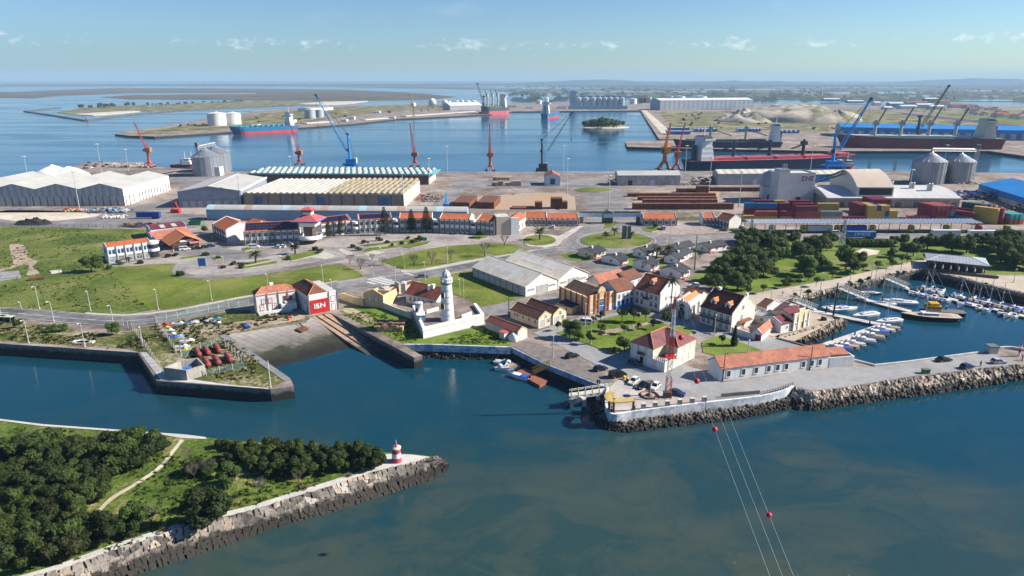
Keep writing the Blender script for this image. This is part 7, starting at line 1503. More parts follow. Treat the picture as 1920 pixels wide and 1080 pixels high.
for x,y,t_ in((1548,590,575),(1562,595,530),(1630,610,600),(1560,642,625),(1653,570,553),(1772,588,575),(1818,563,550),(1705,533,515),(1602,632,622)):o,_=post_thing('mooring_pile','black mooring pile standing in the marina','pile',x,y,t_,.35,BLACK,0,'black mooring piles in the marina')
HW=M('boat_gelcoat',(.72,.72,.71),.04,.5,.35);HB=M('boat_blue',(.03,.10,.30),.1,.5,.4);HK=M('boat_black',(.012,.013,.018),.1,.5,.3);TEAK=M('teak',(.38,.27,.17),.15,.8,.8);COVER=M('boat_cover_blue',(.03,.09,.34),.1,.5,.8);GCOV=M('boat_cover_grey',(.45,.46,.48),.1,.5,.8)
def sail(px,py,az,L,top,lab,hm=HW,cov=COVER,z=0):
 p=P(px,py,z);s=thing('sailing_yacht',lab,'sailing boat',p,R(az),'sailing boats in the marina');B_=L*.3;H_=L*.085;mb=MB();hull(mb,L,B_,H_,hm,M('pale_teak',(.42,.37,.30),.15,.8,.8)if hm is HK else HW,.3,BLACK,.12,14,.5,.7,.15,.85);obj('hull',mb,None,s)
 mb=MB();mb.b2(-L*.12,L*.16,-B_*.24,B_*.24,H_,H_+L*.045,HW);obj('coachroof',mb,None,s);mb=MB();mb.b2(-L*.11,L*.14,-B_*.245,B_*.245,H_+L*.012,H_+L*.032,CGLASS);obj('cabin_windows',mb,None,s)
 mb=MB();mb.b2(-L*.36,-L*.14,-B_*.22,B_*.22,H_+.01,H_+.06,TEAK);obj('cockpit',mb,None,s);hm_=ZT(p,top)-z;mb=MB();mb.tube((L*.08,0,H_),(L*.08,0,hm_),.11,.07,6,GREYM);mb.tube((L*.08,-.6,hm_*.6),(L*.08,.6,hm_*.6),.04,.04,4,GREYM);obj('mast',mb,None,s);mb=MB();mb.tube((L*.08,0,H_+1.2),(-L*.3,0,H_+1.1),.2,.14,6,cov);obj('boom',mb,None,s)
 mb=MB()
 for x,y in((L*.47,0),(-L*.47,0),(L*.04,B_*.4),(L*.04,-B_*.4)):mb.tube((x,y,H_),(L*.08,0,hm_*.97),.025,.025,3,GREYM)
 obj('rigging',mb,None,s)
for a_ in((1581,582,10,11.5,517,'white yacht moored nearest the first white gangway'),(1560,578,15,8,540,'small yacht with blue sail cover beside the first gangway'),(1622,593,200,11.5,527,'white yacht in the middle of the inner basin, stern to the pontoon'),(1666,604,195,10.5,533,'white yacht with blue covers at the pontoon corner'),(1684,569,165,13,487,'blue and white yacht with the tallest mast on the middle pontoon'),(1655,571,165,9,492,'grey yacht on the middle pontoon beside the blue and white one')):sail(*a_)
sail(1743,598,170,19,500,'large black hulled yacht with pale teak deck',HK);sail(1634,551,-10,7.5,490,'small maroon sailing boat behind the middle pontoon',M('boat_maroon',(.15,.02,.03),.1,.5,.4))
s=thing('pilot_boat','dark workboat with bright yellow orange cabin in the marina','boat',P(1765,590,0),R(170));mb=MB();hull(mb,15,4.6,1.5,HK,DKGREY,.3);obj('hull',mb,None,s);mb=MB();mb.b2(1,5.4,-1.7,1.7,1.5,3.6,M('cabin_orange_yellow',(.68,.33,.01),.06,.5,.5));mb.b2(1.6,4.6,-1.4,1.4,3.6,4.4,MATS['cabin_orange_yellow']);obj('cabin',mb,None,s);mb=MB();mb.b2(.95,5.45,-1.72,1.72,2.5,3.1,CGLASS);obj('windows',mb,None,s);mb=MB();mb.tube((2.5,0,4.4),(2.5,0,7),.1,.05,5,GREYM);obj('mast',mb,None,s)
def motor_proto(hm,cv,cab):
 s=thing('motor_boat','x','motor boat');mb=MB();hull(mb,6.4,2.3,.8,hm,cv,.2,None,None,12,.55,.85,.2,.8);obj('hull',mb,None,s)
 mb=MB();mb.b2(-.4,1.7,-.75,.75,.8,1.35 if cab else 1.0,HW);mb.add([(1.7,-.75,.8),(2.5,-.3,.8),(2.5,.3,.8),(1.7,.75,.8),(1.7,-.75,1.3),(1.7,.75,1.3)],[(0,1,4),(2,3,5),(1,2,5,4)],HW);obj('cabin',mb,None,s)
 mb=MB();mb.add([(.9,-.78,1.3),(.9,.78,1.3),(.4,.7,1.85),(.4,-.7,1.85)],[(0,1,2,3),(3,2,1,0)],CGLASS);obj('windscreen',mb,None,s);mb=MB();mb.box((-3.2,0,.9),(.5,.45,.9),DKMET);obj('outboard',mb,None,s);mb=MB();mb.b2(-2.6,-.5,-.85,.85,.8,.95,cv);obj('cockpit',mb,None,s);return s
MB0=[motor_proto(HW,GCOV,True),motor_proto(HW,COVER,False),motor_proto(HW,TEAK,True)];r6=random.Random(5)
a,b_=P(1715,545,0),P(1918,592,0);d=(b_-a).normalized();nn=Vector((-d.y,d.x,0));kk=0
for i in range(17):
 for s_ in(-1,1):
  if r6.random()<.12:continue
  q=a.lerp(b_,(i+.5+r6.uniform(-.2,.2))/17)+nn*s_*4.9
  dup(MB0[kk%3]if r6.random()<.8 else MB0[0],q,math.atan2(nn.y,nn.x)+(0 if s_>0 else PI)+r6.uniform(-.12,.12),f'white motor boat moored on the {"far" if s_ > 0 else "near"} side of the longest pontoon',f'motor boats on the {"far" if s_ > 0 else "near"} side of the longest pontoon',r6.uniform(.85,1.25));kk+=1
for x,t_ in((1738,507),(1802,520),(1817,517),(1838,525),(1858,523),(1880,530)):sail(x,(x-1715)/203*47+545+(5 if x%2 else-5),-60 if x%2 else 120,8.5,t_,'small white yacht among the motor boats of the longest pontoon')
for i,(x,y,m_,lab)in enumerate(((1577,655,1,'blue covered boat nearest the walled yard'),(1600,647,0,'grey covered motor boat second from the walled yard'),(1619,640,0,'grey covered motor boat third from the walled yard'),(1636,633,2,'white motor boat fourth from the walled yard'),(1645,625,1,'blue motor boat fifth from the walled yard'),(1666,617,2,'white and navy motor boat farthest from the walled yard'),(1588,652,2,'white motor boat squeezed beside the blue covered boat'),(1656,621,0,'grey covered boat beside the blue motor boat'))):dup(MB0[m_],P(x,y,0),R(150),lab,'motor boats by the walled yard',1.15)
for x,y,az,m_,lab,sc in((946,683,-20,0,'white open motor boat farthest out below the quay',1.0),(950,692,200,2,'white motor boat alongside the brown pontoon end',1.2),(973,708,150,1,'inflatable boat tied to the brown pontoon',1.1)):dup(MB0[m_],P(x,y,0),R(az),lab,'small boats below the quay',sc)
for x,y,az,m_,lab in((462,613,130,1,'blue dinghy alone on the bare earth'),(408,607,-35,2,'white boat with orange stripe near the blue dinghy'),(404,600,10,0,'green covered boat behind the striped white boat'),(386,603,150,0,'dark dinghy among the boats ashore'),(360,606,20,1,'grey boat with blue cover ashore'),(334,609,10,0,'white boat ashore near the road fence'),(307,612,5,2,'red rowing boat at the top of the fence row'),(308,617,5,2,'yellow rowing boat at the fence row'),(314,622,10,0,'white upturned dinghy at the fence row'),(319,629,5,2,'cream dinghy at the fence row'),(331,633,15,1,'light blue dinghy at the fence row'),(351,641,20,0,'white jet ski like boat near the red tanks'),(341,652,15,0,'white flat dinghy near the concrete pen'),(342,659,10,2,'yellow boat beside the concrete pen')):
 rm={HW:{'blue d':HB,'red ro':REDP,'yellow':YELLOW,'light ':M('pale_blue_hull',(.25,.42,.58),.1,.5),'dark d':HK,'green ':TEAL}.get(lab[:6],HW)};dup(MB0[m_],P(x,y,GZ),R(az),lab,'boats lying ashore',.72,rm)
for s in MB0:
 for o in list(s.children):bpy.data.objects.remove(o)
 bpy.data.objects.remove(s)
c=thing('pipe_bundle','small bundle of dark pipes lying on the rough field','pipe stack',P(70,524),.5);mb=MB()
for i in range(7):mb.tube((-2.5,(i%4)*.6-1,.3+.5*(i//4)),(2.5,(i%4)*.6-1,.3+.5*(i//4)),.28,.28,8,RUSTM)
obj('pipes',mb,None,c)
for x,y,lab in((14,607,'bus shelter with pale green roof below the road, right of two'),(2,605,'bus shelter with pale green roof below the road, left of two')):
 c=thing('bus_shelter',lab,'bus shelter',P(x,y),-.1);mb=MB();mb.b2(-2.4,2.4,-1,1,2.5,2.7,M('shelter_roof',(.42,.48,.34),.1,.5));obj('roof',mb,None,c);mb=MB();mb.b2(-2.2,2.2,.85,.92,.1,2.4,CGLASS);obj('back_panel',mb,None,c);mb=MB()
 for sx in(-2.2,2.2):mb.tube((sx,-.9,0),(sx,-.9,2.5),.06,.06,5,GREYM)
 obj('posts',mb,None,c)
for i,(x,y)in enumerate(((148,642),(152,644),(158,643),(166,643))):mb=MB();mb.b2(-1.6,1.6,-.9,.9,0,.5,WHITE if i%2==0 else LCONC);tag(obj('float_section',mb,None,None,P(x,y),.1),'white float section lying on the scrub by the left quay','float','float sections by the left quay')
def leafmat(name,c1,c2,c3=None):
 m,t=newmat(name);tc=t.n('ShaderNodeTexCoord').outputs['Object'];oi=t.n('ShaderNodeObjectInfo').outputs['Random']
 n1=t.noise(tc,.9,3,.6);n2=t.noise(tc,5,2,.6);f=t.math('ADD',t.math('MULTIPLY',n1,.55),t.math('MULTIPLY',n2,.45));c=t.ramp(f,[(.34,c1),(.52,c2),(.68,c3 or mul(c2,1.5))])
 h=t.n('ShaderNodeHueSaturation');t.l(c,h.inputs['Color']);t.l(t.math('ADD',t.math('MULTIPLY',oi,.03),.482),h.inputs['Hue']);t.l(t.math('ADD',t.math('MULTIPLY',oi,.5),.8),h.inputs['Value'])
 b=finish(t,h.outputs[0],.7,0,.25);o=[n for n in t.t.nodes if n.type=='OUTPUT_MATERIAL'][0];tl=t.n('ShaderNodeBsdfTranslucent');t.l(h.outputs[0],tl.inputs[0]);mx=t.n('ShaderNodeMixShader');mx.inputs[0].default_value=.36;t.l(b.outputs[0],mx.inputs[1]);t.l(tl.outputs[0],mx.inputs[2]);t.l(mx.outputs[0],o.inputs[0]);MATS[name]=m;return m
LF_D=leafmat('dark_foliage',(.013,.024,.005),(.028,.046,.009),(.058,.082,.016));LF_O=leafmat('olive_foliage',(.018,.027,.006),(.038,.050,.010),(.078,.090,.020));LF_G=leafmat('green_foliage',(.026,.052,.008),(.058,.10,.014),(.11,.16,.025));LF_P=leafmat('palm_foliage',(.03,.04,.012),(.065,.075,.02),(.11,.11,.04));LF_C=leafmat('conifer_foliage',(.014,.026,.012),(.028,.046,.02),(.05,.07,.03));LF_Y=leafmat('light_foliage',(.05,.075,.014),(.105,.14,.028),(.17,.20,.05));LF_M=leafmat('mid_foliage',(.024,.042,.008),(.054,.084,.015),(.10,.135,.026));LF_G2=leafmat('fresh_foliage',(.034,.062,.011),(.076,.120,.022),(.135,.185,.04));DRY=leafmat('dry_grass',(.16,.13,.05),(.28,.23,.10),(.40,.33,.17));TWIG=leafmat('bare_twigs',(.10,.08,.065),(.17,.14,.12),(.25,.21,.18));BARK=M('bark',(.085,.062,.045),.25,1.5,.95)
def leaves(mb,r,blobs,n,sz,mat,flat=.0):
 tot=sum(b[3]*b[4]for b in blobs)
 for cx,cy,cz,rx,rz in blobs:
  for _ in range(int(n*rx*rz/tot)):
   u=r.uniform(-.75,1);a=r.uniform(0,2*PI);q=math.sqrt(max(0,1-u*u));k=r.uniform(.78,1.06);d=Vector((q*math.cos(a),q*math.sin(a),u));p=Vector((cx+d.x*rx*k,cy+d.y*rx*k,cz+d.z*rz*k))
   nn=(d+Vector((r.uniform(-.8,.8),r.uniform(-.8,.8),r.uniform(-.3,.9)))).normalized();e=nn.orthogonal().normalized();e=Matrix.Rotation(r.uniform(0,6.3),3,nn)@e;f=nn.cross(e);s=sz*r.uniform(.6,1.35)
   mb.face([p-e*s,p-f*s*.55,p+e*s,p+f*s*.55],mat)
def core(mb,blobs,mat,k=.74):
 for cx,cy,cz,rx,rz in blobs:
  pr=[(max(.01,rx*k*math.sin(PI*i/5)),cz-rz*k*math.cos(PI*i/5))for i in range(6)];mb.lathe(pr,8,mat,(cx,cy))
def blobset(r,R_,H_,base,n,rb):
 out=[]
 for i in range(n):
  a=r.uniform(0,2*PI);q=R_*math.sqrt(r.random())*.78;z=base+(H_-base)*(r.uniform(.25,.95)*(1-.45*(q/R_)**2));rr=rb*r.uniform(.7,1.2);out.append((q*math.cos(a),q*math.sin(a),z-rr*.4,rr,rr*r.uniform(.7,.95)))
 return out
def broad(name,label,seed,R_,H_,base,nb,rb,n,sz,mat,trunk=.22,dense=True):
 r=random.Random(seed);t_=thing(name,label,'tree');bl=blobset(r,R_,H_,base,nb,rb);mb=MB();leaves(mb,r,bl,n,sz,mat)
 if dense:core(mb,bl,mat,.74 if name.startswith('dense')else.58)
 obj('crown',mb,None,t_);mb=MB();mb.tube((0,0,-.3),(.1,0,base+(H_-base)*.4),trunk,trunk*.6,7,BARK)
 for b in bl[:5]:mb.tube((.05,0,base*.8),(b[0],b[1],b[2]),trunk*.5,trunk*.15,5,BARK)
 obj('trunk',mb,None,t_);return t_
PROT={}
def proto(k,fn):PROT[k]=[fn(i)for i in range({'shrub':5,'round':3}.get(k,2))]
proto('shrub',lambda i:broad('dense_shrub_tree','x',30+i,3.0,4.2+i*.35,.5,15,1.05,2800,.26,(LF_D,LF_O,LF_M,LF_D,LF_M)[i],.16))
proto('round',lambda i:broad('park_tree','x',60+i,3.0,6.2,1.9,12,1.3,2000,.32,(LF_G2,LF_G,LF_Y)[i]))
proto('pine',lambda i:broad('umbrella_pine','x',70+i,4.2,6.8,2.4,18,1.5,2800,.33,(LF_M,LF_G2)[i],.3))
proto('small',lambda i:broad('young_tree','x',80+i,1.5,4.6,1.8,7,.75,700,.24,(LF_O,LF_G)[i],.09,False))
proto('bush',lambda i:broad('round_bush','x',90+i,1.3,1.7,.1,6,.75,700,.22,(LF_G,LF_O)[i],.08))
def bare(i):
 r=random.Random(100+i);t_=thing('bare_tree','x','tree');mb=MB();mb.tube((0,0,-.2),(0,0,1.5),.26,.2,7,BARK);obj('trunk',mb,None,t_);tw=MB()
 def br(p,d,L_,rad,lv):
  q=p+d*L_;tw.tube(p,q,rad,rad*.6,4,TWIG,False)
  if lv:
   for _ in range(4 if lv>1 else 3):e=(d*1.1+Vector((r.uniform(-.7,.7),r.uniform(-.7,.7),r.uniform(.1,.6)))).normalized();br(q,e,L_*r.uniform(.6,.85),rad*.55,lv-1)
 for k in range(6):a=k*PI/3+r.uniform(-.3,.3);br(Vector((0,0,1.4)),Vector((math.cos(a)*.6,math.sin(a)*.6,1)).normalized(),1.9,.11,3)
 obj('crown',tw,None,t_);return t_
proto('bare',bare)
def palm(i):
 r=random.Random(120+i);t_=thing('palm_tree','x','palm');h=3.6;mb=MB();mb.lathe([(.5,-.2),(.36,.6),(.34,h-.5),(.55,h),(.2,h+.3)],10,BARK);obj('trunk',mb,None,t_);cr=MB()
 for k in range(44):
  a=k*2.4;up=r.uniform(-.35,1.15);L_=r.uniform(2.3,3.1);prev=Vector((0,0,h));side=Vector((-math.sin(a),math.cos(a),0));dirv=Vector((math.cos(a)*math.cos(up),math.sin(a)*math.cos(up),math.sin(up)))
  for s in range(5):
   nx=prev+dirv*L_/5;dirv=(dirv+Vector((0,0,-.24))).normalized();w0,w1=.34*(1-abs(s-1.5)/5),.34*(1-abs(s-.5)/5)*(s<4);dr=Vector((0,0,-.16))
   cr.face([prev-side*w0+dr,prev,nx,nx-side*w1+dr],LF_P);cr.face([prev,prev+side*w0+dr,nx+side*w1+dr,nx],LF_P);prev=nx
 obj('crown',cr,None,t_);return t_
proto('palm',palm)
def conif(i):
 r=random.Random(140+i);t_=thing('star_conifer','x','conifer');H_=13.0;mb=MB();mb.tube((0,0,-.3),(0,0,H_),.3,.05,7,BARK);obj('trunk',mb,None,t_);cr=MB();n=17
 for k in range(n):
  z=1.6+(H_-1.7)*(k/n)**.95;L_=3.1*(1-k/n)**.8+.25
  for j in range(8):
   a=j*PI/4+k*.5;d=Vector((math.cos(a),math.sin(a),.12));sd=Vector((-d.y,d.x,0))
   for s in range(7):q=Vector((0,0,z))+d*L_*(s+.6)/7;w=.30*(1.15-s/8);cr.face([q-d*.3,q-sd*w+Vector((0,0,.12)),q+d*.32+Vector((0,0,.1)),q+sd*w+Vector((0,0,.12))],LF_C);cr.face([q-d*.25,q+sd*.08+Vector((0,0,.26)),q+d*.3,q-sd*.08-Vector((0,0,.16))],LF_C)
 obj('crown',cr,None,t_);return t_
proto('conif',conif)
def tuft(i):
 r=random.Random(160+i);t_=thing('grass_tussock','x','grass clump');cr=MB()
 for k in range(220):a=r.uniform(0,6.3);e=r.uniform(.25,1.4);d=Vector((math.cos(a)*math.cos(e),math.sin(a)*math.cos(e),math.sin(e)));s=Vector((-d.y,d.x,0))*.06;L_=r.uniform(.7,1.25);cr.face([-s,s,d*L_+Vector((0,0,-.15))],DRY)
 obj('blades',cr,None,t_);return t_
proto('tuft',tuft)
TN=[0];r7=random.Random(77)
def plant(k,px,py,sc=1,label='',group=None,z=GZ,v=None,cat=None):
 TN[0]+=1;o=dup(PROT[k][(TN[0]if v is None else v)%len(PROT[k])],P(px,py,z),r7.uniform(0,6.28),label,group,(sc*r7.uniform(.92,1.08),sc*r7.uniform(.92,1.08),sc*r7.uniform(.92,1.1)))
 if cat:o['category']=cat
 return o
def hpx(k,px,py,top,label,group=None,z=GZ,v=None):
 p=P(px,py,z);H_={'palm':6.0,'conif':13,'bare':6.8,'small':4.8,'round':6.6,'pine':7.2,'shrub':5,'bush':1.9}[k];return plant(k,px,py,(ZT(p,top)-z)/H_,label,group,z,v)
def inside(p,poly):
 c=False;j=len(poly)-1
 for i in range(len(poly)):
  if(poly[i][1]>p[1])!=(poly[j][1]>p[1])and p[0]<(poly[j][0]-poly[i][0])*(p[1]-poly[i][1])/(poly[j][1]-poly[i][1])+poly[i][0]:c=not c
  j=i
 return c
def thicket(poly,step,z,lab,grp,sc=(.75,1.2),kinds=('shrub',)):
 w=[P(x,y,z)[:2]for x,y in poly];x0,x1=min(q[0]for q in w),max(q[0]for q in w);y0,y1=min(q[1]for q in w),max(q[1]for q in w);y=y0;row=0
 while y<y1:
  x=x0+(step/2 if row%2 else 0)
  while x<x1:
   q=(x+r7.uniform(-.35,.35)*step,y+r7.uniform(-.35,.35)*step)
   if inside(q,w):px,py=proj(Vector((q[0],q[1],z)));plant(r7.choice(kinds),px,py,r7.uniform(*sc),lab,grp,z)
   x+=step
  y+=step*.86;row+=1
IZ=3.2
thicket([(-40,862),(30,838),(120,838),(200,830),(265,838),(312,838),(300,862),(240,888),(195,918),(172,950),(168,985),(200,1000),(196,1040),(120,1062),(60,1066),(-40,1075),(-120,980)],3.7,IZ,'dark dense shrub tree in the thicket left of the footpath','thicket left of the footpath')
thicket([(455,850),(500,846),(600,852),(690,856),(706,872),(680,884),(620,898),(560,898),(500,892),(460,880)],3.6,IZ,'dark dense shrub tree in the thicket on the island point','thicket on the island point',(.7,1.1))
for x,y,s_,lab in((388,975,1.55,'big round dark shrub tree alone right of the footpath'),(262,988,1.0,'dark shrub tree beside the bare grey bush'),(238,1000,.9,'dark shrub tree at the edge of the thicket near the coping'),(365,888,.7,'small shrub tree in the clearing by the far coping'),(395,885,.7,'small shrub tree in the clearing, second from the far coping'),(430,876,.6,'small green shrub between the clearing and the point'),(430,905,.85,'shrub tree left of the thicket on the point'),(415,838,.45,'low shrub at the far coping, left of two'),(435,842,.5,'low shrub at the far coping, right of two')):plant('shrub',x,y,s_,lab,None,IZ)
for x,y,s_ in((285,985,.62),(350,865,.5),(365,898,.5),(395,892,.55),(60,835,.6),(95,845,.55),(150,838,.5),(190,835,.5),(490,925,.55),(560,905,.4)):plant('bare',x,y,s_,'grey leafless bush among the island greenery','grey leafless bushes on the island',IZ,cat='bush')
for x,y,s_ in((340,980,1.2),(307,995,1.25),(250,1006,1.2),(450,946,1.1),(570,917,1.2),(655,893,1.1),(128,1048,1.1),(705,858,1.3)):plant('tuft',x,y,s_,'pale dry grass tussock beside the island coping path','grass tussocks on the island',IZ)
for x,y,t_,lab in((722,441,390,'tallest star shaped conifer before the solar panelled office wing'),(772,437,393,'star shaped conifer before the first orange roofed wing, left of two'),(800,437,386,'star shaped conifer before the first orange roofed wing, right of two'),(617,446,411,'shorter dark conifer right of the red roofed tower'),(640,442,408,'thin conifer at the end of the short solar panelled wing'),(512,458,425,'thin conifer before the long solar panelled wing')):o=hpx('conif',x,y,t_,lab);o.scale=(o.scale[0]*.9,)*2+(o.scale[2],)
for x,y,t_,lab in((480,494,466,'palm on the planted bed nearest the parked cars'),(554,477,451,'palm on the planted bed before the red roofed tower'),(242,493,478,'squat palm before the blue and white office'),(1012,450,424,'palm on the small round grass island'),(1136,447,432,'left palm on the large roundabout'),(1152,443,424,'middle palm on the large roundabout'),(1183,448,430,'right palm on the large roundabout'),(1231,484,456,'left palm of the pair among the bungalows'),(1252,482,456,'right palm of the pair among the bungalows'),(690,460,450,'small palm in the planted bed'),(1312,484,470,'small palm beside the longest bungalow')):hpx('palm',x,y,t_,lab)
p=P(1256,602);h=ZT(p,518)-GZ;o=dup(PROT['palm'][0],p,0,'very tall slim palm beside the chapel',None,1)
for c in o.children:
 if c.type=='MESH' and c.name.startswith('trunk'):c.scale=(.55,.55,(h-1.5)/3.6)
 else:c.location.z=h-5.1;c.scale=(.8,.8,1)
for x,y,t_,lab in((776,501,474,'bare pollarded tree on the long lawn, first from the junction'),(810,496,469,'bare pollarded tree on the long lawn, second from the junction'),(845,488,467,'bare pollarded tree on the long lawn, third from the junction'),(909,480,452,'bare pollarded tree on the long lawn, fourth from the junction'),(946,461,440,'bare pollarded tree at the far end of the long lawn'),(676,505,483,'bare small tree in the paved island by the junction, front'),(656,495,478,'bare small tree in the paved island by the junction, left'),(718,498,480,'bare small tree beside the junction kerb'),(698,489,475,'bare small tree beside the lawn corner'),(1210,507,488,'bare purple bush at a bungalow gable')):hpx('bare',x,y,t_,lab)
for x,y,t_,lab in((172,510,474,'big round dark tree beside the blue and white office'),(37,615,596,'dark round bush below the road at the far left'),(211,628,602,'dark round bush at the corner of the green fence'),(98,624,606,'dark long bush below the road, left half'),(118,621,604,'dark long bush below the road, right half'),(385,437,421,'dark mound like tree before the left office wing')):hpx('round',x,y,t_,lab,v=0)
for x,y,t_,lab in((789,453,440,'round shrub beside the coloured recycling bins'),(900,446,429,'broad shrub on the small lawn by the last office wing'),(1229,428,416,'shrub before the pale blue gate house'),(890,436,424,'young tree at the end of the orange roofed office row'),(1103,487,477,'dark bush before the second bungalow')):hpx('round',x,y,t_,lab,v=1)
for i,(x,y)in enumerate([(318,482),(330,480),(385,480),(223,496),(262,494),(410,485),(417,503),(437,497),(455,502),(540,487),(590,470),(600,474),(660,464),(672,470),(684,456),(711,452),(727,456),(735,461),(752,458),(765,448),(775,456),(206,504),(335,517),(440,494)]):plant('bush',x,y,r7.uniform(.8,1.3),'low ornamental shrub in the planted beds before the offices','ornamental shrubs before the offices')
for i,(x,y,t_)in enumerate([(1082,630,600),(1113,607,590),(1126,604,578),(1166,604,573),(1188,605,574),(1210,605,574),(1046,620,600),(1170,627,605),(1224,618,597),(1128,636,616),(1196,620,602),(1354,646,625),(1340,626,610),(1300,632,618),(1106,646,622)]):hpx('small',x,y,t_,('slender olive tree in the park between the houses','slender green tree in the park between the houses')[i%2],('slender olive trees in the park','slender green trees in the park')[i%2],v=i)
for x,y,t_,lab in((1068,634,595,'tall loose tree beside the twin gabled houses'),(1086,639,617,'dark round tree at the quay side corner of the park'),(1126,622,603,'dark round topped tree in the middle of the park'),(1170,659,628,'dark tree beside the yellow villa'),(1153,662,648,'low dark bush beside the yellow villa'),(1252,605,583,'green tree between the big white house and the chapel')):hpx('round',x,y,t_,lab,v=0)
p=P(1376,649);c=thing('cypress_tree','dark pointed cypress by the white yard wall','tree',p);r8=random.Random(4);h=ZT(p,612)-GZ;mb=MB();bl=[(0,0,h*t_,1.25*(1.05-t_)**.7*(1 if t_>.15 else.8),h*.14)for t_ in(.12,.25,.4,.55,.7,.83,.93)];leaves(mb,r8,bl,1500,.22,LF_C);core(mb,bl,LF_C,.8);obj('crown',mb,None,c);mb=MB();mb.tube((0,0,-.2),(0,0,h*.5),.15,.1,6,BARK);obj('trunk',mb,None,c)
PK='trees in the marina park'
thicket([(1312,545),(1335,510),(1365,505),(1420,520),(1445,512),(1425,545),(1395,548),(1345,552)],9.0,GZ,'dark spreading pine behind the two dormer house','pines behind the two dormer house',(.85,1.2),('pine',))
thicket([(1345,512),(1372,492),(1440,470),(1490,462),(1500,478),(1440,500),(1372,518)],7.4,GZ,'rounded green tree in the hedge row along the park edge','hedge row along the park edge',(1.0,1.25),('round',))
thicket([(1358,462),(1390,452),(1490,452),(1500,462),(1440,468),(1390,476)],6.5,GZ,'dark round tree in the row behind the car park','trees behind the car park',(.9,1.15),('round','pine'))
thicket([(1480,470),(1560,462),(1575,478),(1500,490)],9,GZ,'dark spreading pine at the back of the park','pines at the back of the park',(1.0,1.3),('pine',))
thicket([(1720,470),(1790,462),(1920,462),(2050,470),(2060,530),(1925,510),(1870,500),(1840,478),(1760,474)],8.5,GZ,'dark spreading pine around the glass fronted cafe','pines around the cafe',(1.0,1.35),('pine',))
for x0,x1,y,n_ in((1590,1668,463,11),(1716,1800,461,12)):
 o=thing('clipped_hedge',f'long clipped green hedge along the port road, {"left" if x0 < 1700 else "right"} piece','hedge',P(x0,y));L_=(P(x1,y)-P(x0,y)).length;mb=MB();bl=[(L_*i/n_/2,r7.uniform(-.3,.3),1.9,1.7,2.3)for i in range(n_*2+1)];leaves(mb,r7,bl,2600,.3,LF_G);core(mb,bl,LF_G,.85);obj('foliage',mb,None,o)
for i,(x,y,t_)in enumerate([(1395,545,520),(1440,515,482),(1450,520,498),(1508,515,470),(1540,508,470),(1515,527,500),(1585,505,460),(1600,512,482),(1612,498,470),(1590,462,442),(1676,462,440),(1692,462,438),(1672,482,462),(1700,478,450),(1712,480,452),(1725,472,452),(1736,486,472),(1640,462,448),(1550,470,445),(1480,535,515)]):hpx('round',x,y,t_,'round dark green tree scattered on the marina park lawn',PK,v=i)
for i,(x,y)in enumerate([(1470,540),(1498,533),(1530,538),(1560,525),(1588,520),(1618,512),(1645,507),(1668,497),(1402,556),(1430,551),(1617,497),(1672,503),(1690,495),(1700,495)]):plant('small',x,y,.95,'young slim tree along the marina promenade','young trees along the promenade',v=1)
for i,(x,y)in enumerate([(1490,556),(1516,549),(1593,533),(1612,528),(1630,524),(1667,517),(1683,514),(1542,600),(1695,513)]):plant('bush',x,y,.8,'low bush at the top of the marina rocks','bushes at the top of the marina rocks')
k_=MPP(P(1134,240,0))
for i in range(46):a=r7.uniform(0,6.28);q=math.sqrt(r7.random());plant('round',1131+38*q*math.cos(a),237.5+2.6*q*math.sin(a),2.4-.9*q,'dark tree in the wood on the basin islet','wood on the basin islet',.8+10*(1-q))
for i in range(60):x=r7.uniform(150,470);plant('round' if i%3 else 'pine',x,203.5-(x-150)*.045+r7.uniform(-.8,1.6),r7.uniform(.8,1.7)*(1.25 if x<262 else.8),'dark tree on the marsh shore beyond the stone dyke','trees on the marsh shore',.8)
for i in range(45):x=r7.uniform(1240,1600);plant('bush',x,r7.uniform(208,243),r7.uniform(1.2,2.6),'dark scrub bush on the dune heath','scrub bushes on the dune heath',3)
for i in range(30):x=r7.uniform(300,900);plant('bush',x,240-(x-300)*.062+r7.uniform(-7,1),r7.uniform(1.2,2.8),'dark scrub bush on the tank spit','scrub bushes on the tank spit',2.5)
mb=MB();r9=random.Random(9)
for i in range(2600):
 px=r9.uniform(-100,2000);right=px>950;py=r9.uniform(152.8,158)if r9.random()<.6 else(r9.uniform(158,190)if right else r9.uniform(155,160));p=P(px,py,.8);s=r9.uniform(8,22)*(1+(158-min(158,py))*.12);h=r9.uniform(6,13);w_=s*r9.uniform(.8,2.2)
 mb.lathe([(w_,0),(w_*.9,h*.6),(w_*.4,h),(.3,h*1.05)],6,MATS['hill_forest'],(p.x,p.y))if False else mb.add([(p.x-w_,p.y-s,.5),(p.x+w_,p.y-s,.5),(p.x+w_*.6,p.y,h),(p.x-w_*.6,p.y,h),(p.x,p.y+s,.5)],[(0,1,2,3),(1,4,2),(4,0,3),(4,3,2)],MATS['hill_forest'])
struct('far_woods',mb,None,'stuff');mb=MB()
for i in range(900):
 px=r9.uniform(50,2000);py=r9.uniform(153.5,158)if px<950 or r9.random()<.5 else r9.uniform(158,180);p=P(px,py,.8);s=r9.uniform(5,12);mb.box((p.x,p.y,4),(s*1.6,s,7),WALLW if r9.random()<.7 else RT)
struct('far_town',mb,None,'stuff')
mb=MB()
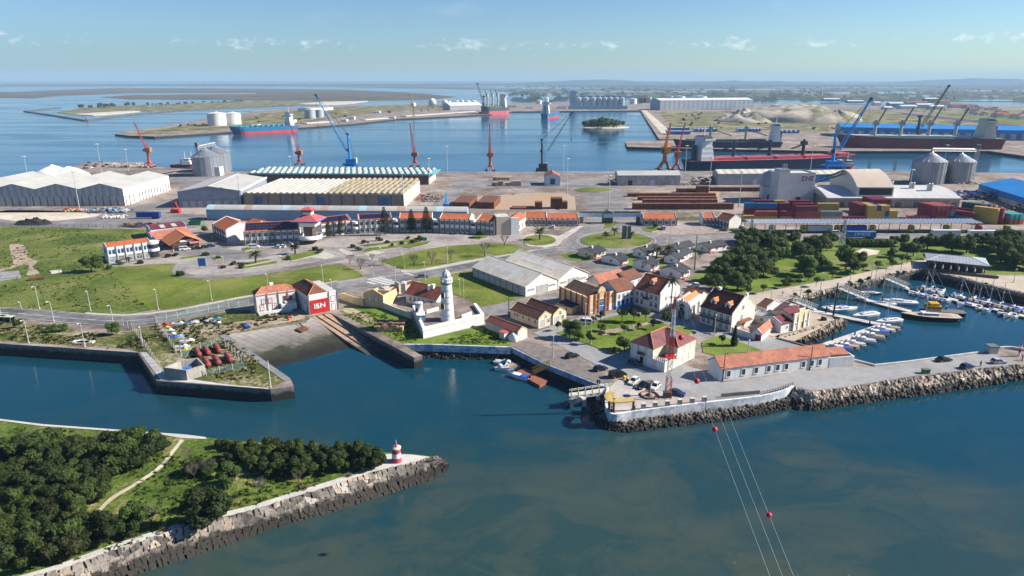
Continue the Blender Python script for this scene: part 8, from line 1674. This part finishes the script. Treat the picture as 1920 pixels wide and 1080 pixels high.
def weeds(poly,n,s0,s1,z,mats):
 w=[P(x,y,z)[:2]for x,y in poly];x0,x1=min(q[0]for q in w),max(q[0]for q in w);y0,y1=min(q[1]for q in w),max(q[1]for q in w);k=0
 while k<n:
  q=(r9.uniform(x0,x1),r9.uniform(y0,y1))
  if not inside(q,w):continue
  k+=1
  if noise.noise(Vector((q[0]*.07,q[1]*.07,2)))<-.08:continue
  s=r9.uniform(s0,s1);m_=r9.choice(mats)
  for j in range(4):a=r9.uniform(0,6.3);c,d=math.cos(a)*s,math.sin(a)*s;e=Vector((q[0]+r9.uniform(-s,s),q[1]+r9.uniform(-s,s),z));mb.face([e+Vector((-c,-d,0)),e+Vector((c,d,0)),e+Vector((c*.6+r9.uniform(-.2,.2),d*.6,s*r9.uniform(.5,1.1))),e+Vector((-c*.6,-d*.6,s*r9.uniform(.5,1.1)))],m_)
weeds([(-60,426),(140,430),(270,434),(205,500),(284,580),(200,586),(0,575),(-60,572)],1500,.2,.42,GZ,(LF_G,LF_G,LF_O));weeds([(0,600),(190,626),(312,607),(466,580),(560,592),(430,625),(478,670),(540,710),(505,726),(390,706),(300,640),(266,655),(0,638)],1500,.25,.6,GZ,(LF_O,LF_G,DRY));weeds([(20,800),(300,818),(440,834),(700,855),(690,880),(400,972),(190,1040),(0,1080),(-60,900)],1800,.18,.42,IZ,(LF_G,LF_G,LF_G2));weeds([(640,590),(700,582),(770,600),(790,640),(905,612),(955,645),(760,643)],700,.2,.4,GZ,(LF_G,))
struct('weeds',mb,None,'stuff')
for k in PROT:
 for o in PROT[k]:
  for c in list(o.children):bpy.data.objects.remove(c)
  bpy.data.objects.remove(o)
def stone(name,c,wet,zc):
 m,t=newmat(name);g=t.n('ShaderNodeNewGeometry').outputs['Position'];tc=t.n('ShaderNodeTexCoord').outputs['Object'];oi=t.n('ShaderNodeObjectInfo').outputs['Random'];s=t.n('ShaderNodeSeparateXYZ');t.l(g,s.inputs[0])
 vr=t.n('ShaderNodeTexVoronoi');vr.inputs['Scale'].default_value=.55;t.l(g,vr.inputs['Vector']);vs3=t.n('ShaderNodeSeparateColor');t.l(vr.outputs['Color'],vs3.inputs[0])
 f=t.math('ADD',t.math('MULTIPLY',t.noise(g,1.6,5,.6),.5),t.math('MULTIPLY',vs3.outputs[0],.5));col=t.ramp(f,[(.28,mul(c,.42)),(.42,mul(c,.85)),(.55,mul(c,1.3)),(.66,(c[0]*1.75,c[1]*1.5,c[2]*1.25)),(.76,mul(c,2.3))])
 wz=t.ramp(t.math('DIVIDE',t.math('ADD',s.outputs[2],t.math('MULTIPLY',t.math('SUBTRACT',t.noise(g,.7,5),.5),3.0)),4),[(zc/4-.08,(0,0,0)),(zc/4+.08,(1,1,1))]);finish(t,t.mix(wz,wet,col),.85,0,.3,bump(t,t.noise(g,2.5,4),.5,.15));MATS[name]=m;return m
ST1=stone('granite_block',(.19,.166,.142),(.036,.031,.025),1.9);ST2=stone('dark_armour',(.085,.072,.06),(.022,.02,.017),1.2);ST3=stone('tan_armour',(.235,.20,.16),(.036,.031,.024),1.8)
def rock(mb,r,p,sx,sy,sz,ax,up,mat):
 ax=ax.normalized();sd=up.cross(ax).normalized();c=[]
 for a in(-1,1):
  for b in(-1,1):
   for e in(-1,1):j=lambda:r.uniform(.66,1.02);c.append(p+ax*a*sx*j()+sd*b*sy*j()+up*e*sz*(j()if e<0 else r.uniform(.75,1.0)))
 mb.add(c,[(0,1,3,2),(4,6,7,5),(0,4,5,1),(2,3,7,6),(0,2,6,4),(1,5,7,3)],mat)
PH=(1+5**.5)/2;ICO=[Vector(v).normalized()for v in((-1,PH,0),(1,PH,0),(-1,-PH,0),(1,-PH,0),(0,-1,PH),(0,1,PH),(0,-1,-PH),(0,1,-PH),(PH,0,-1),(PH,0,1),(-PH,0,-1),(-PH,0,1))];ICF=[(0,11,5),(0,5,1),(0,1,7),(0,7,10),(0,10,11),(1,5,9),(5,11,4),(11,10,2),(10,7,6),(7,1,8),(3,9,4),(3,4,2),(3,2,6),(3,6,8),(3,8,9),(4,9,5),(2,4,11),(6,2,10),(8,6,7),(9,8,1)]
def boulder(mb,r,p,sx,sy,sz,ax,up,mat):
 ax=ax.normalized();sd=up.cross(ax).normalized();mb.add([p+(ax*v.x*sx+sd*v.y*sy+up*v.z*sz)*r.uniform(.78,1.3)for v in ICO],ICF,mat)
def armour(lab,top,bot,z0,z1,size,mat,rows=None,indiv=False,seed=1,name='rock_armour'):
 r=random.Random(seed);T=[P(x,y,z0)for x,y in top];B_=[P(x,y,z1)for x,y in bot];L_=sum((b-a).length for a,b in zip(T[:-1],T[1:]));n=max(3,int(L_/size));T,B_=resample(T,n*4),resample(B_,n*4);wd=(T[n]-B_[n]).length;rows=rows or max(2,int(wd/size*1.15));mb=MB();c=0
 base=MB();base.add([tuple(q-Vector((0,0,.35)))for q in T]+[tuple(q-Vector((0,0,.5)))for q in B_],[(i,i+1,len(T)+i+1,len(T)+i)for i in range(len(T)-1)],mat)
 for k in range(rows):
  x=r.uniform(0,3)
  while x<n*4-1:
   i=int(x);w_=r.uniform(.75,1.45);a,b=T[i].lerp(T[i+1],x-i),B_[i].lerp(B_[i+1],x-i);f=(k+.5+r.uniform(-.12,.12))/rows;p=a.lerp(b,f);ax=T[i+1]-T[i];up=ax.cross(a-b).normalized();up=up if up.z>0 else-up;ax=Matrix.Rotation(r.uniform(-.25,.25),3,up)@ax;args=(size*.5*w_,wd/rows*.56,size*r.uniform(.3,.5))
   if indiv and k<3 and c<298:
    q=MB();rock(q,r,Vector((0,0,0)),*args,ax,up,mat);o=obj('seawall_boulder',q,None,None,p);tag(o,'fitted granite boulder in the '+('top','second','third')[k]+' row'+' of the island seawall','boulder','boulders in the '+('top','second','third')[k]+' row'+' of the island seawall');c+=1
   elif indiv:rock(mb,r,p,*args,ax,up,mat)
   else:s_=size*r.uniform(.42,.8);boulder(mb,r,p+up*r.uniform(-.1,.3)+(b-a)*r.uniform(-.3,.3)/rows,s_,s_*r.uniform(.7,1.1),s_*r.uniform(.6,.9),Matrix.Rotation(r.uniform(-1.5,1.5),3,up)@ax,up,mat)
   x+=4*w_*(1.02 if indiv else.78)
 base.add(mb.v,mb.f,mat);struct(name,base,None,'stuff')
armour('',[(60,1084),(105,1074),(222,1032),(361,986),(480,958),(535,939),(619,914),(697,887),(758,874),(813,860),(817,857)],[(170,1102),(244,1080),(361,1043),(480,1003),(558,976),(636,956),(730,925),(813,900),(838,884),(842,874),(828,863)],3.25,-.1,.86,ST1,7,True,2)
armour('',[(1132,772),(1150,790),(1170,791),(1184,788),(1322,772),(1425,758),(1470,747),(1488,740)],[(1109,787),(1128,805),(1170,813),(1300,797),(1377,788),(1430,778),(1487,766)],1.75,-.2,.95,ST2,None,False,3)
armour('',[(1141,728),(1137,748),(1138,768)],[(1118,742),(1106,765),(1109,790)],1.6,-.2,1.0,ST2,5,False,4)
armour('',[(1486,727),(1522,737),(1590,728),(1715,708),(1915,685),(1995,675),(2035,668)],[(1486,767),(1517,772),(1620,757),(1800,732),(1920,713),(2010,701),(2075,680)],GZ,-.2,1.15,ST3,7,False,5)
armour('',[(960,653),(1022,684),(1120,722)],[(948,664),(1010,694),(1105,738)],1.2,-.2,1.1,ST2,3,False,6);armour('',[(778,650),(810,650),(950,655)],[(792,672),(830,674),(950,676)],2.2,-.2,.9,ST2,5,False,7)
armour('',[(1470,632),(1520,617),(1567,602),(1568,598)],[(1512,648),(1550,632),(1586,614),(1590,602)],GZ,-.1,1.2,ST3,5,False,8);armour('',[(1440,571),(1466,567),(1502,556),(1552,543),(1602,532),(1652,521),(1702,510),(1732,506)],[(1452,580),(1478,577),(1512,568),(1562,556),(1614,543),(1658,532),(1708,520),(1738,514)],GZ,0,1.3,ST3,4,False,9);armour('',[(1732,506),(1800,521),(1920,551),(2100,594)],[(1736,513),(1800,527),(1920,557),(2100,600)],GZ,0,1.2,ST2,3,False,10)
NET,t=newmat('green_mesh');tr=t.n('ShaderNodeBsdfTransparent');df=t.n('ShaderNodeBsdfDiffuse');df.inputs[0].default_value=(.24,.36,.31,1);mx=t.n('ShaderNodeMixShader');mx.inputs[0].default_value=.27;om=t.n('ShaderNodeOutputMaterial');t.l(tr.outputs[0],mx.inputs[1]);t.l(df.outputs[0],mx.inputs[2]);t.l(mx.outputs[0],om.inputs[0])
def fence(lab,pts,h,mat=NET,pm=LCONC,gap=3.0,z=GZ):
 w=[P(x,y,z)for x,y in pts];o=thing('mesh_fence',lab,'fence');mb=MB()
 for a,b in zip(w[:-1],w[1:]):mb.face([a,b,b+Vector((0,0,h)),a+Vector((0,0,h))],mat)
 obj('mesh_panel',mb,None,o);L_=sum((b-a).length for a,b in zip(w[:-1],w[1:]));mb=MB()
 for q in resample(w,max(2,int(L_/gap))):mb.tube(q,q+Vector((0,0,h+.25)),.09,.09,5,pm)
 obj('posts',mb,None,o)
fence('green mesh fence along the quay edge left of the concrete pen',[(232,612),(250,620),(275,655),(310,709)],2.2);fence('green mesh fence beside the row of small boats',[(290,603),(310,630),(330,662)],2.0);fence('green mesh fence between the red tanks and the pier strip',[(417,645),(440,668),(460,690)],2.3);fence('green mesh fence along the water side of the red tanks',[(460,690),(424,698),(387,705)],2.0);fence('green mesh fence behind the red tanks',[(340,668),(375,655),(417,645)],2.0);fence('wire fence with concrete posts along the road above the boats',[(292,603),(340,594),(380,586),(410,581),(466,572)],1.9);fence('thin wire fence between the field and the bare ground',[(-20,424),(140,427),(278,428)],2.0,NET,DKMET,4);fence('thin wire fence in front of the container yard',[(1240,412),(1310,412)],2.0,NET,DKMET,4)
c=thing('concrete_pen','roofless concrete pen on the quay corner','enclosure');mb=MB();polyline_wall(mb,[P(*q)for q in((341,695),(312,708),(352,713.3),(385,703),(372,690),(341,695))],3.0,.35,M('pen_concrete',(.36,.33,.29),.15,.3,.9,streak=.3));obj('wall',mb,None,c);mb=MB();mb.box(P(352,701)+Vector((0,0,1)),(2.2,1.6,1.8),BLUEP,.4);mb.box(P(362,699)+Vector((0,0,.7)),(1.8,1.6,1.2),DKMET,.9);obj('stored_gear',mb,None,c)
TKR=M('tank_red',(.29,.07,.062),.15,.5,.7,col2=(.27,.05,.045))
for x,y,lab in((371,665,'red steel tank, left in the back row of six'),(388,662,'red steel tank, middle of the back row of six'),(408,658,'red steel tank, right in the back row of six'),(388,684,'red steel tank, left in the front row of six'),(407,680,'red steel tank, middle of the front row of six'),(429,675,'red steel tank, right in the front row of six')):
 p=P(x,y);c=thing('steel_tank',lab,'tank',p,R(-56),'six red tanks in the fenced yard');mb=MB();r_=.70
 mb2=[(-2.9,.2),(-2.85,.7),(-2.6,r_),(2.6,r_),(2.85,.7),(2.9,.2)];q=MB();q.lathe([(rr,zz)for zz,rr in mb2],16,TKR);q.v=[(zz,yy,xx+.95)for xx,yy,zz in q.v];obj('body',q,None,c);q=MB()
 for xx in(-1.9,-.6,.7,1.9):q.tube((xx-.07,0,.95),(xx+.07,0,.95),r_+.06,r_+.06,16,RUSTM)
 obj('bands',q,None,c);q=MB()
 for xx in(-1.5,1.5):q.b2(xx-.15,xx+.15,-.9,.9,0,.4,DKMET)
 obj('cradle',q,None,c)
b=Bld('cafe_pavilion','glass fronted cafe with low grey roof on the marina promenade',(1740,503),(1846,514),12,h=3.8,cat='cafe');b.wall(M('dark_cladding',(.06,.055,.055),.2,.5,.6));b.hip(STEELG,1.5,1.2,run=6);b.done_wall();b.win('f',b.row('f',9,2),.3,2.6,2.9,DKMET,CGLASS,1);b.win('r',b.row('r',3,2),.3,2.6,2.9,DKMET,CGLASS,1)
mb=MB();mb.b2(-3,b.w+4,-6,-.2,0,.35,M('deck_boards',(.20,.12,.08),.2,.8,.8));mb.b2(-3,b.w+4,-6.1,-6,.35,1.2,CGLASS);b.part('terrace',mb)
for i in range(7):p=b.W(b.w*.1+i*b.w*.14,-3.4,.36);o=thing('folded_parasol','white folded parasol on the cafe terrace','parasol',p,0,'parasols on the cafe terrace');mb=MB();mb.tube((0,0,0),(0,0,2.8),.05,.05,5,GREYM);obj('pole',mb,None,o);mb=MB();mb.lathe([(.25,1.0),(.3,1.4),(.05,2.7)],8,WHITE);obj('canopy',mb,None,o)
for i,(x,y,m_)in enumerate(((779,451,YELLOW),(783,451,YELLOW),(787,450.5,M('bin_green',(.04,.25,.10),.1,.5)),(792,450.5,BLUEP),(798,451,MATS['bin_green']))):mb=MB();mb.b2(-.7,.7,-.6,.6,.15,1.6,m_);mb.add([(-.75,-.65,1.6),(.75,-.65,1.6),(.75,.65,1.75),(-.75,.65,1.75),(-.6,0,2.0),(.6,0,2.0)],[(0,1,5,4),(2,3,4,5),(1,2,5),(3,0,4)],m_);tag(obj('recycling_bin',mb,None,None,P(x,y)),('left yellow','right yellow','middle green','blue','last green')[i]+' recycling bin beside the round shrub','bin','recycling bins')
mb=MB();mb.b2(-.9,.9,-.6,.6,.2,1.2,MATS['skip_green']);mb.b2(-1,1,-.7,.7,1.2,1.35,DKGREY);tag(obj('dumpster',mb,None,None,P(1735,700)),'dark green dumpster at the roadside of the mole','bin')
mb=MB();mb.b2(-1.2,1.2,-1.2,1.2,0,2.0,LCONC);mb.b2(-1.4,1.4,-1.4,1.4,2.0,2.3,DKGREY);tag(obj('stone_pillar',mb,None,None,P(1858,661)),'square stone pillar where the mole parapet begins','pillar')
p=P(1910,668);c=thing('mole_beacon','small red and white post light at the mole end','beacon',p);mb=MB();mb.tube((0,0,0),(0,0,1.2),.35,.33,10,WHITE);mb.tube((0,0,2.4),(0,0,3.4),.3,.3,10,WHITE);obj('white_bands',mb,None,c);mb=MB();mb.tube((0,0,1.2),(0,0,2.4),.33,.31,10,REDP);mb.tube((0,0,3.4),(0,0,4),.28,.1,10,REDP);obj('red_bands',mb,None,c)
for x,y in((1170,711),(1176,714),(1182,718),(1188,722)):mb=MB();mb.lathe([(.35,0),(.3,.5),(.42,.7),(.35,.9),(.02,.95)],10,YELLOW);tag(obj('mooring_bollard',mb,None,None,P(x,y)),'yellow bollard between the white car and the terrace','bollard','yellow bollards by the terrace')
mb=MB();mb.b2(-1.6,1.6,-.15,.15,1,4.4,BLUEP);mb.b2(-1.3,-1.1,-.1,.1,0,1,GREYM);mb.b2(1.1,1.3,-.1,.1,0,1,GREYM);tag(obj('notice_board',mb,None,None,P(380,503)),'blue notice board on the loop drive','sign');mb=MB();mb.b2(-2.2,2.2,-.2,.2,.3,7,DKGREY);tag(obj('information_totem',mb,None,None,P(1174,449)),'dark tall panel between the roundabout palms','sign')
for x,y,t_ in((74,579,537),(40,579,565),(101,603,565),(170,583,545),(212,605,572),(54,643,600),(159,650,605),(4,600,562),(268,650,612),(297,581,542),(397,563,526),(505,562,513),(606,531,498),(622,548,523),(742,535,499),(716,498,464),(758,503,476),(797,525,491),(839,494,464),(911,481,452),(979,472,455),(862,553,523),(699,517,500),(420,500,480)):lamp(x,y,t_,'white street lamp along the main road and its lawns',1,r7.uniform(-.4,.4),group='street lamps along the main road')
for x,y,t_ in((1174,471,425),(1257,448,405),(1149,421,396),(1162,446,416),(1222,447,435)):lamp(x,y,t_,'tall lamp around the large roundabout',0,0,group='lamps around the roundabout')
for x,y,t_ in((1037,670,630),(1108,645,600),(1097,612,570),(1341,600,585),(1392,590,560),(1402,662,638),(1339,630,590),(1444,575,543),(1500,560,525),(1538,545,512),(1630,540,490),(1710,505,478),(1900,530,505)):lamp(x,y,t_,'slim lamp post in the streets and promenade by the marina',0,0,group='lamps by the marina')
for x,y,t_,l_ in((149,391,321,'before the multi gabled warehouse'),(191,324,270,'by the left quay car park'),(52,330,293,'behind the far left warehouse roof'),(241,321,280,'by the grey rubble bank'),(452,388,330,'at the corner of the grey fronted warehouse'),(547,338,293,'behind the pale ribbed roof'),(806,357,297,'at the end of the turquoise warehouse'),(839,329,274,'alone on the quay right of the turquoise warehouse'),(757,390,325,'at the corner of the brown ribbed roof'),(1056,328,273,'behind the little quay house'),(1063,364,297,'in front of the little quay house'),(1141,392,329,'by the grass oval'),(1284,331,273,'by the stern of the dark ship'),(1329,362,296,'by the rusty steel yard'),(1385,390,322,'left of the container yard'),(1516,345,273,'behind the lettered grain building'),(1701,380,318,'before the grain store'),(1765,335,272,'between the right silos'),(870,246,230,'near the far jetty')):lamp(x,y,t_,'high floodlight mast '+l_,0,0,GZ,True,'floodlight masts')
for x,y,t_,r_,m_,lab in((1302,506,440,.3,M('pole_green',(.04,.12,.08),.1,.5),'tall dark green pole beside the longest bungalow'),(954,596,557,.18,DKMET,'dark wooden pole at the corner of the twin gabled houses'),(1355,715,662,.16,DKMET,'thin dark pole at the front corner of the long white building'),(1518,694,650,.16,DKMET,'thin dark pole before the right half of the long white building'),(1388,437,395,.25,DKMET,'dark pole beside the white cab truck'),(508,728,676,.1,WHITE,'thin white flagpole at the tip of the quay yard'),(870,575,520,.1,LAMPM,'thin post behind the keeper house')):o,h=post_thing('utility_pole',lab,'pole',x,y,t_,r_,m_)
for x,y,t_,lab in((1577,470,412,'slim lattice pylon between the park and the truck canopy'),(1407,448,412,'slim lattice pylon at the left end of the truck canopy')):p=P(x,y);mb=MB();mb.lattice((0,0,0),(0,0,ZT(p,t_)-GZ),2.0,.7,12,.14,GREYM);tag(obj('lattice_pylon',mb,None,None,p),lab,'pylon')
pc=lambda n:{'black':paint('black',(.012,.012,.014)),'white':paint('white',(.72,.72,.72)),'silver':paint('silver',(.42,.43,.45)),'grey':paint('grey',(.10,.105,.11)),'blue':paint('blue',(.02,.04,.12)),'green':paint('green',(.015,.04,.035)),'red':paint('red',(.30,.02,.02))}[n]
for x,y,az,k,c_,lab in((1073,670,28,'hatch','black','black car alone at the quayside road'),(1126,694,28,'hatch','black','black car between the lone black car and the bigger black car'),(1158,706,25,'van','black','larger black people carrier by the villa shade'),(1188,718,235,'hatch','white','white car beside the yellow bollards'),(1205,726,225,'sedan','black','black car between the two white cars'),(1228,728,235,'hatch','white','white car nearest the lattice mast'),(1269,740,-30,'sedan','blue','dark blue car right of the lattice mast'),(1190,683,-20,'hatch','blue','dark car in the shade at the villa door'),(1096,607,170,'van','white','white van parked at the park edge'),(793,520,10,'sedan','grey','dark grey car driving on the main road'),(1769,677,12,'sedan','black','black car farthest in on the mole road'),(1813,690,20,'hatch','blue','dark blue car with raised tailgate on the mole'),(1872,681,5,'hatch','silver','silver car with raised tailgate on the mole'),(1301,537,175,'hatch','white','white car behind the chapel'),(336,470,20,'hatch','blue','dark blue car first before the pavilion'),(347,469,25,'van','white','white van before the pavilion'),(360,467.5,20,'hatch','grey','grey car third before the pavilion'),(372,467,20,'sedan','black','black car fourth before the pavilion'),(385,465,20,'hatch','green','dark green car fifth before the pavilion'),(396,463,20,'hatch','blue','blue car sixth before the pavilion'),(400,449,100,'hatch','silver','silver car under the left office wing'),(477,465,10,'van','white','white van before the long solar panelled wing'),(519,465,170,'hatch','white','white car before the tower, left of the pair'),(528,464,170,'hatch','white','white car before the tower, right of the pair'),(541,461,0,'van','silver','silver van in the shade of the tower'),(1037,427,80,'hatch','white','white car before the low orange roofed houses'),(1243,430,90,'van','silver','silver van before the pale blue gate house'),(1356,433,0,'sedan','grey','grey car by the pale blue angled house'),(1568,439,0,'van','white','white van on the port road'),(1373,560,150,'hatch','silver','silver car behind the two dormer house, left'),(1384,563,150,'hatch','blue','blue car behind the two dormer house, right')):car(x,y,az,k,pc(c_),lab)
for x,y,c_ in((163,311,'black'),(160,316,'blue'),(168,316,'silver'),(172,315,'white'),(181,309,'red'),(178,313,'blue'),(190,305,'grey'),(193,313,'black'),(201,310,'black'),(168,306,'grey')):car(x,y,r7.choice((10,80,30)),'hatch',pc(c_),f'{c_} car in the small car park on the left quay',group=f'{c_} cars in the left quay car park')
for x,y,az in((1822,690,20),(1864,682,185)):pass
drop_protos()
def person_mesh(seed,mats):
 r=random.Random(seed);mb=MB();sk,ja,tr_,hr=mats;st=.16
 for s in(-1,1):mb.tube((s*.1,-.02+s*st*.5,.05),(s*.1,s*st*.2,.48),.06,.075,8,tr_);mb.tube((s*.1,s*st*.2,.48),(s*.09,0,.92),.075,.1,8,tr_);mb.b2(s*.1-.05,s*.1+.05,-.16+s*st*.5,.08+s*st*.5,0,.09,hr);mb.tube((s*.2,0,1.43),(s*.27,.02,1.14),.055,.045,6,ja);mb.tube((s*.27,.02,1.14),(s*.25,-.1,.9),.045,.035,6,ja);mb.lathe([(.01,.82),(.035,.85),(.03,.9)],6,sk,(s*.25,-.11))
 mb.lathe([(.14,.86),(.165,.95),(.15,1.12),(.19,1.36),(.16,1.46),(.06,1.5)],12,ja);mb.lathe([(.05,1.48),(.05,1.55),(.085,1.6),(.095,1.67),(.06,1.74),(.01,1.76)],10,sk);mb.lathe([(.1,1.66),(.1,1.72),(.06,1.79),(.01,1.8)],10,hr,(0,.012));return mb
SKIN=M('skin',(.45,.28,.20),.05,1);
for x,y,z,az,c_,lab in((1120,722,GZ,.4,(.03,.03,.035),'person in dark clothes at the head of the landing jetty, left of two'),(1124,722.5,GZ,2.5,(.02,.025,.05),'person in dark clothes at the head of the landing jetty, right of two'),(1146,771,GZ,1,(.6,.6,.6),'person in white under the curved pergola'),(1189,772,GZ,3,(.03,.03,.03),'person in black beside the right pergola post'),(1916,676,GZ,1,(.03,.03,.04),'person in dark clothes at the mole end'),(1838,687,GZ,2,(.35,.03,.04),'person in red crouching place between the two tailgate cars'),(1467,554,GZ,.5,(.05,.05,.06),'person in dark clothes on the promenade by the first gangway')):
 o=obj('person',person_mesh(int(x),(SKIN,M(f'jacket_{x}',c_,.1,2),M('trousers',(.03,.035,.05),.1,2),M('hair_shoes',(.015,.012,.01),.1,2))),None,None,P(x,y,z+.04),az);tag(o,lab.replace('crouching place ','standing '),'person')
